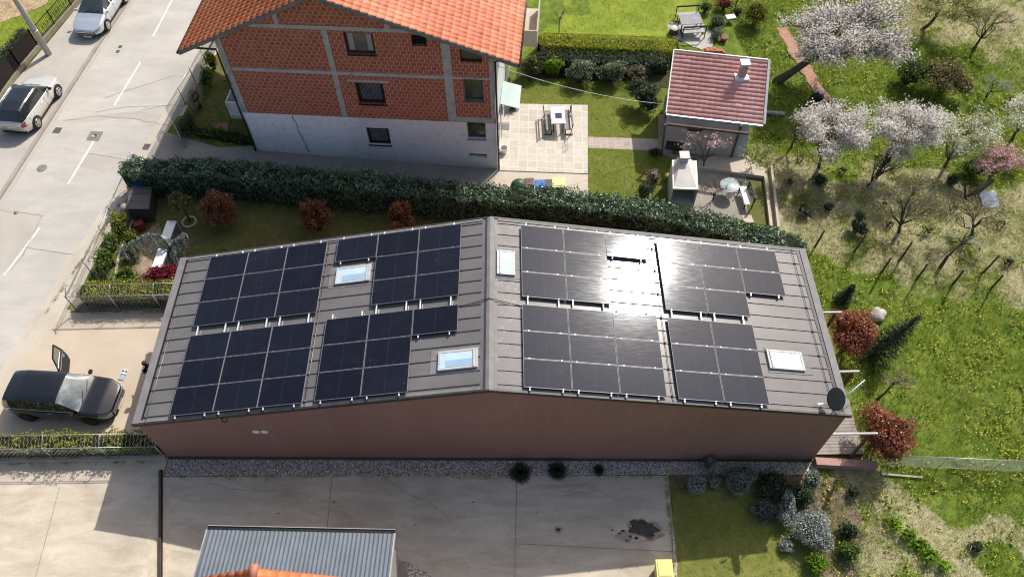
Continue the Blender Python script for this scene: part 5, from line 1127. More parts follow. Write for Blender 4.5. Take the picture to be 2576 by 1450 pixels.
# ================================================================ poles, posts and fences
pb_ = GG(125, 140); lp = thing('utility_pole', 'tall pale grey concrete utility pole at the edge of the pavement', 'utility pole', pb_)
m = MB(); m.tube([pb_-np.array([0, 0, .1]), pb_+np.array([0, 0, 4.5]), pb_+np.array([0, 0, 9.2])], [.175, .14, .105], 20); m.build('pole', mat('pole concrete', [(.36, .355, .34), (.46, .45, .435)], .8, 1.5, bump=.1), lp)
m = MB(); m.lathe(tuple(pb_+np.array([0, 0, 1.72])), [(.175, 0), (.185, .02), (.185, .05), (.172, .07)], 18); m.build('band', STEEL, lp)
m = MB(); m.bar(pb_+np.array([-.9, -.1, 8.9]), pb_+np.array([.9, .1, 8.9]), .08); m.build('crossarm', STEEL, lp)
def wire_fence(label, pts, h, spacing, m_, post_m, group=None, gap=.11, rail=True, wire=.007, foot=0., vertical=False, braces=(), arm=None):
    """posts, a top rail and woven wire as separate parts"""
    pts = [np.array(p, float) for p in pts]; t = thing('wire_fence', label, 'fence', pts[0], 0, group)
    up = np.array([0, 0, 1.]); mw = MB(); L_ = sum(np.linalg.norm(b-a) for a, b in zip(pts[:-1], pts[1:]))
    for a, b in zip(pts[:-1], pts[1:]):
        L_ = np.linalg.norm(b-a); d = (b-a)/L_; k = max(1, round(L_/spacing)); side = np.cross(d, up)
        for i in range(k+1):
            if i == 0 and a is not pts[0]: continue
            p = a+d*L_*i/k; m = MB(); m.tube([p-up*.05, p+up*(h+.03)], .024, 6); m.build('post', post_m, t)
        if rail:
            for z in (h, foot+.06): m = MB(); m.tube([a+up*z, b+up*z], .013 if z == h else .008, 5); m.build('rail', post_m, t)
        n = int(L_/gap); hh = h-.02-foot
        for i in range(-int(hh/gap) if not vertical else 0, n+1):
            for sgn in ((1, -1) if not vertical else (0,)):
                if vertical: mw.bar(a+d*i*gap+up*foot, a+d*i*gap+up*(h-.01), wire); continue
                x0 = i*gap; x1 = x0+hh*.8; z0, z1 = (foot, foot+hh) if sgn > 0 else (foot+hh, foot)
                if x1 <= 0 or x0 >= L_: continue
                f0 = max(0, (0-x0)/(x1-x0)); f1 = min(1, (L_-x0)/(x1-x0))
                mw.bar(a+d*(x0+(x1-x0)*f0)+up*(z0+(z1-z0)*f0)+side*.004*sgn, a+d*(x0+(x1-x0)*f1)+up*(z0+(z1-z0)*f1)+side*.004*sgn, wire*(.62 if arm is not None else 1))
        if vertical:
            for z in np.linspace(foot+.1, h-.1, 4): mw.bar(a+up*z, b+up*z, wire*.8)
        if arm is not None:
            av = np.array(arm, float)
            for i in range(k+1):
                p = a+d*L_*i/k+up*h; m = MB(); m.tube([p, p+av], .02, 6); m.build('post_arm', post_m, t)
            m = MB(); m.tube([a+up*h+av, b+up*h+av], .011, 5); m.build('rail', post_m, t)
            n2 = int(L_/.15); ma = MB(); P0 = [a+d*i*.15+up*h for i in range(n2+1)]
            for i in range(n2):
                for q in range(4):
                    s0, s1 = (0, .055) if (q+i) % 2 else (.055, 0); ma.bar(P0[i]+av*q/4+d*s0, P0[i]+av*(q+1)/4+d*s1, wire*1.25)
            ma.build('angled_mesh', m_, t)
    mw.build('wire_mesh', m_, t)
    for a, b in braces: m = MB(); m.tube([np.array(a), np.array(b)], .016, 5); m.build('brace', post_m, t)
    return t
c0 = (-5.87, 7.25, .02)
wire_fence('wire mesh fence with an angled top along the yellow green hedge behind the driveway', [c0, (.0, 7.32, .02)], 1.2, 1.9, PALESTEEL, STEEL, gap=.17, wire=.006, arm=(.1, .36, .38))
wire_fence('wire mesh fence with an angled top along the road beside the tall green shrubs', [c0, (-5.25, 15.3, .02)], 1.2, 1.9, PALESTEEL, STEEL, gap=.17, wire=.006, arm=(.36, .1, .38))
wire_fence('wire mesh fence with an angled top beside the black car, above the low shrubs', [(-9.0, -.02, .02), (.0, .02, .02)], 1.2, 2.1, PALESTEEL, STEEL, gap=.17, wire=.006, arm=(.1, .40, .38))
pts = [np.array([29.7, -.15, gz(29.7)]), np.array([36.5, -.45, gz(36.5)]), np.array([42, -.7, gz(42)])]
wire_fence('wire mesh fence with a pale top rail across the meadow', pts, 1.15, 2.0, PALESTEEL, STEEL, foot=.05)
single(MB().bar(G(2215, 1192)+np.array([0, 0, .05]), G(2318, 1201)+np.array([0, 0, .05]), .08, .1), 'kerb_stone', PALEC, 'short pale concrete edging at the start of the meadow fence', 'kerb stone', G(2215, 1192))
# iron railing across the road on its low wall, and the dark screened part
def railing(label, pts, h, gap, m_, wallh, wallm, bars=True, screen=None):
    pts = [np.array(p, float) for p in pts]; t = thing('railing_fence', label, 'fence', pts[0]); up = np.array([0, 0, 1.])
    for a, b in zip(pts[:-1], pts[1:]):
        L_ = np.linalg.norm(b-a); d = (b-a)/L_
        if wallh: m = MB(); m.bar(a+up*wallh/2, b+up*wallh/2, .22, wallh); m.build('base_wall', wallm, t)
        for z in (wallh+.12, h-.05): m = MB(); m.bar(a+up*z, b+up*z, .03, .03); m.build('rail', m_, t)
        for i in range(round(L_/2)+1): p = a+d*L_*i/max(1, round(L_/2)); m = MB(); m.bar(p+up*wallh, p+up*(h+.06), .06); m.build('post', m_, t)
        if bars:
            m = MB()
            for i in range(int(L_/gap)+1):
                p = a+d*i*gap; m.bar(p+up*wallh, p+up*h, .018)
                if i % 2: m.bar(p+up*(wallh+.3), p+d*gap+up*(wallh+.6), .014); m.bar(p+up*(wallh+.6), p+d*gap+up*(wallh+.3), .014)
            m.build('bars', m_, t)
        if screen: m = MB(); m.bar(a+up*(wallh+h)/2, b+up*(wallh+h)/2, .02, h-wallh-.08); m.build('screen', screen, t)
    return t
fz = np.array([0, 0, .08]); f0, f1, f2, f3 = np.array([-15.2, 17.5, .08]), np.array([-14.35, 24.2, .08]), np.array([-13.95, 26.1, .08]), np.array([-12.2, 33.6, .08])
RUST = concrete('mossy wall', (.20, .17, .12), (.32, .28, .2), (.12, .1, .06), .6, 1.5)
railing('dark ornamental iron railing on a low wall beside the silver white saloon', [f2, f3], 1.25, .13, BLACKM, .32, RUST)
def nettingmat():
    k = NT('dark netting'); p = k.pos(); n_ = k.noise(p, 18, 4, .8); c = k.ramp(n_, [(.45, (.010, .009, .008)), (.62, (.045, .036, .028)), (.75, (.30, .27, .24))]); return k.fin(c, .9, 0, .2)
railing('iron railing covered with dark netting beside the white SUV', [f0, f1, f2], 1.35, .5, BLACKM, .28, RUST, screen=nettingmat())
# iron fence of the brick house garden along the road
def HPz(s, t): p = HP(s, t); return np.array([p[0], p[1], .01])
p0, p1, p2 = GG(437, 312), GG(459, 372), GG(548, 122)
wire_fence('grey iron bar fence between the road and the brick house garden', [GG(466, 372), p0, GG(520, 165), np.array([-2.4, 31, 0.])], 1.15, 1.6, STEEL, STEEL, gap=.12, wire=.018, vertical=True)
# vineyard posts
VPO = [(355, 450, 430, 345), (650, 490, 750, 375), (985, 565, 1105, 400), (845, 660, 930, 550), (1120, 700, 1200, 595), (1390, 740, 1465, 650), (1600, 670, 1785, 500), (1680, 770, 1755, 695)]
VL = ['nearest the house roof', 'second from the house roof', 'tallest brown one under the bare orchard tree', 'first of the lower row on the green edge', 'second of the lower row on the green edge', 'third of the lower row on the green edge', 'brown leaning one near the right end of the dry slope', 'last one at the right end of the green edge']
POSTW = mat('old post wood', [(.05, .04, .032), (.11, .085, .068)], .9, 3.)
for (x0, y0, x1, y1), lb in zip(VPO, VL):
    b = GG(2880*.6706+x0*.333, 469.4+y0*.333); tp = G(1931.3+x1*.333, 469.4+y1*.333, 1.55); m = MB(); top = np.array([(b[0]+tp[0])/2, (b[1]+tp[1])/2, b[2]+1.5])
    m.tube([b-np.array([0, 0, .1]), (b*.5+top*.5)+np.array([.01, -.01, 0]), top], [.055, .05, .045], 7); single(m, 'vineyard_post', POSTW, 'dark wooden vineyard post, '+lb, 'post', b, 'wooden posts along the dry slope')
# ================================================================ bins and small yard things
def bin_(name, label, cat, P, col, w_=.5, d_=.55, h=.95, rz=0., lid=None, group=None):
    t = thing(name, label, cat, P, rz, group, local=True); m = MB(); a, b = .84, 1.
    m.add([(sx*w_/2*a, sy*d_/2*a, .05) for sx, sy in ((-1, -1), (1, -1), (1, 1), (-1, 1))]+[(sx*w_/2*b, sy*d_/2*b, h) for sx, sy in ((-1, -1), (1, -1), (1, 1), (-1, 1))], [(3, 2, 1, 0), (4, 5, 6, 7), (0, 1, 5, 4), (1, 2, 6, 5), (2, 3, 7, 6), (3, 0, 4, 7)])
    bm_ = mat(name+' plastic '+label[:14], [tuple(v*.85 for v in col), col], .5, 3.); m.build('body', bm_, t, bevel=.02)
    m = MB(); m.box((0, -.02, h+.035), (w_*1.08, d_*1.1, .06)); m.box((0, -.02, h+.075), (w_*.86, d_*.86, .03)); m.build('lid', mat('lid '+label[:14], [tuple(v*.9 for v in (lid or col)), lid or col], .45, 3.), t, bevel=.018)
    m = MB(); m.tube([(-w_*.4, d_/2+.06, h-.02), (w_*.4, d_/2+.06, h-.02)], .018, 6); m.build('handle', BLACKM, t)
    for s in (1, -1): m = MB(); m.lathe((s*w_*.42, d_/2-.02, .09), [(.09, -.02), (.09, .02)], 12, 'x'); m.build('wheel', BLACKM, t)
    return t
YEL = (.66, .56, .10)
bin_('wheelie_bin', 'bright yellow wheelie bin at the edge of the concrete yard and lawn', 'bin', (lambda P: np.array([P[0], P[1], gz(P[0])]))(G(1671, 1431, 1.0)), YEL, .58, .62, 1.0, R_(180), lid=(.74, .66, .22))
bin_('wheelie_bin', 'yellow wheelie bin, rightmost in the row of bins behind the long hedge', 'bin', GG(1403, 492), YEL, .62, .62, .95, R_(180), (.74, .68, .26), 'bins behind the long hedge')
bin_('wheelie_bin', 'dark grey wheelie bin between the blue and yellow bins behind the hedge', 'bin', GG(1379, 494), (.035, .035, .04), .5, .55, .9, R_(180), (.07, .07, .08), 'bins behind the long hedge')
bin_('wheelie_bin', 'blue wheelie bin in the row behind the long hedge', 'bin', GG(1357, 494), (.02, .10, .36), .5, .5, .9, R_(180), (.03, .16, .48), 'bins behind the long hedge')
bin_('wheelie_bin', 'brown wheelie bin, leftmost of the row behind the long hedge', 'bin', GG(1331, 488), (.08, .05, .045), .48, .5, .85, R_(180), (.12, .08, .075), 'bins behind the long hedge')
P = GG(1306, 488); m = MB(); m.lathe(tuple(P), [(.52, 0), (.50, .4), (.42, .75), (.22, .95), (.02, 1.0)], 20); single(m, 'compost_dome', mat('green plastic', [(.03, .07, .04), (.055, .11, .06)], .5, 2.), 'dark green plastic compost dome beside the bins behind the hedge', 'composter', P)
bin_('storage_bin', 'blue lidded bin in the road corner under the long hedge', 'bin', GG(366, 500), (.03, .06, .26), .48, .5, .95, .4, (.03, .08, .42))
b = GG(372, 532); t = thing('garden_store', 'dark grey garden store box beside the road fence', 'store box', b, .15, local=True)
m = MB(); m.add([(-.45, -.75, 0), (.45, -.75, 0), (.45, .75, 0), (-.45, .75, 0), (-.45, -.75, 1.15), (.45, -.75, .95), (.45, .75, .95), (-.45, .75, 1.15)], [(3, 2, 1, 0), (0, 1, 5, 4), (1, 2, 6, 5), (2, 3, 7, 6), (3, 0, 4, 7), (4, 5, 6, 7)]); m.build('body', mat('dark store', [(.025, .025, .027), (.045, .044, .044)], .7, 2.), t, bevel=.02)
for k in range(3): m = MB(); y = -.5+k*.5; m.add([(-.5, y-.245, 1.185), (.5, y-.245, .975), (.5, y+.235, .975), (-.5, y+.235, 1.185), (-.5, y-.245, 1.15), (.5, y-.245, .94), (.5, y+.235, .94), (-.5, y+.235, 1.15)], [(0, 1, 2, 3), (7, 6, 5, 4), (0, 4, 5, 1), (1, 5, 6, 2), (2, 6, 7, 3), (3, 7, 4, 0)]); m.build('lid', mat('grey lid', [(.06, .058, .057), (.10, .096, .093)], .6, 2.), t)
b = GG(356, 572); t = thing('red_crate', 'red plastic box standing by the edging under the road fence', 'box', b, .4, local=True)
m = MB(); m.box((0, 0, .27), (.42, .6, .5)); m.build('body', mat('red plastic', [(.16, .015, .018), (.24, .03, .03)], .5, 2.), t, bevel=.03)
m = MB(); m.box((0, .14, .535), (.34, .2, .03)); m.build('opening', BLACKM, t)
b = GG(331, 548); m = MB(); m.lathe(tuple(b), [(.20, 0), (.24, .3), (.26, .6), (.22, .85), (.16, .95)], 14); single(m, 'stone_pillar', OLDC, 'rough grey round stone pillar at the bend of the road fence', 'pillar', b)
for (x, y, lb) in ((-2.28, 11.25, 'white outdoor heat pump unit on the shaded lawn, the one nearer the hedge'), (-2.28, 9.55, 'white outdoor heat pump unit beside the crimson maple')):
    t = thing('heat_pump_unit', lb, 'outdoor unit', (x, y, .012), R_(-3), 'white outdoor units in the front garden', local=True)
    m = MB(); m.box((0, 0, .52), (.46, 1.10, .92)); m.build('casing', WHITEM, t, bevel=.02)
    m = MB(); m.box((.235, 0, .52), (.012, .98, .80)); g = m.build('fan_grille', BLACKM, t)
    m = MB(); [m.bar((.246, -.48, z), (.246, .48, z), .012, .02) for z in np.linspace(.16, .88, 11)]; m.build('louvres', mat('grille grey', [(.10, .12, .12), (.16, .18, .18)], .5), g)
    m = MB(); m.box((0, -.4, .03), (.5, .08, .06)); m.box((0, .4, .03), (.5, .08, .06)); m.build('foot', STEEL, t)
    m = MB(); m.b2((-.12, .42, .982), (.12, .5, .988)); m.build('top_vent', mat('vent grey', [(.5, .5, .5), (.6, .6, .6)], .5), t)
P = GG(477, 560); t = thing('tree_ring', 'round pale stone planting ring under the small olive green tree', 'planting ring', P); m = MB(); n = 14
for k in range(n): a = 2*PI*k/n; m.box((P[0]+.33*math.cos(a), P[1]+.33*math.sin(a), P[2]+.06), (.08, .135, .1), a)
m.build('stones', PALEC, t)
# drain covers, grates
def cover(name, label, cat, pts, group=None, bars=0, ring=False):
    q = [G(*p) for p in pts]; c = sum(q)/4; t = thing(name, label, cat, (c[0], c[1], c[2]), 0, group); m = MB(); m.slab([(p[0], p[1], p[2]+.013) for p in q], .012); m.build('plate', IRON if not bars else BLACKM, t)
    if bars:
        m = MB(); 
        for k in range(bars): f_ = (k+.5)/bars; a = q[0]+(q[1]-q[0])*f_; b = q[3]+(q[2]-q[3])*f_; m.bar(a+np.array([0, 0, .022]), b+np.array([0, 0, .022]), .035, .018)
        m.build('bars', mat('grate bars', [(.16, .15, .14), (.24, .22, .2)], .6, 4., metal=.4), t)
    if ring: m = MB(); m.lathe((c[0], c[1], c[2]+.012), [(.17, 0), (.17, .012), (.13, .012), (.13, .004)], 20); m.build('ring', mat('rubbed iron', [(.24, .225, .21), (.32, .3, .28)], .5, 4., metal=.5), t)
cover('drain_grate', 'dark drain grate by the kerb below the white SUV', 'drain grate', [(140, 321), (157, 322), (149, 335), (131, 334)], None, 5)
cover('drain_grate', 'dark drain grate by the road edge at the end of the long hedge', 'drain grate', [(364, 362), (380, 363), (372, 377), (357, 376)], None, 5)
cover('drain_grate', 'small drain grate in the road, the farther one of the close pair', 'drain grate', [(299, 115), (308, 115), (305, 121), (297, 121)], 'close pair of small grates', 3)
cover('drain_grate', 'small drain grate in the road, the nearer one of the close pair', 'drain grate', [(293, 127), (302, 127), (299, 133), (291, 133)], 'close pair of small grates', 3)
cover('manhole_cover', 'large square iron manhole cover in the middle of the road', 'manhole cover', [(229, 330), (260, 332), (248, 355), (216, 353)], None, 0, True)
P = G(106, 423); m = MB(); m.lathe((P[0], P[1], .004), [(.26, 0), (.26, .012), (.22, .014)], 24); single(m, 'manhole_cover', IRON, 'round iron manhole cover in the road', 'manhole cover', P)
P = G(41, 535); m = MB(); m.lathe((P[0], P[1], .004), [(.12, 0), (.12, .010)], 18); single(m, 'manhole_cover', IRON, 'tiny round cover near the left edge of the road', 'manhole cover', P)
m = MB(); A = G(1271, 320); m.box((A[0], A[1], A[2]+.068), (.42, .55, .012)); single(m, 'shaft_cover', mat('grey cover', [(.16, .155, .15), (.22, .215, .21)], .7, 4.), 'square grey shaft cover in the terrace paving by the house', 'cover', A)
A = GG(554, 325); m = MB(); m.box((A[0], A[1], .05), (.85, .75, .05), .1); single(m, 'paving_slab', mat('reddish slab', [(.22, .10, .08), (.29, .14, .115)], .85, 3.), 'square reddish slab in the shaded lawn of the brick house', 'slab', A)
# black gate rail in the yard
A, B = G(405, 1183), G(404.5, 1462); A[2] = .012; B[2] = gz(B[0])+.012; t = thing('gate_rail', 'long dark brown steel rail lying across the concrete yard', 'rail', A)
m = MB(); m.bar(A+np.array([0, 0, .07]), B+np.array([0, 0, .07]), .085, .14); m.build('rail', BROWNM, t, bevel=.012); m = MB(); m.bar(A+np.array([.06, .02, .03]), B+np.array([.06, 0, .03]), .03, .06); m.build('track', BLACKM, t)
# pale case on the driveway
A = GG(311, 942); t = thing('tool_case', 'small pale blue grey case lying open on the driveway by the black car', 'case', (A[0], A[1], .012), R_(-12), local=True)
m = MB(); m.box((0, .12, .03), (.26, .24, .05)); m.build('tray', mat('pale grey plastic', [(.55, .56, .58), (.66, .67, .69)], .4, 3.), t, bevel=.01)
m = MB(); m.box((0, -.14, .02), (.26, .24, .025)); m.build('screen_half', mat('pale blue plastic', [(.27, .38, .46), (.35, .46, .54)], .3, 3.), t, bevel=.006)
m = MB(); [m.lathe((sx, .15, .055), [(.045, 0), (.035, .02)], 10) for sx in (-.07, .07)]; m.build('knob', BLACKM, t)
# ---- terrace things
b = GG(1402, 318); b[2] += .062; t = thing('picnic_set', 'white topped table with two grey dark framed benches on the paved terrace', 'picnic table', b, R_(1), local=True); t.scale = (.86, .9, .95)
m = MB(); m.box((0, .05, .76), (.88, 1.45, .04)); tt_ = m.build('tabletop', mat('white tabletop', [(.66, .68, .70), (.76, .77, .78)], .3, 2.), t, bevel=.01)
m = MB(); m.box((.03, .0, .785), (.42, .46, .012)); m.build('dark_inset', mat('dark inset', [(.025, .03, .05), (.04, .045, .07)], .25, 4.), tt_)
for s in (1, -1):
    m = MB(); [m.box((s*(.72-.11*k), .0, .44), (.10, 1.75, .035)) for k in range(3)]; m.build('bench_seat', mat('grey bench wood', [(.19, .18, .17), (.27, .255, .245)], .7, 3.), t)
    m = MB(); [m.box((s*(.86+.045*k), .1, .60+.16*k), (.03, 1.85, .10)) for k in range(2)]; m.build('bench_back', BLACKM, t)
    m = MB()
    for y in (-.8, .8): m.bar((s*.42, y, .02), (s*.95, y, .02), .05); m.bar((s*.78, y, .0), (s*.92, y, .85), .05); m.bar((s*.45, y, .40), (s*.80, y, .42), .05); m.bar((s*.45, y, 0), (s*.45, y, .42), .05)
    m.build('bench_frame', BLACKM, t)
m = MB(); [m.bar((sx, sy, 0), (sx, sy, .74), .06) for sx in (-.3, .3) for sy in (-.55, .6)]; m.build('leg', BLACKM, t)
b = GG(1424, 370); b[2] += .06; m = MB(); 
for dx in (-.05, .06): m.tube([b+np.array([dx, -.25, .02]), b+np.array([dx, -.25, .32]), b+np.array([dx, .2, .32]), b+np.array([dx, .2, .02])], .014, 5)
single(m, 'metal_stand', STEEL, 'little pale metal tube stand in the shadow beside the terrace table', 'stand', b)
b = GG(1267, 385); b[2] += .06; t = thing('flower_pot', 'white round flower pot at the corner of the brick house', 'flower pot', b); m = MB(); m.lathe(tuple(b), [(.16, 0), (.22, .30), (.235, .36), (.20, .36), (.19, .30)], 18); m.build('pot', WHITEM, t); m = MB(); m.lathe(tuple(b), [(.18, .29), (.17, .315)], 14); m.build('soil', SOILM, t)
# ---- far lawn furniture
b = GG(1735, 82); t = thing('garden_bench_set', 'dark framed garden table with two facing benches on the rough stone paving', 'bench set', b, R_(4), local=True)
m = MB(); m.box((0, .35, .70), (1.35, .95, .03)); m.build('tabletop', mat('grey cover cloth', [(.22, .22, .235), (.32, .32, .34)], .85, 2.5, bump=.2), t)
for y, s in ((-.42, -1), (1.25, 1)):
    m = MB(); m.box((.05, y, .43), (1.4, .38, .035)); m.build('bench_seat', mat('bench slats', [(.26, .255, .25), (.38, .375, .37)], .7, 3.), t)
    m = MB(); m.bar((-.65, y+s*.2, .88), (.75, y+s*.2, .88), .06, .10); [m.bar((x, y+s*.2, 0), (x, y+s*.22, .9), .05) for x in (-.65, .75)]; [m.bar((x, y-s*.17, 0), (x, y-s*.17, .42), .05) for x in (-.62, .72)]
    m.build('bench_frame', BLACKM, t)
m = MB(); [m.bar((sx, sy, 0), (sx, sy, .69), .06) for sx in (-.6, .6) for sy in (0., .75)]; m.build('leg', BLACKM, t)
b = GG(1693, 84); t = thing('stump_table', 'round pale tree stump table at the left edge of the stone paving', 'stump', b); m = MB(); m.lathe(tuple(b), [(.30, 0), (.27, .2), (.28, .38)], 16); m.build('trunk', BARK, t); m = MB(); m.lathe(tuple(b), [(.275, .382), (.26, .40)], 16); m.build('cut_face', mat('cut wood', [(.42, .38, .31), (.55, .5, .42)], .8, 8.), t)
b = GG(1795, 131); t = thing('brick_pile', 'heap of orange bricks behind the pink roofed garden house', 'brick pile', b)
for i in range(34):
    m = MB() if i == 0 else m; lay = i//13; x = (i % 13 % 5-2)*.27*(1-.15*lay); y = (i % 13//5-1)*.16; m.box((b[0]+x+random.uniform(-.04, .04), b[1]+y+random.uniform(-.04, .04), b[2]+.05+lay*.085), (.25, .12, .075), random.uniform(-.5, .5))
m.build('bricks', mat('loose brick', [(.35, .11, .06), (.50, .20, .12)], .85, 5.), t)
m = MB(); b = GG(1834, 56); m.box((b[0], b[1], b[2]+.4), (.6, .42, .04), .2); m.box((b[0], b[1], b[2]+.2), (.08, .08, .38)); single(m, 'side_table', mat('pale tabletop', [(.55, .55, .56), (.66, .66, .67)], .5, 3.), 'small white topped table beside the dark rockery shrubs', 'table', b)
b = GG(1819, 104); t = thing('clay_pot', 'brown clay pot between the brick heap and the rockery', 'pot', b); m = MB(); m.lathe(tuple(b), [(.16, 0), (.24, .26), (.26, .32), (.2, .32)], 14); m.build('pot', mat('brown clay', [(.16, .07, .045), (.24, .11, .075)], .8, 4.), t)
b = GG(1848, 24); t = thing('garden_lamp', 'short dark garden lamp with a pale globe near the top of the garden', 'lamp', b); m = MB(); m.tube([b, b+np.array([0, 0, .75])], .035, 8); m.build('post', BLACKM, t); m = MB(); m.lathe(tuple(b+np.array([0, 0, .75])), [(.04, 0), (.12, .06), (.14, .14), (.1, .23), (.02, .27)], 14); m.build('globe', WHITEM, t)
b = GG(2052, 252); t = thing('refuse_sack', 'black sack with a white cover lying on the end of the brick path', 'sack', b); V, F_ = core(b+np.array([0, 0, .28]), (.36, .34, .34), 3, .25, 9); arr_mesh('sack', V, F_, mat('black plastic', [(.008, .008, .009), (.02, .02, .022)], .3, 6.), t, smooth=True); V, F_ = core(b+np.array([.08, .05, .52]), (.30, .22, .13), 6, .3, 9); arr_mesh('cover', V, F_, mat('white sheet', [(.6, .6, .62), (.75, .75, .77)], .6, 5.), t, smooth=True)
b = GG(2483, 508); t = thing('white_board', 'white board lying tilted in the dry orchard grass', 'board', b, .12, local=True); m = MB(); m.slab([(-.45, -.42, .05), (.45, -.42, .05), (.45, .42, .42), (-.45, .42, .42)], .03); m.build('board', WHITEM, t); m = MB(); m.bar((-.4, .38, 0), (-.4, .38, .38), .05); m.bar((.4, .38, 0), (.4, .38, .38), .05); m.build('leg', POSTW, t)
b = GG(2432, 501); tp = G(2494, 456, .9); t = thing('dead_trunk', 'thick dark sawn off trunk leaning over the dry orchard', 'dead trunk', b); m = MB(); m.tube([b, b*.5+np.array([*tp[:2], b[2]+.9])*.5, np.array([*tp[:2], b[2]+1.0])], [.17, .14, .16], 9); m.tube([b+np.array([-.1, 0, 0]), b+np.array([-.25, .55, .7])], [.08, .05], 6); m.build('trunk', BARK, t)
b = GG(2202, 797); V, F_ = core(b+np.array([0, 0, .2]), (.42, .38, .34), 12, .3, 9); o = arr_mesh('boulder', V, F_, mat('pale rock', [(.36, .3, .26), (.5, .44, .38), (.58, .52, .46)], .9, 4., bump=.6), None, b, smooth=True); tag(o, 'pale boulder on the meadow behind the upper red leaved shrub', 'boulder')
# glass table and bench in the garden house yard
b = GG(1828, 488); t = thing('glass_table', 'round glass garden table on a white branching stand', 'glass table', b); m = MB(); m.lathe(tuple(b), [(.46, .68), (.47, .70), (.45, .71)], 26); m.build('tabletop', mat('pale glass', [(.28, .36, .35), (.40, .48, .47)], .08, 2., coat=1), t)
m = MB(); m.tube([b+np.array([.0, -.1, 0]), b+np.array([0, -.05, .35])], .025, 6)
for k in range(5): a = 2*PI*k/5; m.tube([b+np.array([0, -.05, .35]), b+np.array([.32*math.cos(a), .32*math.sin(a), .67])], .016, 5)
m.tube([b+np.array([.48*math.cos(a), .48*math.sin(a), .70]) for a in np.linspace(0, 2*PI, 25)], .014, 5); m.build('stand', WHITEM, t)
b = GG(1871, 505); t = thing('garden_bench', 'white painted garden bench with a dark slatted back in the garden house yard', 'bench', b, R_(-86), local=True)
m = MB(); [m.box((0, -.14+.13*k, .44), (1.25, .115, .03)) for k in range(3)]; m.build('seat', WHITEM, t)
m = MB(); [m.box((0, .27+.02*k, .56+.12*k), (1.25, .02, .08)) for k in range(3)]; m.build('backrest', BLACKM, t)
m = MB(); [m.bar((x, y, 0), (x, y, .44 if y < .1 else .9), .05) for x in (-.55, .55) for y in (-.15, .24)]; m.build('leg', BLACKM, t)
b = GG(1880, 552); m = MB(); m.box((b[0], b[1], b[2]+.03), (.5, .5, .05), .1); single(m, 'stepping_stone', PALEC, 'square pale stepping slab in the garden house yard behind the hedge', 'slab', b)
b = GG(1677, 452); m = MB(); m.lathe(tuple(b), [(.13, 0), (.15, .35), (.16, .37), (.13, .37)], 12); single(m, 'bucket', mat('lime plastic', [(.42, .50, .06), (.52, .6, .1)], .5, 4.), 'yellow green bucket beside the outdoor fireplace', 'bucket', b)
b = GG(1945, 288); m = MB(); m.tube([b+np.array([-.5, .05, .12]), b+np.array([.6, -.1, .12])], .12, 8); single(m, 'cut_log', PALEBARK, 'pale cut log lying right of the garden house roof', 'log', b)
# ================================================================ vegetation
L_LAUREL = leafmat('laurel leaf', [(0, (0.0291, 0.0581, 0.0297)), (0.45, (0.0665, 0.1202, 0.0631)), (0.8, (0.1248, 0.1908, 0.1077)), (1, (0.3119, 0.394, 0.2599))], .32, .12, .5)
L_THUJA = leafmat('thuja leaf', [(0, (0.08, 0.12, 0.012)), (0.5, (0.26, 0.3, 0.02)), (1, (0.48, 0.5, 0.05))], .6, .3)
L_PHOT = leafmat('red photinia leaf', [(0, (0.06, 0.055, 0.024)), (0.35, (0.2, 0.095, 0.042)), (0.7, (0.36, 0.125, 0.066)), (1, (0.55, 0.24, 0.15))], .4, .25, .4)
L_MAPLE = leafmat('crimson maple leaf', [(0, (0.0675, 0.0081, 0.0135)), (0.5, (0.216, 0.0162, 0.0351)), (1, (0.432, 0.0405, 0.0675))], .5, .3)
L_YG = leafmat('yellow green leaf', [(0, (0.0607, 0.0743, 0.0135)), (0.4, (0.162, 0.189, 0.0243)), (0.75, (0.3375, 0.3375, 0.0405)), (1, (0.54, 0.486, 0.081))], .5, .3)
L_GREEN = leafmat('mid green leaf', [(0, (0.0362, 0.0653, 0.0145)), (0.5, (0.1015, 0.1668, 0.029)), (1, (0.2175, 0.3045, 0.058))], .5, .3)
L_LIME = leafmat('lime leaf', [(0, (0.081, 0.162, 0.0135)), (0.5, (0.2025, 0.351, 0.0162)), (1, (0.378, 0.54, 0.0405))], .5, .35)
L_DARK = leafmat('dark green leaf', [(0, (0.021, 0.0358, 0.019)), (0.5, (0.0527, 0.08, 0.0379)), (1, (0.1158, 0.1475, 0.0737))], .55, .15)
L_OLIVE = leafmat('olive leaf', [(0, (0.042, 0.049, 0.0168)), (0.5, (0.112, 0.119, 0.035)), (1, (0.238, 0.238, 0.077))], .55, .2)
L_BRGR = leafmat('bronze green leaf', [(0, (0.0607, 0.0567, 0.0243)), (0.5, (0.1721, 0.1519, 0.0567)), (1, (0.3645, 0.3038, 0.1316))], .6, .2)
L_SILVER = leafmat('silver grey leaf', [(0, (0.1176, 0.1333, 0.1183)), (0.5, (0.3136, 0.3427, 0.3003)), (1, (0.6468, 0.6854, 0.6188))], .7, .15)
L_GREYG = leafmat('grey green leaf', [(0, (0.0851, 0.1092, 0.0756)), (0.5, (0.2079, 0.2457, 0.168)), (1, (0.3969, 0.4368, 0.3192))], .7, .15)
L_CEDAR = leafmat('blue cedar needle', [(0, (0.09, 0.1275, 0.105)), (0.5, (0.225, 0.285, 0.24)), (1, (0.405, 0.48, 0.42))], .6, .1)
L_VARI = leafmat('variegated leaf', [(0, (0.042, 0.063, 0.028)), (0.5, (0.14, 0.182, 0.098)), (0.8, (0.308, 0.364, 0.224)), (1, (0.588, 0.63, 0.476))], .5, .2)
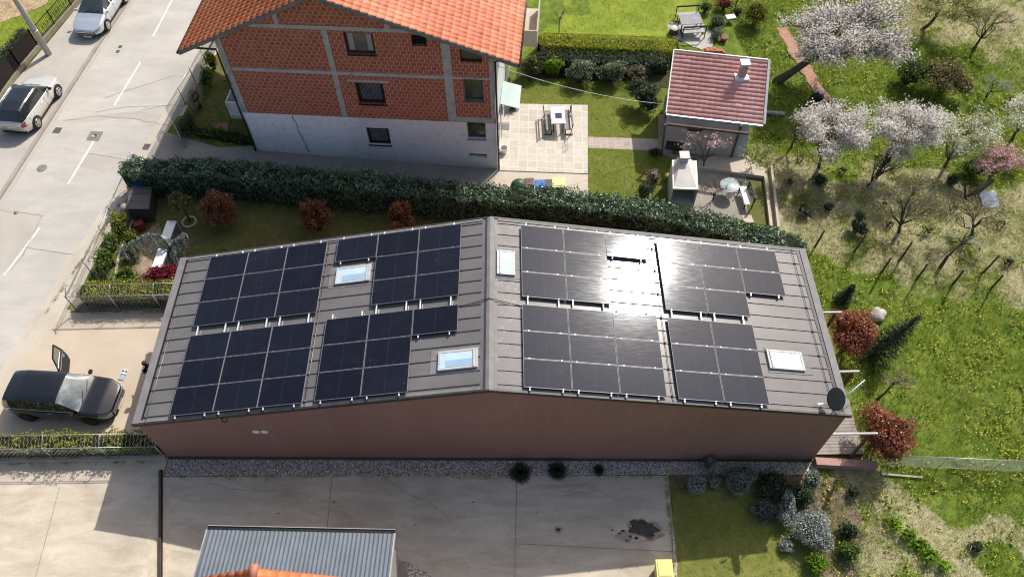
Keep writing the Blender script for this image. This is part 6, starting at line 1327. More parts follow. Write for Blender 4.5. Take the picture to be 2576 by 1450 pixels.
L_WHITE = leafmat('white blossom', [(0, (0.6, 0.54, 0.48)), (0.3, (0.8, 0.75, 0.69)), (1, (0.92, 0.89, 0.86))], .7, .5, .1)
L_CREAM = leafmat('cream blossom and young leaf', [(0, (0.195, 0.247, 0.065)), (0.4, (0.52, 0.546, 0.286)), (0.7, (0.832, 0.806, 0.65)), (1, (0.92, 0.92, 0.884))], .7, .3, .1)
L_PINK = leafmat('pink blossom', [(0, (0.475, 0.25, 0.25)), (0.5, (0.725, 0.45, 0.45)), (1, (0.92, 0.75, 0.75))], .7, .3, .1)
L_BUD = leafmat('pale olive bud leaf', [(0, (0.168, 0.168, 0.056)), (0.5, (0.364, 0.364, 0.126)), (1, (0.588, 0.588, 0.252))], .6, .3)
L_TAN = leafmat('dry twig', [(0, (0.105, 0.075, 0.0525)), (0.5, (0.24, 0.18, 0.1275)), (1, (0.45, 0.3675, 0.27))], .9, .0)
L_CONIF = leafmat('conifer needle', [(0, (0.0156, 0.0286, 0.0156)), (0.5, (0.039, 0.065, 0.0338)), (1, (0.091, 0.13, 0.065))], .6, .1)
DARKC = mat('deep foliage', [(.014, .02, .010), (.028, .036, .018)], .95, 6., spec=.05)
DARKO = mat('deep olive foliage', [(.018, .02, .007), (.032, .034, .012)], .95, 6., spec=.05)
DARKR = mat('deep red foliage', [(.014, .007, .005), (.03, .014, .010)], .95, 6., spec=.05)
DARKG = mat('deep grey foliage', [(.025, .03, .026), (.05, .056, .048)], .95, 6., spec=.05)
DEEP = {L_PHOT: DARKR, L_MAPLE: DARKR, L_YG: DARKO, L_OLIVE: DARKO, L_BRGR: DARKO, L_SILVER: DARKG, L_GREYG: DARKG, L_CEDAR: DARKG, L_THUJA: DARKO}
def dens(lobes, ln, k): return int(k*sum(4*PI*r[0]*r[2] for c, r in lobes)/(ln*ln*.5))
def bush(label, px, h, r, m, ln=.1, k=1.1, lobes=None, name='shrub', cat='shrub', group=None, lump=.36, bias=.3, depth=.45, coref=.66, stem=False, tint=0., wd=None, maxn=15000, zmin=-.6):
    """px = photo place of the middle of the crown; h its height above ground; r radii; lobes = extra (dx,dy,dz,scale)"""
    P = G(px[0], px[1], h); b = np.array([P[0], P[1], gz(P[0])]); r = r if isinstance(r, tuple) else (r, r, r)
    lb = [((P[0]+dx, P[1]+dy, P[2]+dz), tuple(v*s for v in r)) for dx, dy, dz, s in (lobes or [(0, 0, 0, 1)])]
    t = thing(name, label, cat, b, 0, group)
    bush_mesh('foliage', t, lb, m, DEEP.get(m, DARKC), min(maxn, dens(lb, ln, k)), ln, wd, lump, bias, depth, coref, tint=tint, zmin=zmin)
    ms = MB()
    for k_ in range(5 if not stem else 2): a = 2*PI*k_/5; ms.tube([b+np.array([.06*math.cos(a), .06*math.sin(a), -.05]), b+np.array([.22*r[0]*math.cos(a), .22*r[1]*math.sin(a), h*.6]), P+np.array([.35*r[0]*math.cos(a), .35*r[1]*math.sin(a), .1*r[2]])], [.04, .03, .012], 5)
    ms.build('stem', BARK, t); return t
def hedge_mesh(axis, wd, h, step=.06): pass
def hedge(label, axis, wd, h, m, ln, n_per_m, name='hedge', rough=.14, wob=.5, bias=.35, tint=0., top_tint=.0, mcore=None, group=None, cat='hedge', coref=.74):
    """a continuous hedge along an axis: leaves through the outer shell, dark body inside"""
    ax = [np.array(p, float) for p in axis]; seg = [np.linalg.norm(b-a) for a, b in zip(ax[:-1], ax[1:])]; Lt = sum(seg); n = int(Lt*n_per_m)
    cs = np.concatenate([[0], np.cumsum(seg)]); s = rng.random(n)*Lt; axa = np.array(ax)
    def at_(s): return np.stack([np.interp(s, cs, axa[:, 0]), np.interp(s, cs, axa[:, 1])], 1)
    def nrm(s): d = at_(np.minimum(s+.3, Lt))-at_(np.maximum(s-.3, 0)); d /= np.linalg.norm(d, axis=1)[:, None]; return np.stack([-d[:, 1], d[:, 0]], 1)
    P2 = 2*h+wd; q = rng.random(n)*P2; side = np.where(q < h, -1., np.where(q < h+wd, 0, 1.)); o = np.where(q < h, -wd/2, np.where(q < h+wd, q-h-wd/2, wd/2)); z = np.where(q < h, q, np.where(q < h+wd, h, P2-q))
    lum = 1+rough*((vnoise(s*1.0, z+side*7, 1.6, 21)-.5)*1.6+(vnoise(s*1.0, z+side*7+o, 4.5, 22)-.5)*1.2)
    dp_ = 1-.25*rng.random(n)**1.6; o = o*lum*dp_; z = np.where(side == 0, z*(1+(lum-1)*wob)*(1-.12*rng.random(n)**2), z)
    endf = np.minimum(s, Lt-s); rr_ = np.clip(endf/.35, .55, 1); o *= rr_; z *= np.clip(.8+.2*rr_, 0, 1)
    p = at_(s); nn = nrm(s); C = np.stack([p[:, 0]+nn[:, 0]*o, p[:, 1]+nn[:, 1]*o, 0*s], 1); C[:, 2] = gzv(C[:, 0])+z
    N = np.stack([nn[:, 0]*side, nn[:, 1]*side, (side == 0)*1.+.25], 1); N /= np.linalg.norm(N, axis=1)[:, None]
    V, Fq = leaf_arrays(C, N, ln, ln*.48, bias)
    sh = rng.random(n) < .05; C[sh] += N[sh]*rng.random((sh.sum(), 1))*.16; C[sh, 2] += .1*rng.random(sh.sum())
    V, Fq = leaf_arrays(C, N, ln, ln*.48, bias)
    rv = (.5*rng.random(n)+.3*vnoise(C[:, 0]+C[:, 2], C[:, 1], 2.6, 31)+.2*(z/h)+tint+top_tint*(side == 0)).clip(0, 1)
    # dark body
    k = max(2, int(Lt/.4)); ss = np.linspace(.12, Lt-.12, k); pp = at_(ss); nv = nrm(ss); W_ = wd*coref/2; Vc = []; Fc = []
    for i in range(k):
        hh = h*(.90+.05*math.sin(i*1.7)); 
        for ox, zz in ((-W_, 0), (-W_, hh*.93), (-W_*.6, hh), (W_*.6, hh), (W_, hh*.93), (W_, 0)): x, y = pp[i]+nv[i]*ox; Vc.append((x, y, gz(x)+zz))
    for i in range(k-1):
        for j in range(5): Fc.append((i*6+j, i*6+j+1, (i+1)*6+j+1, (i+1)*6+j))
    nV = len(V); b = np.array([*ax[0][:2], gz(ax[0][0])]); t = thing(name, label, cat, b, 0, group)
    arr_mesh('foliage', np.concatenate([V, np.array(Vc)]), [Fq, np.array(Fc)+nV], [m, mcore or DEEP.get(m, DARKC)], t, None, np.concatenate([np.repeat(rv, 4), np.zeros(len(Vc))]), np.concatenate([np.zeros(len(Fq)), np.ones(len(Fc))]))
    ms = MB()
    for x in np.arange(.5, Lt, 1.2): p_ = at_(np.array([x]))[0]; ms.tube([(p_[0], p_[1], gz(p_[0])-.05), (p_[0]+.05, p_[1], gz(p_[0])+h*.6)], [.035, .02], 5)
    ms.build('stems', BARK, t); t['n'] = 0; del t['n']; return t
# ---- hedges
hedge('long dark green laurel hedge between the solar house garden and the brick house', offs(HB, -.12), 1.15, 1.85, L_LAUREL, .105, 3000, rough=.3, top_tint=.10)
hedge('neatly clipped bright yellow green hedge bordering the upper lawn', [(15.75, 26.05), (24.4, 25.75)], 1.25, 1.02, L_THUJA, .075, 2600, rough=.06, top_tint=.12, bias=.5)
hedge('clipped yellow green hedge behind the driveway under the wire fence', [(-5.6, 7.82), (.2, 7.9)], .85, 1.05, L_YG, .085, 1800, rough=.2, tint=-.10, top_tint=.16)
hedge('low dark ground hedge behind the solar house on the shaded lawn', [(-.3, 9.6), (3., 9.35), (7.2, 8.9)], 1.5, .62, L_OLIVE, .09, 1500, rough=.3, tint=-.2)
hedge('row of low barberry shrubs under the fence beside the black car', [(-8.4, .42), (-.2, .46)], .7, .95, L_YG, .085, 1500, rough=.45, wob=1.5, tint=-.12, top_tint=.12)
hedge('dark shaded hedge below the clipped bright hedge', [(15.7, 24.6), (19, 24.5), (23.6, 24.6)], 1.0, 1.0, L_DARK, .11, 900, rough=.3)
hedge('dark leafy hedge behind the netting across the road', [(-15.6, 18), (-14.95, 24), (-14.5, 26.6)], .6, 1.25, L_DARK, .09, 1400, rough=.3)
hedge('grassy green strip plants at the edge of the shaded brick house lawn', [(-2.9, 18.75), (.25, 18.0)], .55, .35, L_GREEN, .16, 700, rough=.5, wob=1.5, tint=-.2, coref=.5)
# ---- shrubs at the street side garden
bush('upright yellow green shrub at the bend of the road fence', (296, 562), .9, (.42, .75, .85), L_YG, .09, tint=-.12)
bush('tall mid green shrub along the road fence, middle of the row', (266, 640), .85, (.5, 1.0, .85), L_GREEN, .11, lobes=[(0, -.3, 0, .8), (.05, .55, .1, .85)])
bush('dark green shrub along the road fence at its lower end', (247, 700), .5, (.48, .65, .5), L_DARK, .11, tint=.1)
bush('small yellowish shrub between the taller fence shrubs', (328, 600), .45, (.45, .5, .45), L_YG, .09, tint=-.2)
bush('round low bronze green bush under the weeping cedar', (335, 632), .4, (.55, .55, .45), L_BRGR, .08)
bush('bright yellow green ground plant behind the wire fence of the driveway hedge', (316, 695), .22, (.75, .65, .25), L_LIME, .10, tint=-.05, lump=.4, coref=.6, cat='plant', name='ground_plant')
bush('crimson leaved maple beside the front corner of the roof', (401, 694), .75, (.85, .62, .45), L_MAPLE, .10, lobes=[(-.35, -.1, -.1, .7), (.3, .1, .05, .85), (-.05, .12, .2, .6)], lump=.35, cat='tree', name='maple_tree', coref=.6)
def small_tree(label, px, hc, r, m, base, ln, k=1., group=None):
    P = G(*px, hc); b = GG(*base); t = thing('ornamental_tree', label, 'tree', b, 0, group); ms = MB()
    ms.tube([b-np.array([0, 0, .05]), b*.5+P*.5+np.array([.03, 0, 0]), P-np.array([0, 0, r[2]*.5])], [.055, .05, .04], 7)
    for a in np.linspace(0, 2*PI, 8)[:-1]: ms.tube([P-np.array([0, 0, r[2]*.6]), P+np.array([r[0]*.7*math.cos(a), r[1]*.7*math.sin(a), r[2]*.25])], [.03, .01], 5)
    ms.build('trunk', BARK, t); lb = [((P[0]+dx*r[0], P[1]+dy*r[1], P[2]+dz*r[2]), tuple(v*s for v in r)) for dx, dy, dz, s in ((0, 0, 0, .75), (.45, .1, .1, .5), (-.4, .25, 0, .5), (0, -.45, .1, .5), (-.15, .4, .25, .45))]
    bush_mesh('crown', t, lb, m, DEEP.get(m, DARKC), dens(lb, ln, k), ln, None, .35, .4, .3, .6); return t
small_tree('small olive green tree on a short trunk in a round stone ring', (449, 507), 1.5, (.72, .72, .45), L_OLIVE, (478, 556), .09)
PL = [(-.35, .1, -.15, .6), (.35, -.1, -.3, .62), (-.1, 0, .5, .5), (.15, .3, .1, .55), (-.1, -.4, -.3, .55), (.3, .1, .3, .4)]
bush('largest red leaved photinia behind the hedge corner, left of the row of three', (546, 522), 1.25, (1.15, 1.0, 1.15), L_PHOT, .085, depth=.6, lump=.5, coref=.52, k=1.35, lobes=PL, group='red leaved shrubs behind the solar house', tint=-.12)
bush('middle red leaved photinia of the three behind the solar house', (790, 538), 1.2, (.95, .85, 1.05), L_PHOT, .085, depth=.6, lump=.5, coref=.52, k=1.35, lobes=PL, group='red leaved shrubs behind the solar house', tint=-.16)
bush('smallest red leaved photinia close behind the roof left of the ridge', (1008, 542), 1.2, (.72, .7, .95), L_PHOT, .085, depth=.6, lump=.5, coref=.52, k=1.35, lobes=PL, group='red leaved shrubs behind the solar house', tint=-.14)
bush('upper of the two big red leaved shrubs at the garden end of the roof', (2148, 838), 1.55, (1.25, 1.2, 1.3), L_PHOT, .085, depth=.6, lump=.5, coref=.52, lobes=[(-.2, .5, .1, .75), (.15, -.35, -.1, .8), (.3, .15, .35, .6), (-.45, -.1, -.2, .65)], group='red leaved shrubs at the garden end', tint=.02, k=1.4)
bush('lower of the two big red leaved shrubs beside the plank deck', (2228, 1085), 1.5, (1.2, 1.2, 1.2), L_PHOT, .085, depth=.6, lump=.5, coref=.52, lobes=[(-.25, .5, .1, .7), (.35, .0, .2, .75), (.1, -.5, -.2, .8), (-.4, -.1, -.2, .6)], group='red leaved shrubs at the garden end', tint=.05, k=1.4)
# weeping cedar: an arched stem with hanging strands
b = GG(425, 690); t = thing('weeping_cedar', 'weeping blue grey cedar with an arched branch and hanging strands', 'tree', b); ms = MB(); Cs = []; Ns = []
def zq(x, y, h): return G(161+x*.333, 375.5+y*.333, h)
arch = [zq(800, 760, .9), zq(770, 690, 1.5), zq(715, 650, 1.75), zq(630, 640, 1.8), zq(560, 680, 1.65), zq(480, 720, 1.5), zq(425, 775, 1.2)]
arch2 = [zq(800, 760, .9), zq(830, 690, 1.6), zq(890, 650, 1.7), zq(915, 640, 1.6)]
ms.tube([b]+[arch[0]], [.06, .05], 7); ms.tube(arch, [.05, .045, .04, .034, .028, .02, .012], 6); ms.tube(arch2, [.045, .03, .02, .012], 6)
def strand(p, L_, dx, dy):
    pts = [p+np.array([dx*f, dy*f, .05*math.sin(f*3)-L_*f**1.3]) for f in np.linspace(0, 1, 8)]; ms.tube(pts, .008, 4)
    for a, b_ in zip(pts[:-1], pts[1:]):
        for _ in range(int(26*L_)+5): f = rng.random(); Cs.append(a+(b_-a)*f+rng.normal(size=3)*.028)
for A_, n_ in ((arch, 17), (arch2, 8)):
    Aa = np.array(A_); q = np.linspace(1, len(A_)-1.01, n_)
    for f in q:
        i = int(f); p = Aa[i]+(Aa[min(i+1, len(A_)-1)]-Aa[i])*(f-i); strand(p, random.uniform(.35, 1.15), random.uniform(-.1, .35), random.uniform(-.35, .05))
        for _ in range(30): Cs.append(p+rng.normal(size=3)*.05)
for _ in range(11): strand(zq(800+random.uniform(-60, 60), 720+random.uniform(-50, 70), 1.1+random.random()*.4), random.uniform(.5, 1.1), random.uniform(-.2, .5), random.uniform(-.5, .2))
ms.build('trunk', BARK, t); Cs = np.array(Cs); V, F_ = leaf_arrays(Cs, None, .075, .022, 0); arr_mesh('needles', V, F_, L_CEDAR, t, None, np.repeat(rng.random(len(Cs)), 4))
# ---- brick house street garden
bush('dark green leafy shrub behind the iron bar fence, lower end', (470, 312), .5, (.6, .9, .6), L_DARK, .10, tint=.15)
bush('pinkish brown twiggy shrub behind the iron bar fence', (492, 245), .75, (.45, .8, .75), L_TAN, .09, coref=.45, tint=.1)
bush('fresh green shrub behind the upper iron bar fence', (518, 195), .7, (.45, .8, .7), L_GREEN, .10, tint=.12)
bush('small yellow green shrub under the roof corner of the brick house', (530, 150), .7, (.4, .6, .6), L_YG, .1)
# ---- right front bed
bush('small silver grey lavender ball at the corner of the concrete yard', (1753, 1220), .35, (.42, .42, .4), L_SILVER, .055, lump=.2)
bush('tiny bluish shrub touching the house wall above the silver shrubs', (1785, 1162), .35, (.3, .3, .42), L_GREYG, .055, tint=-.15)
bush('little silver grey tuft between the two larger silver shrubs', (1799, 1211), .22, (.28, .26, .25), L_SILVER, .055)
bush('wide grey green cushion shrub against the house wall', (1862, 1204), .42, (.62, .62, .5), L_GREYG, .055, lobes=[(-.12, -.2, 0, .85), (.25, .2, .05, .8), (-.2, .15, 0, .7)], lump=.15)
bush('dark spreading juniper in the shade beside the grey cushion shrub', (1945, 1215), .35, (.95, .75, .42), L_DARK, .09, lump=.45, lobes=[(0, 0, 0, .9), (.4, -.3, 0, .6), (-.4, -.35, 0, .6)], tint=.05)
bush('dark bluish low juniper at the edge of the shaded front lawn', (1926, 1284), .3, (.75, .5, .35), L_GREYG, .07, tint=-.32, lump=.4)
bush('grey green rosemary like shrub at the house corner', (2040, 1208), .5, (.42, .42, .55), L_GREYG, .075, tint=-.1)
bush('green upright conifer shrub above the big silver shrub', (2022, 1244), .5, (.5, .62, .55), L_CONIF, .08, tint=.22)
bush('big domed silver grey shrub at the edge of the front lawn', (2038, 1328), .6, (.88, .92, .68), L_SILVER, .06, lobes=[(0, 0, 0, .9), (.3, -.4, -.05, .65), (.35, .3, -.05, .6)], lump=.16, tint=-.08, maxn=14000)
bush('lumpy silver grey shrub leaning on the big domed one', (1983, 1282), .5, (.52, .6, .5), L_SILVER, .06, lobes=[(0, 0, 0, .8), (.1, .45, .05, .6), (-.2, -.3, 0, .6)], lump=.3, tint=-.12)
bush('pale small silver tuft below the big domed shrub', (1976, 1370), .22, (.36, .36, .28), L_SILVER, .055, tint=.05)
bush('bright green bush at the lower edge of the front lawn', (2057, 1415), .4, (.5, .5, .42), L_LIME, .09, tint=-.12)
bush('mid green bush right of the big domed silver shrub', (2137, 1385), .4, (.52, .48, .42), L_GREEN, .09, tint=.1)
bush('dark round bush right of the big domed silver shrub', (2136, 1334), .4, (.42, .45, .42), L_CONIF, .08)
bush('small dark green bush on the brown dry patch', (2147, 1234), .28, (.3, .3, .3), L_CONIF, .08, tint=.15)
bush('long green spurge bush crossing the dry slope at lower right', (2312, 1368), .25, (.55, .5, .34), L_LIME, .12, lobes=[(-.7, .85, 0, .9), (-.35, .4, .05, .8), (0, 0, 0, .9), (.35, -.4, .0, .95), (.7, -.85, 0, .8)], tint=-.02, lump=.6, depth=.7, coref=.4)
bush('purplish grey grass tussock on the dry slope at lower right', (2456, 1372), .25, (.5, .45, .3), L_TAN, .3, wd=.03, bias=.1, coref=.5, name='grass_tussock', cat='tussock', lump=.3)
# yucca like plants on the gravel
for (px, r, lb) in (((1308, 1182), .62, 'largest dark green strappy plant on the gravel bed'), ((1401, 1176), .56, 'middle dark green strappy plant on the gravel bed'), ((1505, 1174), .34, 'smallest dark green strappy plant on the gravel bed')):
    b = GG(px[0], px[1]+8); t = thing('strappy_plant', lb, 'plant', b, 0, 'dark plants on the gravel bed'); V = []; Fq = []; rn = []
    for i in range(int(1500*r)):
        a = rng.random()*2*PI; el = rng.random()**.8*1.35+.12; L_ = r*(.65+.4*rng.random()); d = np.array([math.cos(a), math.sin(a), 0]); sdv = np.array([-d[1], d[0], 0])*.011; pts = []
        for f in (0, .35, .7, 1.): pts.append(b+d*L_*f*math.cos(el)+np.array([0, 0, .03+L_*f*math.sin(el)*1.15-.42*L_*f*f]))
        o = len(V)
        for f, p in zip((.7, 1, .7, .12), pts): V += [p-sdv*f, p+sdv*f]
        for q in range(3): Fq.append((o+2*q, o+2*q+1, o+2*q+3, o+2*q+2))
        rn += [rng.random()*.8]*8
    arr_mesh('leaves', np.array(V), np.array(Fq), leafmat('strap leaf', [(0, (.02, .035, .02)), (.5, (.05, .08, .045)), (1, (.12, .16, .10))], .5, .2), t, None, rn); Vc, Fc = core(b+np.array([0, 0, r*.15]), (r*.4, r*.4, r*.3), 5, .15, 8); arr_mesh('crown', Vc, Fc, DARKC, t)
# ---- back garden shrubs
bush('olive brown bush under the roof edge of the brick house', (1334, 168), .7, (.75, .6, .7), L_OLIVE, .09)
bush('vivid lime green bush in the bed below the clipped hedge', (1392, 165), .7, (.62, .5, .62), L_LIME, .09)
bush('grey green variegated shrub in the bed, the left one', (1462, 180), .75, (.95, .75, .75), L_VARI, .09, group='variegated shrubs in the bed')
bush('grey green variegated shrub in the bed, the right one', (1540, 180), .75, (1.0, .75, .75), L_VARI, .09, group='variegated shrubs in the bed', tint=-.08)
bush('tangled bare twig shrub left of the garden house', (1600, 182), .7, (.85, .6, .65), L_TAN, .22, wd=.02, bias=0, coref=.35, tint=.2)
bush('big dark green evergreen bush beside the garden house', (1622, 235), 1.0, (1.05, .95, .95), L_DARK, .10, lump=.4, tint=.08, lobes=[(0, 0, 0, .9), (-.35, .35, .1, .6), (.3, -.5, -.3, .6)])
bush('brownish pink flowering shrub on the lawn beside the fireplace', (1643, 446), .5, (.45, .5, .45), L_TAN, .09, tint=.05, coref=.6)
bush('small dark shrub on the lawn just behind the long hedge', (1620, 478), .4, (.45, .45, .4), L_DARK, .09, tint=.1)
bush('dark tuft of plants beside the garden path end', (1648, 382), .25, (.42, .3, .25), L_DARK, .12)
bush('dark green edging plant at the corner of the terrace by the house', (1290, 265), .25, (.35, .5, .3), L_GREEN, .1, tint=-.2)
bush('rounded yellow green conifer with a dark lower side in the upper garden', (1904, 32), .9, (.92, .9, .85), L_YG, .085, tint=-.02, lump=.2)
bush('grey rockery shrub above the stone paving', (1805, 55), .4, (.5, .75, .42), L_VARI, .085, tint=-.15)
bush('dark grey rockery shrub beside the stone paving', (1803, 85), .3, (.42, .5, .32), L_GREYG, .08, tint=-.22)
bush('reddish flowering shrub at the top of the rockery', (1822, 8), .5, (.62, .5, .48), L_PHOT, .08, tint=.05)
bush('small green shrub with red flowers left of the rockery', (1775, 18), .4, (.45, .4, .4), L_GREEN, .09)
bush('dark low plant beside the garden lamp', (1856, 30), .25, (.4, .35, .28), L_DARK, .09, tint=.1)
bush('large tangled brown and green bush in the upper meadow', (2385, 196), 1.1, (1.85, 1.5, 1.15), L_BRGR, .11, lobes=[(0, 0, 0, .8), (.8, -.6, -.15, .5), (-.7, .5, .1, .5), (.4, .8, .1, .45), (-.5, -.6, 0, .45)], lump=.5, k=.9, tint=.08, depth=.5, coref=.55, bias=.2)
bush('dense green bush left of the large tangled bush', (2293, 182), .9, (1.15, 1.1, .95), L_GREEN, .10, tint=-.06, lump=.35, k=.9)
bush('low green brambles between the blossom trees', (2262, 300), .4, (.9, .8, .4), L_GREEN, .12, tint=-.12, lump=.45, k=.8)
bush('dark ivy green bush on the dry slope above the vineyard posts', (2158, 566), .5, (.55, .55, .52), L_DARK, .10, tint=.15, lobes=[(0, 0, 0, .8), (.1, .45, .25, .6), (.2, -.25, -.1, .65)])
bush('small dark bush under the second blossom tree', (2062, 452), .3, (.5, .4, .32), L_DARK, .10, tint=.1)
bush('small dark evergreen under the cream blossom tree', (2395, 452), .3, (.42, .4, .35), L_DARK, .10, tint=.08)
bush('green bush under the pink blossom tree', (2450, 420), .5, (.9, .7, .55), L_GREEN, .10, tint=-.05, lump=.4)
bush('reddish brown bramble thicket on the dry slope beside the kerb walls', (2025, 530), .35, (1.1, 1.3, .42), leafmat('reddish twig', [(0, (.10, .06, .055)), (.5, (.22, .14, .13)), (1, (.36, .25, .23))], .9, 0), .2, wd=.02, bias=0, coref=.35, k=.55, lump=.4)
bush('grey twiggy bramble on the dry slope near the hedge end', (2085, 520), .35, (.8, .7, .4), L_TAN, .2, wd=.02, bias=0, coref=.35, k=.55, tint=.15, lump=.4)
for px_, lb_, r_, m_ in (((1985, 455), 'grey brown bramble tangle just right of the pale kerb walls', (.9, .8, .45), L_TAN), ((2120, 425), 'olive bramble tangle between the two lime washed trunks', (1.0, .7, .4), L_BUD), ((2225, 512), 'brown twiggy thicket left of the whitish trunked orchard tree', (.8, .7, .4), L_TAN),
        ((2335, 575), 'olive twiggy thicket right of the whitish trunked orchard tree', (1.0, .8, .45), L_BUD), ((2520, 560), 'pale olive thicket near the right edge below the white board', (1.1, .9, .5), L_BUD), ((2400, 520), 'brown thicket left of the sawn off dark trunk', (.8, .7, .45), L_TAN),
        ((2540, 655), 'brown scrub near the right edge above the last vineyard posts', (1.0, .7, .45), L_TAN), ((2015, 392), 'olive scrub on the slope right of the garden house', (.9, .6, .4), L_BUD), ((2240, 560), 'low olive scrub at the foot of the whitish trunked orchard tree', (.7, .5, .3), L_BUD), ((2545, 250), 'green brown scrub at the right edge of the green meadow', (1.0, .9, .5), L_BRGR)):
    bush(lb_, px_, .35, r_, m_, .17, wd=.016, bias=0, coref=.2, k=.42, lump=.5, depth=.85, tint=.1, name='bramble', cat='bramble')
# ---- conifers in the meadow
def conifer(label, base, tip, h, rb, k=1.):
    b = GG(*base); T_ = G(*tip, h); T_ = np.array([T_[0], T_[1], b[2]+h]); t = thing('conifer_tree', label, 'tree', b, 0, 'young conifers in the meadow'); ms = MB(); ms.tube([b, T_], [.06, .01], 6); C = []; N = []
    for z in np.linspace(.06, .97, 26):
        p = b+(T_-b)*z; L_ = rb*(1-z)**.9+.05
        for a in np.arange(0, 2*PI, 2*PI/7)+rng.random()*6:
            e = np.array([math.cos(a), math.sin(a), -.12+.25*z]); ms.tube([p, p+e*L_], [.014, .005], 4)
            for f in np.linspace(.12, 1, max(3, int(L_*16*k))):
                for _ in range(3): C.append(p+e*L_*f+rng.normal(size=3)*np.array([.035, .035, .03])*(1.3-f*.4))
    ms.build('trunk', BARK, t); C = np.array(C); V, F_ = leaf_arrays(C, None, .11, .03, 0); arr_mesh('crown', V, F_, L_CONIF, t, None, np.repeat(rng.random(len(C)), 4))
conifer('slender dark young conifer beside the upper red leaved shrub', (2188, 895), (2314, 794), 3.0, .95, 1.2)
conifer('very small dark conifer on the grass near the roof corner', (2113, 760), (2146, 718), 1.3, .42)
# ---- orchard trees
def tree(label, base, crown, hc, r, m=None, ln=.08, nl=6, n2=5, n3=6, per=26, sp=.13, tr=.10, group=None, bark=BARK, name='fruit_tree', fork=.42, twigm=TWIGM, lime=0., cat='tree', rnd0=0.):
    """trunk, limbs and twigs grown towards points of the crown; blossom or leaves cluster round the twigs"""
    b = GG(*base); Cn = G(*crown, hc); t = thing(name, label, cat, b, 0, group); ms = MB(); tw = MB(); r = np.array(r, float); cl = []
    fk = b+(Cn-b)*fork; fk[2] = b[2]+(Cn[2]-b[2])*fork; mid = (b+fk)/2+rng.normal(size=3)*.06*np.array([1, 1, 0])
    lo = b+(fk-b)*.5
    if lime:
        lm = MB(); lm.tube([b-np.array([0, 0, .05]), mid], [tr*1.16, tr*1.02], 9); ms.tube([mid, fk], [tr, tr*.85], 9)
    else: ms.tube([b-np.array([0, 0, .05]), mid, fk], [tr*1.3, tr, tr*.85], 9)
    for i in range(nl):
        a = 2*PI*i/nl+rng.random()*.7; q0 = math.sqrt((i+.35)/nl); a = i*2.39996+rng.random()*.5; d = np.array([math.cos(a), math.sin(a), .35*(1-q0)+rng.normal()*.28]); p1 = Cn+d*r*.62*q0; q = (fk+p1)/2+rng.normal(size=3)*.14*r; ms.tube([fk, q, p1], [tr*.6, tr*.42, tr*.25], 6)
        for j in range(n2):
            o = unit(1)[0]; o[2] = abs(o[2])*.8-.15; p2 = p1+(d*.45+o*.55)*r*.62; d2 = (p2-Cn)/r; L_ = np.linalg.norm(d2)
            if L_ > 1: p2 = Cn+d2/L_*r
            st = q+(p1-q)*rng.random(); mq = (st+p2)/2+rng.normal(size=3)*.06*r; tw.tube([st, mq, p2], [tr*.24, tr*.15, tr*.08], 5, False)
            for k in range(n3):
                s0 = mq+(p2-mq)*rng.random(); p3 = s0+(unit(1)[0]*.8+d*.4+np.array([0, 0, .25]))*r*.36; tw.tube([s0, p3], [tr*.10+.004, tr*.05+.002], 4, False); cl += [(s0, p3)]
    o = ms.build('trunk', bark, t); 
    if lime: lm.build('limewashed_foot', PALEBARK, o)
    tw.build('branches', twigm, t)
    if m is not None:
        S = np.array([c[0] for c in cl]); E_ = np.array([c[1] for c in cl]); n = per*len(cl); i = rng.integers(0, len(cl), n); f = rng.random(n)**.7
        ctr = S[i]+(E_[i]-S[i])*f[:, None]+rng.normal(size=(n, 3))*sp*(.5+rng.random((n, 1)))
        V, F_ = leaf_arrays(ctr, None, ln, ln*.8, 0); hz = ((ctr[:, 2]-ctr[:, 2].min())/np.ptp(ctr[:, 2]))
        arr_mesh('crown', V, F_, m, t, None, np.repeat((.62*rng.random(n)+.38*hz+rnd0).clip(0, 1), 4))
    return t
OG = 'fruit trees in the orchard'
tree('big old white blossom tree with a thick dark trunk above the brick path', (1952, 205), (2128, 92), 3.4, (3.3, 2.5, 1.7), L_WHITE, .08, 13, 7, 10, 29, .10, .22, OG, fork=.5)
tree('white blossom tree on a lime washed trunk right of the garden house', (2047, 441), (2094, 325), 2.7, (1.75, 1.5, 1.6), L_WHITE, .075, 11, 7, 9, 23, .085, .09, OG, lime=1, fork=.35)
tree('white blossom tree, the middle one between two other blossom trees', (2187, 473), (2277, 322), 2.9, (1.55, 1.4, 1.6), L_WHITE, .075, 11, 7, 9, 22, .085, .085, OG, lime=1, fork=.35)
tree('cream and green blossom tree at the right of the orchard', (2361, 446), (2418, 340), 2.4, (1.75, 1.5, 1.3), L_CREAM, .075, 9, 6, 9, 22, .10, .08, OG, lime=1)
tree('pink blossom tree near the right edge of the orchard', (2478, 462), (2515, 404), 1.6, (1.2, 1.0, .9), L_PINK, .07, 6, 5, 6, 20, .09, .07, OG)
tree('white blossom tree cut off by the right edge of the photo', (2546, 352), (2575, 296), 1.9, (1.0, 1.2, 1.2), L_CREAM, .085, 5, 5, 6, 22, .12, .07, OG, rnd0=.15)
tree('yellow green tree coming into leaf at the top right', (2317, 76), (2385, 12), 2.2, (2.0, 1.5, .9), L_BUD, .10, 6, 6, 5, 22, .16, .10, OG, fork=.55)
tree('bare tan twigged tree at the top right corner', (2447, 128), (2494, 52), 2.0, (1.4, 1.2, 1.1), None, .08, 6, 6, 7, 0, .1, .08, OG, twigm=mat('tan twig', [(.26, .19, .13), (.38, .29, .21)], .9, 5.))
tree('little pale bare tree in the green meadow at the right', (2480, 245), (2506, 208), 1.3, (1.0, .8, .5), None, .06, 6, 6, 6, 0, .1, .06, OG, twigm=mat('pale lichen twig', [(.26, .28, .20), (.40, .42, .32)], .9, 5.))
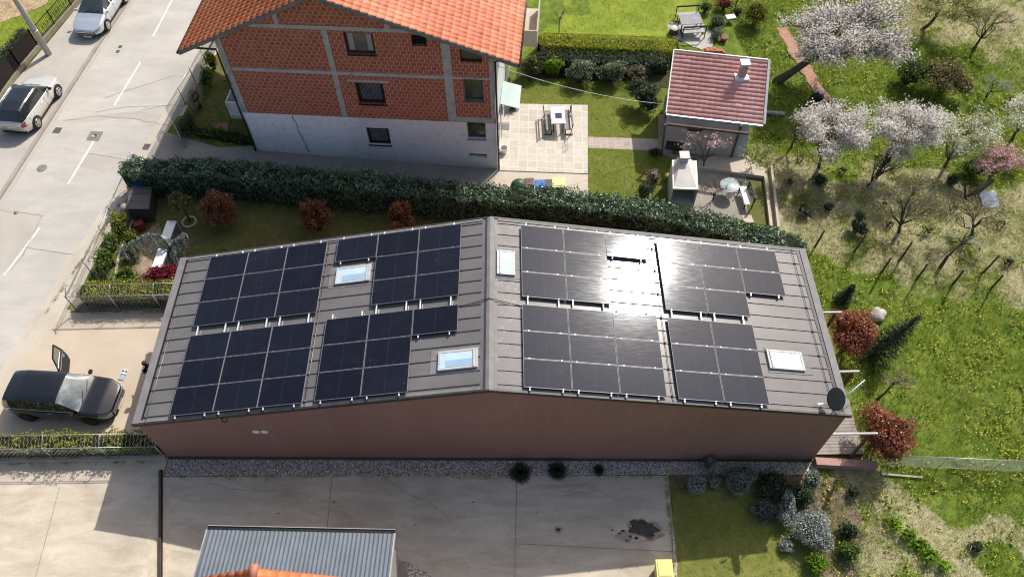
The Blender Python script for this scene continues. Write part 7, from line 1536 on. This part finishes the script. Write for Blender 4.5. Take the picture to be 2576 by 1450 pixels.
tree('orchard tree coming into olive leaf on the dry slope, whitish trunk', (2250, 600), (2285, 512), 2.0, (1.75, 1.5, .9), L_BUD, .06, 6, 6, 6, 9, .13, .09, OG, lime=1)
tree('dark twiggy orchard tree on the dry slope below the dead trunk', (2444, 598), (2450, 540), 1.6, (1.35, 1.2, .9), L_BUD, .055, 6, 6, 7, 6, .12, .08, OG)
tree('pollarded tree with a pale knobbly head among the vineyard posts', (2362, 676), (2430, 600), 1.9, (1.1, .8, .4), None, .06, 4, 3, 3, 0, .1, .075, OG, bark=BARK, twigm=mat('pale whip', [(.32, .3, .27), (.46, .44, .4)], .9, 5.), fork=.85)
tree('bare thin tree on the dry slope right of the garden house roof', (1990, 372), (2010, 320), 1.6, (1.0, .8, .7), None, .06, 6, 5, 6, 0, .1, .06, OG)
tree('dry brown twiggy tree leaning below the middle blossom tree', (2180, 470), (2230, 415), 1.3, (.85, .8, .7), None, .06, 7, 6, 6, 0, .1, .07, OG, fork=.2)
tree('bare sapling with a bent trunk on the meadow between the red shrubs', (2203, 1006), (2256, 955), 1.7, (.75, .55, .3), L_BUD, .045, 6, 5, 5, 3, .06, .045, OG, fork=.75)
tree('sparse blossoming tree in front of the garden house wall', (1770, 425), (1772, 352), 1.9, (1.2, .7, .7), L_PINK, .07, 6, 4, 4, 7, .07, .045, OG, fork=.25, rnd0=.2)
tree('thin young tree with fresh leaves at the corner of the garden house', (1890, 420), (1905, 390), 1.4, (.85, .7, .55), L_BUD, .08, 6, 4, 5, 8, .1, .04, OG, fork=.3)
tree('bare shrub tree in the garden house yard behind the glass table', (1795, 500), (1795, 470), 1.1, (.7, .7, .5), None, .06, 6, 5, 5, 0, .1, .035, OG, fork=.2)
tree('thin leafless sapling at the edge of the upper lawn', (1405, 84), (1408, 40), 1.4, (.5, .4, .5), None, .06, 5, 4, 4, 0, .1, .03, OG)
t_ = tree('leafless tree beyond the upper lawn whose shadow falls across the grass', (1580, -85), (1600, -210), 3.0, (2.2, 1.8, 1.5), L_BUD, .08, 7, 6, 6, 10, .14, .12, OG)
# ---- grass (too much to count)
def blades(name, X, Y, h, wdt, m, rv, base=0.02, per=5, spread=.06, lean=.6):
    n = len(X)*per; x = np.repeat(X, per)+rng.normal(size=n)*spread; y = np.repeat(Y, per)+rng.normal(size=n)*spread; hh = np.repeat(h, per)*(.5+.8*rng.random(n)); a = rng.random(n)*2*PI
    z = gzv(x)+base+np.interp(0, [0], [0]); w_ = wdt*(.7+.6*rng.random(n)); dx, dy = np.cos(a)*w_/2, np.sin(a)*w_/2; b = rng.random(n)*2*PI; lx, ly = np.cos(b)*hh*lean*rng.random(n), np.sin(b)*hh*lean*rng.random(n)
    V = np.stack([np.stack([x-dx, y-dy, z], 1), np.stack([x+dx, y+dy, z], 1), np.stack([x+lx, y+ly, z+hh], 1)], 1).reshape(-1, 3)
    r = (np.repeat(rv, per)*.6+.4*rng.random(n)).clip(0, 1); o = arr_mesh(name, V, np.arange(3*n).reshape(n, 3), m, rnd=np.repeat(r, 3)); return tag(o, kind='stuff')
def scatter(poly, per_m2):
    P = np.array([p[:2] for p in poly]); lo, hi = P.min(0), P.max(0); n = int(np.prod(hi-lo)*per_m2); x = lo[0]+rng.random(n)*(hi[0]-lo[0]); y = lo[1]+rng.random(n)*(hi[1]-lo[1]); k = inpoly(x, y, poly); return x[k], y[k]
GLUSH = leafmat('lush grass blade', [(0, (0.0805, 0.1323, 0.0161)), (0.4, (0.1782, 0.2702, 0.0322)), (0.7, (0.299, 0.3795, 0.0517)), (1, (0.529, 0.529, 0.138))], .6, .35)
GDRY = leafmat('dry grass blade', [(0, (0.2816, 0.2505, 0.1178)), (0.4, (0.4864, 0.4351, 0.2355)), (0.7, (0.6656, 0.6065, 0.3768)), (1, (0.8704, 0.8174, 0.5652))], .8, .2)
GOLV = leafmat('olive grass blade', [(0, (0.18, 0.192, 0.042)), (0.5, (0.384, 0.372, 0.108)), (1, (0.6, 0.54, 0.228))], .7, .25)
GLAWN = leafmat('lawn blade', [(0, (0.0725, 0.1087, 0.0203)), (0.5, (0.1595, 0.203, 0.0406)), (1, (0.319, 0.319, 0.087))], .6, .35)
ALL = W2((1700, -60), (2660, -60), (2760, 300), (2760, 1600), (2280, 1600), (2090, 1440), (2060, 1190), (2200, 1190), (2110, 1060), (2060, 760), (2030, 640), (1990, 600), (1925, 420), (1900, 330), (1890, 150), (1830, 60))
x, y = scatter(ALL, 85); d = dryness(x, y); u = rng.random(len(x)); hn = vnoise(x, y, 1.3, 41)
avoid = np.zeros(len(x), bool)
bp = strip(W2((1965, 70), (1998, 130), (2025, 170), (2050, 215), (2078, 255)), .8); avoid |= inpoly(x, y, bp); avoid |= (x < 29.1) & (y > -.3) & (y < 7)
lu = (u > d) & ~avoid; dr = (u <= d) & ~avoid & (rng.random(len(x)) < .8); ol = dr & (vnoise(x, y, .8, 43) > .52); dr &= ~ol
blades('meadow_grass', x[lu], y[lu], .10+.20*hn[lu]**1.5, .022, GLUSH, hn[lu], per=4, spread=.07)
blades('dry_grass', x[dr], y[dr], .08+.16*hn[dr], .020, GDRY, vnoise(x[dr], y[dr], .7, 44), per=4, spread=.08, lean=1.6)
blades('olive_grass', x[ol], y[ol], .07+.11*hn[ol], .020, GOLV, hn[ol], per=4, spread=.08, lean=1.1)
def lawn_grass(poly, per, m, h, name='lawn_grass', base=.02): 
    x, y = scatter(poly, per); blades(name, x, y, np.full(len(x), h), .016, m, vnoise(x, y, 1.1, 51), base, 3, .05, .7)
lawn_grass(W2((1479, 373), (1675, 381), (1690, 520), (1479, 500)), 130, GLAWN, .05); lawn_grass(W2((1262, 205), (1700, 225), (1690, 352), (1479, 345), (1479, 264), (1262, 260)), 110, GLAWN, .05)
lawn_grass([(20.6, -.6), (25.4, -.5), (27.3, -1.8), (26.6, -5), (26.5, -8), (20.35, -8)], 130, GOLV, .06)
lawn_grass(W2((1330, -40), (1700, -40), (1700, 80), (1345, 82)), 70, leafmat('bright lawn blade', [(0, (0.12, 0.17, 0.02)), (0.5, (0.25, 0.32, 0.035)), (1, (0.42, 0.43, 0.06))], .6, .35), .07)
lawn_grass(FEN[2:5]+[(-18, 34), (-20, 22)], 90, leafmat('bright lawn blade', []), .09, base=.03) if 'bright lawn blade' in MATS else None
lawn_grass([tuple(HP(-.1, .4)[:2]), tuple(HP(-.1, 6)[:2]), (-3.6, 23), (-4.0, 20.3), (-3.4, 18.9)], 110, GLAWN, .09)
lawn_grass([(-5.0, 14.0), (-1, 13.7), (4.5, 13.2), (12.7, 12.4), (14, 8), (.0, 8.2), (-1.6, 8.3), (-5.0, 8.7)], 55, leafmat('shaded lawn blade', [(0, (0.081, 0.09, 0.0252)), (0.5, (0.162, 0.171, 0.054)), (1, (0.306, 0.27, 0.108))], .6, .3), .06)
x, y = scatter([(25.2, -.4), (27.2, -.5), (28.2, -2.2), (27.2, -5.5), (25.9, -4.5), (26.2, -2.5), (23.5, -1.2), (20.9, -1.2), (20.8, -.45)], 90); k = vnoise(x, y, 1.6, 91) > .35; blades('bed_weeds', x[k], y[k], .08+.14*rng.random(k.sum()), .02, GOLV, rng.random(k.sum()), .03, 5, .07, 1.)
JW = []
for A_, B_, n_ in (((-9., -.12), (-.1, -.1), 160), ((.2, -.78), (20.4, -.68), 240), ((20.45, -.7), (20.3, -5), 160), ((-5.8, 7.15), (0, 7.2), 120), ((-7.3, 7.2), (-5.4, 15.2), 200), ((-14.2, 25.2), (-12.7, 32), 160)):
    f_ = rng.random(n_)**.9; JW.append(np.stack([A_[0]+(B_[0]-A_[0])*f_, A_[1]+(B_[1]-A_[1])*f_+rng.normal(size=n_)*.04], 1)[vnoise(f_*40, f_*0, .7, 81) > .42])
JW = np.concatenate(JW); blades('wall_foot_weeds', JW[:, 0], JW[:, 1], np.full(len(JW), .09), .018, GOLV, rng.random(len(JW)), .02, 6, .05, .9)
# flowers in the meadow
FM = mat('dandelion yellow', [(.62, .46, .02), (.75, .58, .03)], .7, 3.)
x, y = scatter(W2((2060, 660), (2700, 820), (2760, 1330), (2480, 1290), (2230, 1190), (2180, 900)), 30); dn2 = dryness(x, y); k = (vnoise(x, y, .42, 61)*.55+vnoise(x, y, 1.5, 62)*.65 > .74+.25*dn2-.14*np.clip((x-33)/5, 0, 1)*(y < 6)) & (x > 29.5) & (rng.random(len(x)) < .8); x, y = x[k], y[k]
x2, y2 = scatter(W2((1880, 60), (2560, 130), (2570, 400), (2200, 420), (1960, 330)), 5); k = (vnoise(x2, y2, .6, 63)*.5+vnoise(x2, y2, 1.9, 64)*.5 > .66) & (dryness(x2, y2) < .4); x = np.concatenate([x, x2[k]]); y = np.concatenate([y, y2[k]])
UG = leafmat('tangled undergrowth', [(0, (0.084, 0.07, 0.049)), (0.35, (0.224, 0.175, 0.126)), (0.6, (0.364, 0.308, 0.182)), (0.8, (0.336, 0.364, 0.14)), (1, (0.644, 0.588, 0.448))], .9, 0)
x, y = scatter(ALL, 44); dd = dryness(x, y); k = (vnoise(x, y, .9, 71)*.6+vnoise(x, y, 2.3, 72)*.4+.12*rng.normal(size=len(x)) > .52) & (dd > .45) & ~((x < 29.1) & (y > -.3) & (y < 7)); x, y = x[k], y[k]
hh_ = .32*rng.random(len(x))**1.5*(.4+vnoise(x, y, .8, 73)); Cg = np.stack([x, y, gzv(x)+.04+hh_], 1); V, Fq = leaf_arrays(Cg, None, .34, .014, 0); tag(arr_mesh('undergrowth', V, Fq, UG, rnd=np.repeat(rng.random(len(x)), 4)), kind='stuff')
x, y = scatter(ALL, 46); dd = dryness(x, y); k = (vnoise(x, y, 1.2, 74)*.55+vnoise(x, y, 3.1, 75)*.45 > .50) & (rng.random(len(x)) > dd*.75) & ~((x < 29.1) & (y > -.3) & (y < 7)) & ~inpoly(x, y, bp); x, y = x[k], y[k]
Cg = np.stack([x, y, gzv(x)+.05+.22*rng.random(len(x))*vnoise(x, y, 1.2, 74)], 1); Nn = np.tile(np.array([0, 0, 1.]), (len(x), 1)); V, Fq = leaf_arrays(Cg, Nn, .13, .07, .5); tag(arr_mesh('meadow_weeds', V, Fq, leafmat('broad weed leaf', [(0, (0.0448, 0.084, 0.0134)), (0.5, (0.1288, 0.2016, 0.0302)), (0.85, (0.2464, 0.3136, 0.056)), (1, (0.448, 0.4816, 0.168))], .5, .3), rnd=np.repeat((rng.random(len(x))*.6+.4*vnoise(x, y, .6, 76)).clip(0, 1), 4)), kind='stuff')
def heads(name, x, y, m, r, h):
    n = len(x); a = np.arange(6)*PI/3; z = gzv(x)+h*(.6+.7*rng.random(n)); rr_ = r*(.6+.7*rng.random(n)); tl = rng.normal(size=(n, 2))*.35
    V = np.stack([np.stack([x+rr_*math.cos(q), y+rr_*math.sin(q), z+rr_*(math.cos(q)*tl[:, 0]+math.sin(q)*tl[:, 1])], 1) for q in a], 1).reshape(-1, 3)
    return tag(arr_mesh(name, V, np.arange(6*n).reshape(n, 6), m), kind='stuff')
heads('dandelion_flowers', x, y, FM, .022, .15)
x, y = scatter(W2((1960, 130), (2300, 200), (2250, 420), (2000, 300)), 4); heads('daisy_flowers', x, y, WHITEM, .02, .12)
# gravel stones
x, y = scatter([(.15, -.70), (.15, -.05), (26.6, -.05), (20.4, -.56), (12, -.66)], 330); n = len(x)
D = np.array([(1, 0, 0), (0, 1, 0), (-1, 0, 0), (0, -1, 0), (0, 0, 1), (0, 0, -1)], float); sc_ = .012+.020*rng.random((n, 1, 1)); J = 1+.3*rng.normal(size=(n, 6, 1)); V = D[None]*sc_*J*np.array([1, .8, .6]); a = rng.random(n)*6.28; ca, sa = np.cos(a)[:, None], np.sin(a)[:, None]
V = np.stack([V[..., 0]*ca-V[..., 1]*sa+x[:, None], V[..., 0]*sa+V[..., 1]*ca+y[:, None], V[..., 2]+(gzv(x)+.038)[:, None]], -1).reshape(-1, 3)
T8 = np.array([(0, 1, 4), (1, 2, 4), (2, 3, 4), (3, 0, 4), (1, 0, 5), (2, 1, 5), (3, 2, 5), (0, 3, 5)]); Fq = (np.arange(n)[:, None, None]*6+T8[None]).reshape(-1, 3)
tag(arr_mesh('gravel_stones', V, Fq, leafmat('pebble', [(0, (0.1932, 0.161, 0.1449)), (0.4, (0.4347, 0.3703, 0.322)), (0.75, (0.7084, 0.6118, 0.5313)), (1, (0.92, 0.92, 0.92))], .8, 0), rnd=np.repeat(rng.random(n), 6)), kind='stuff')
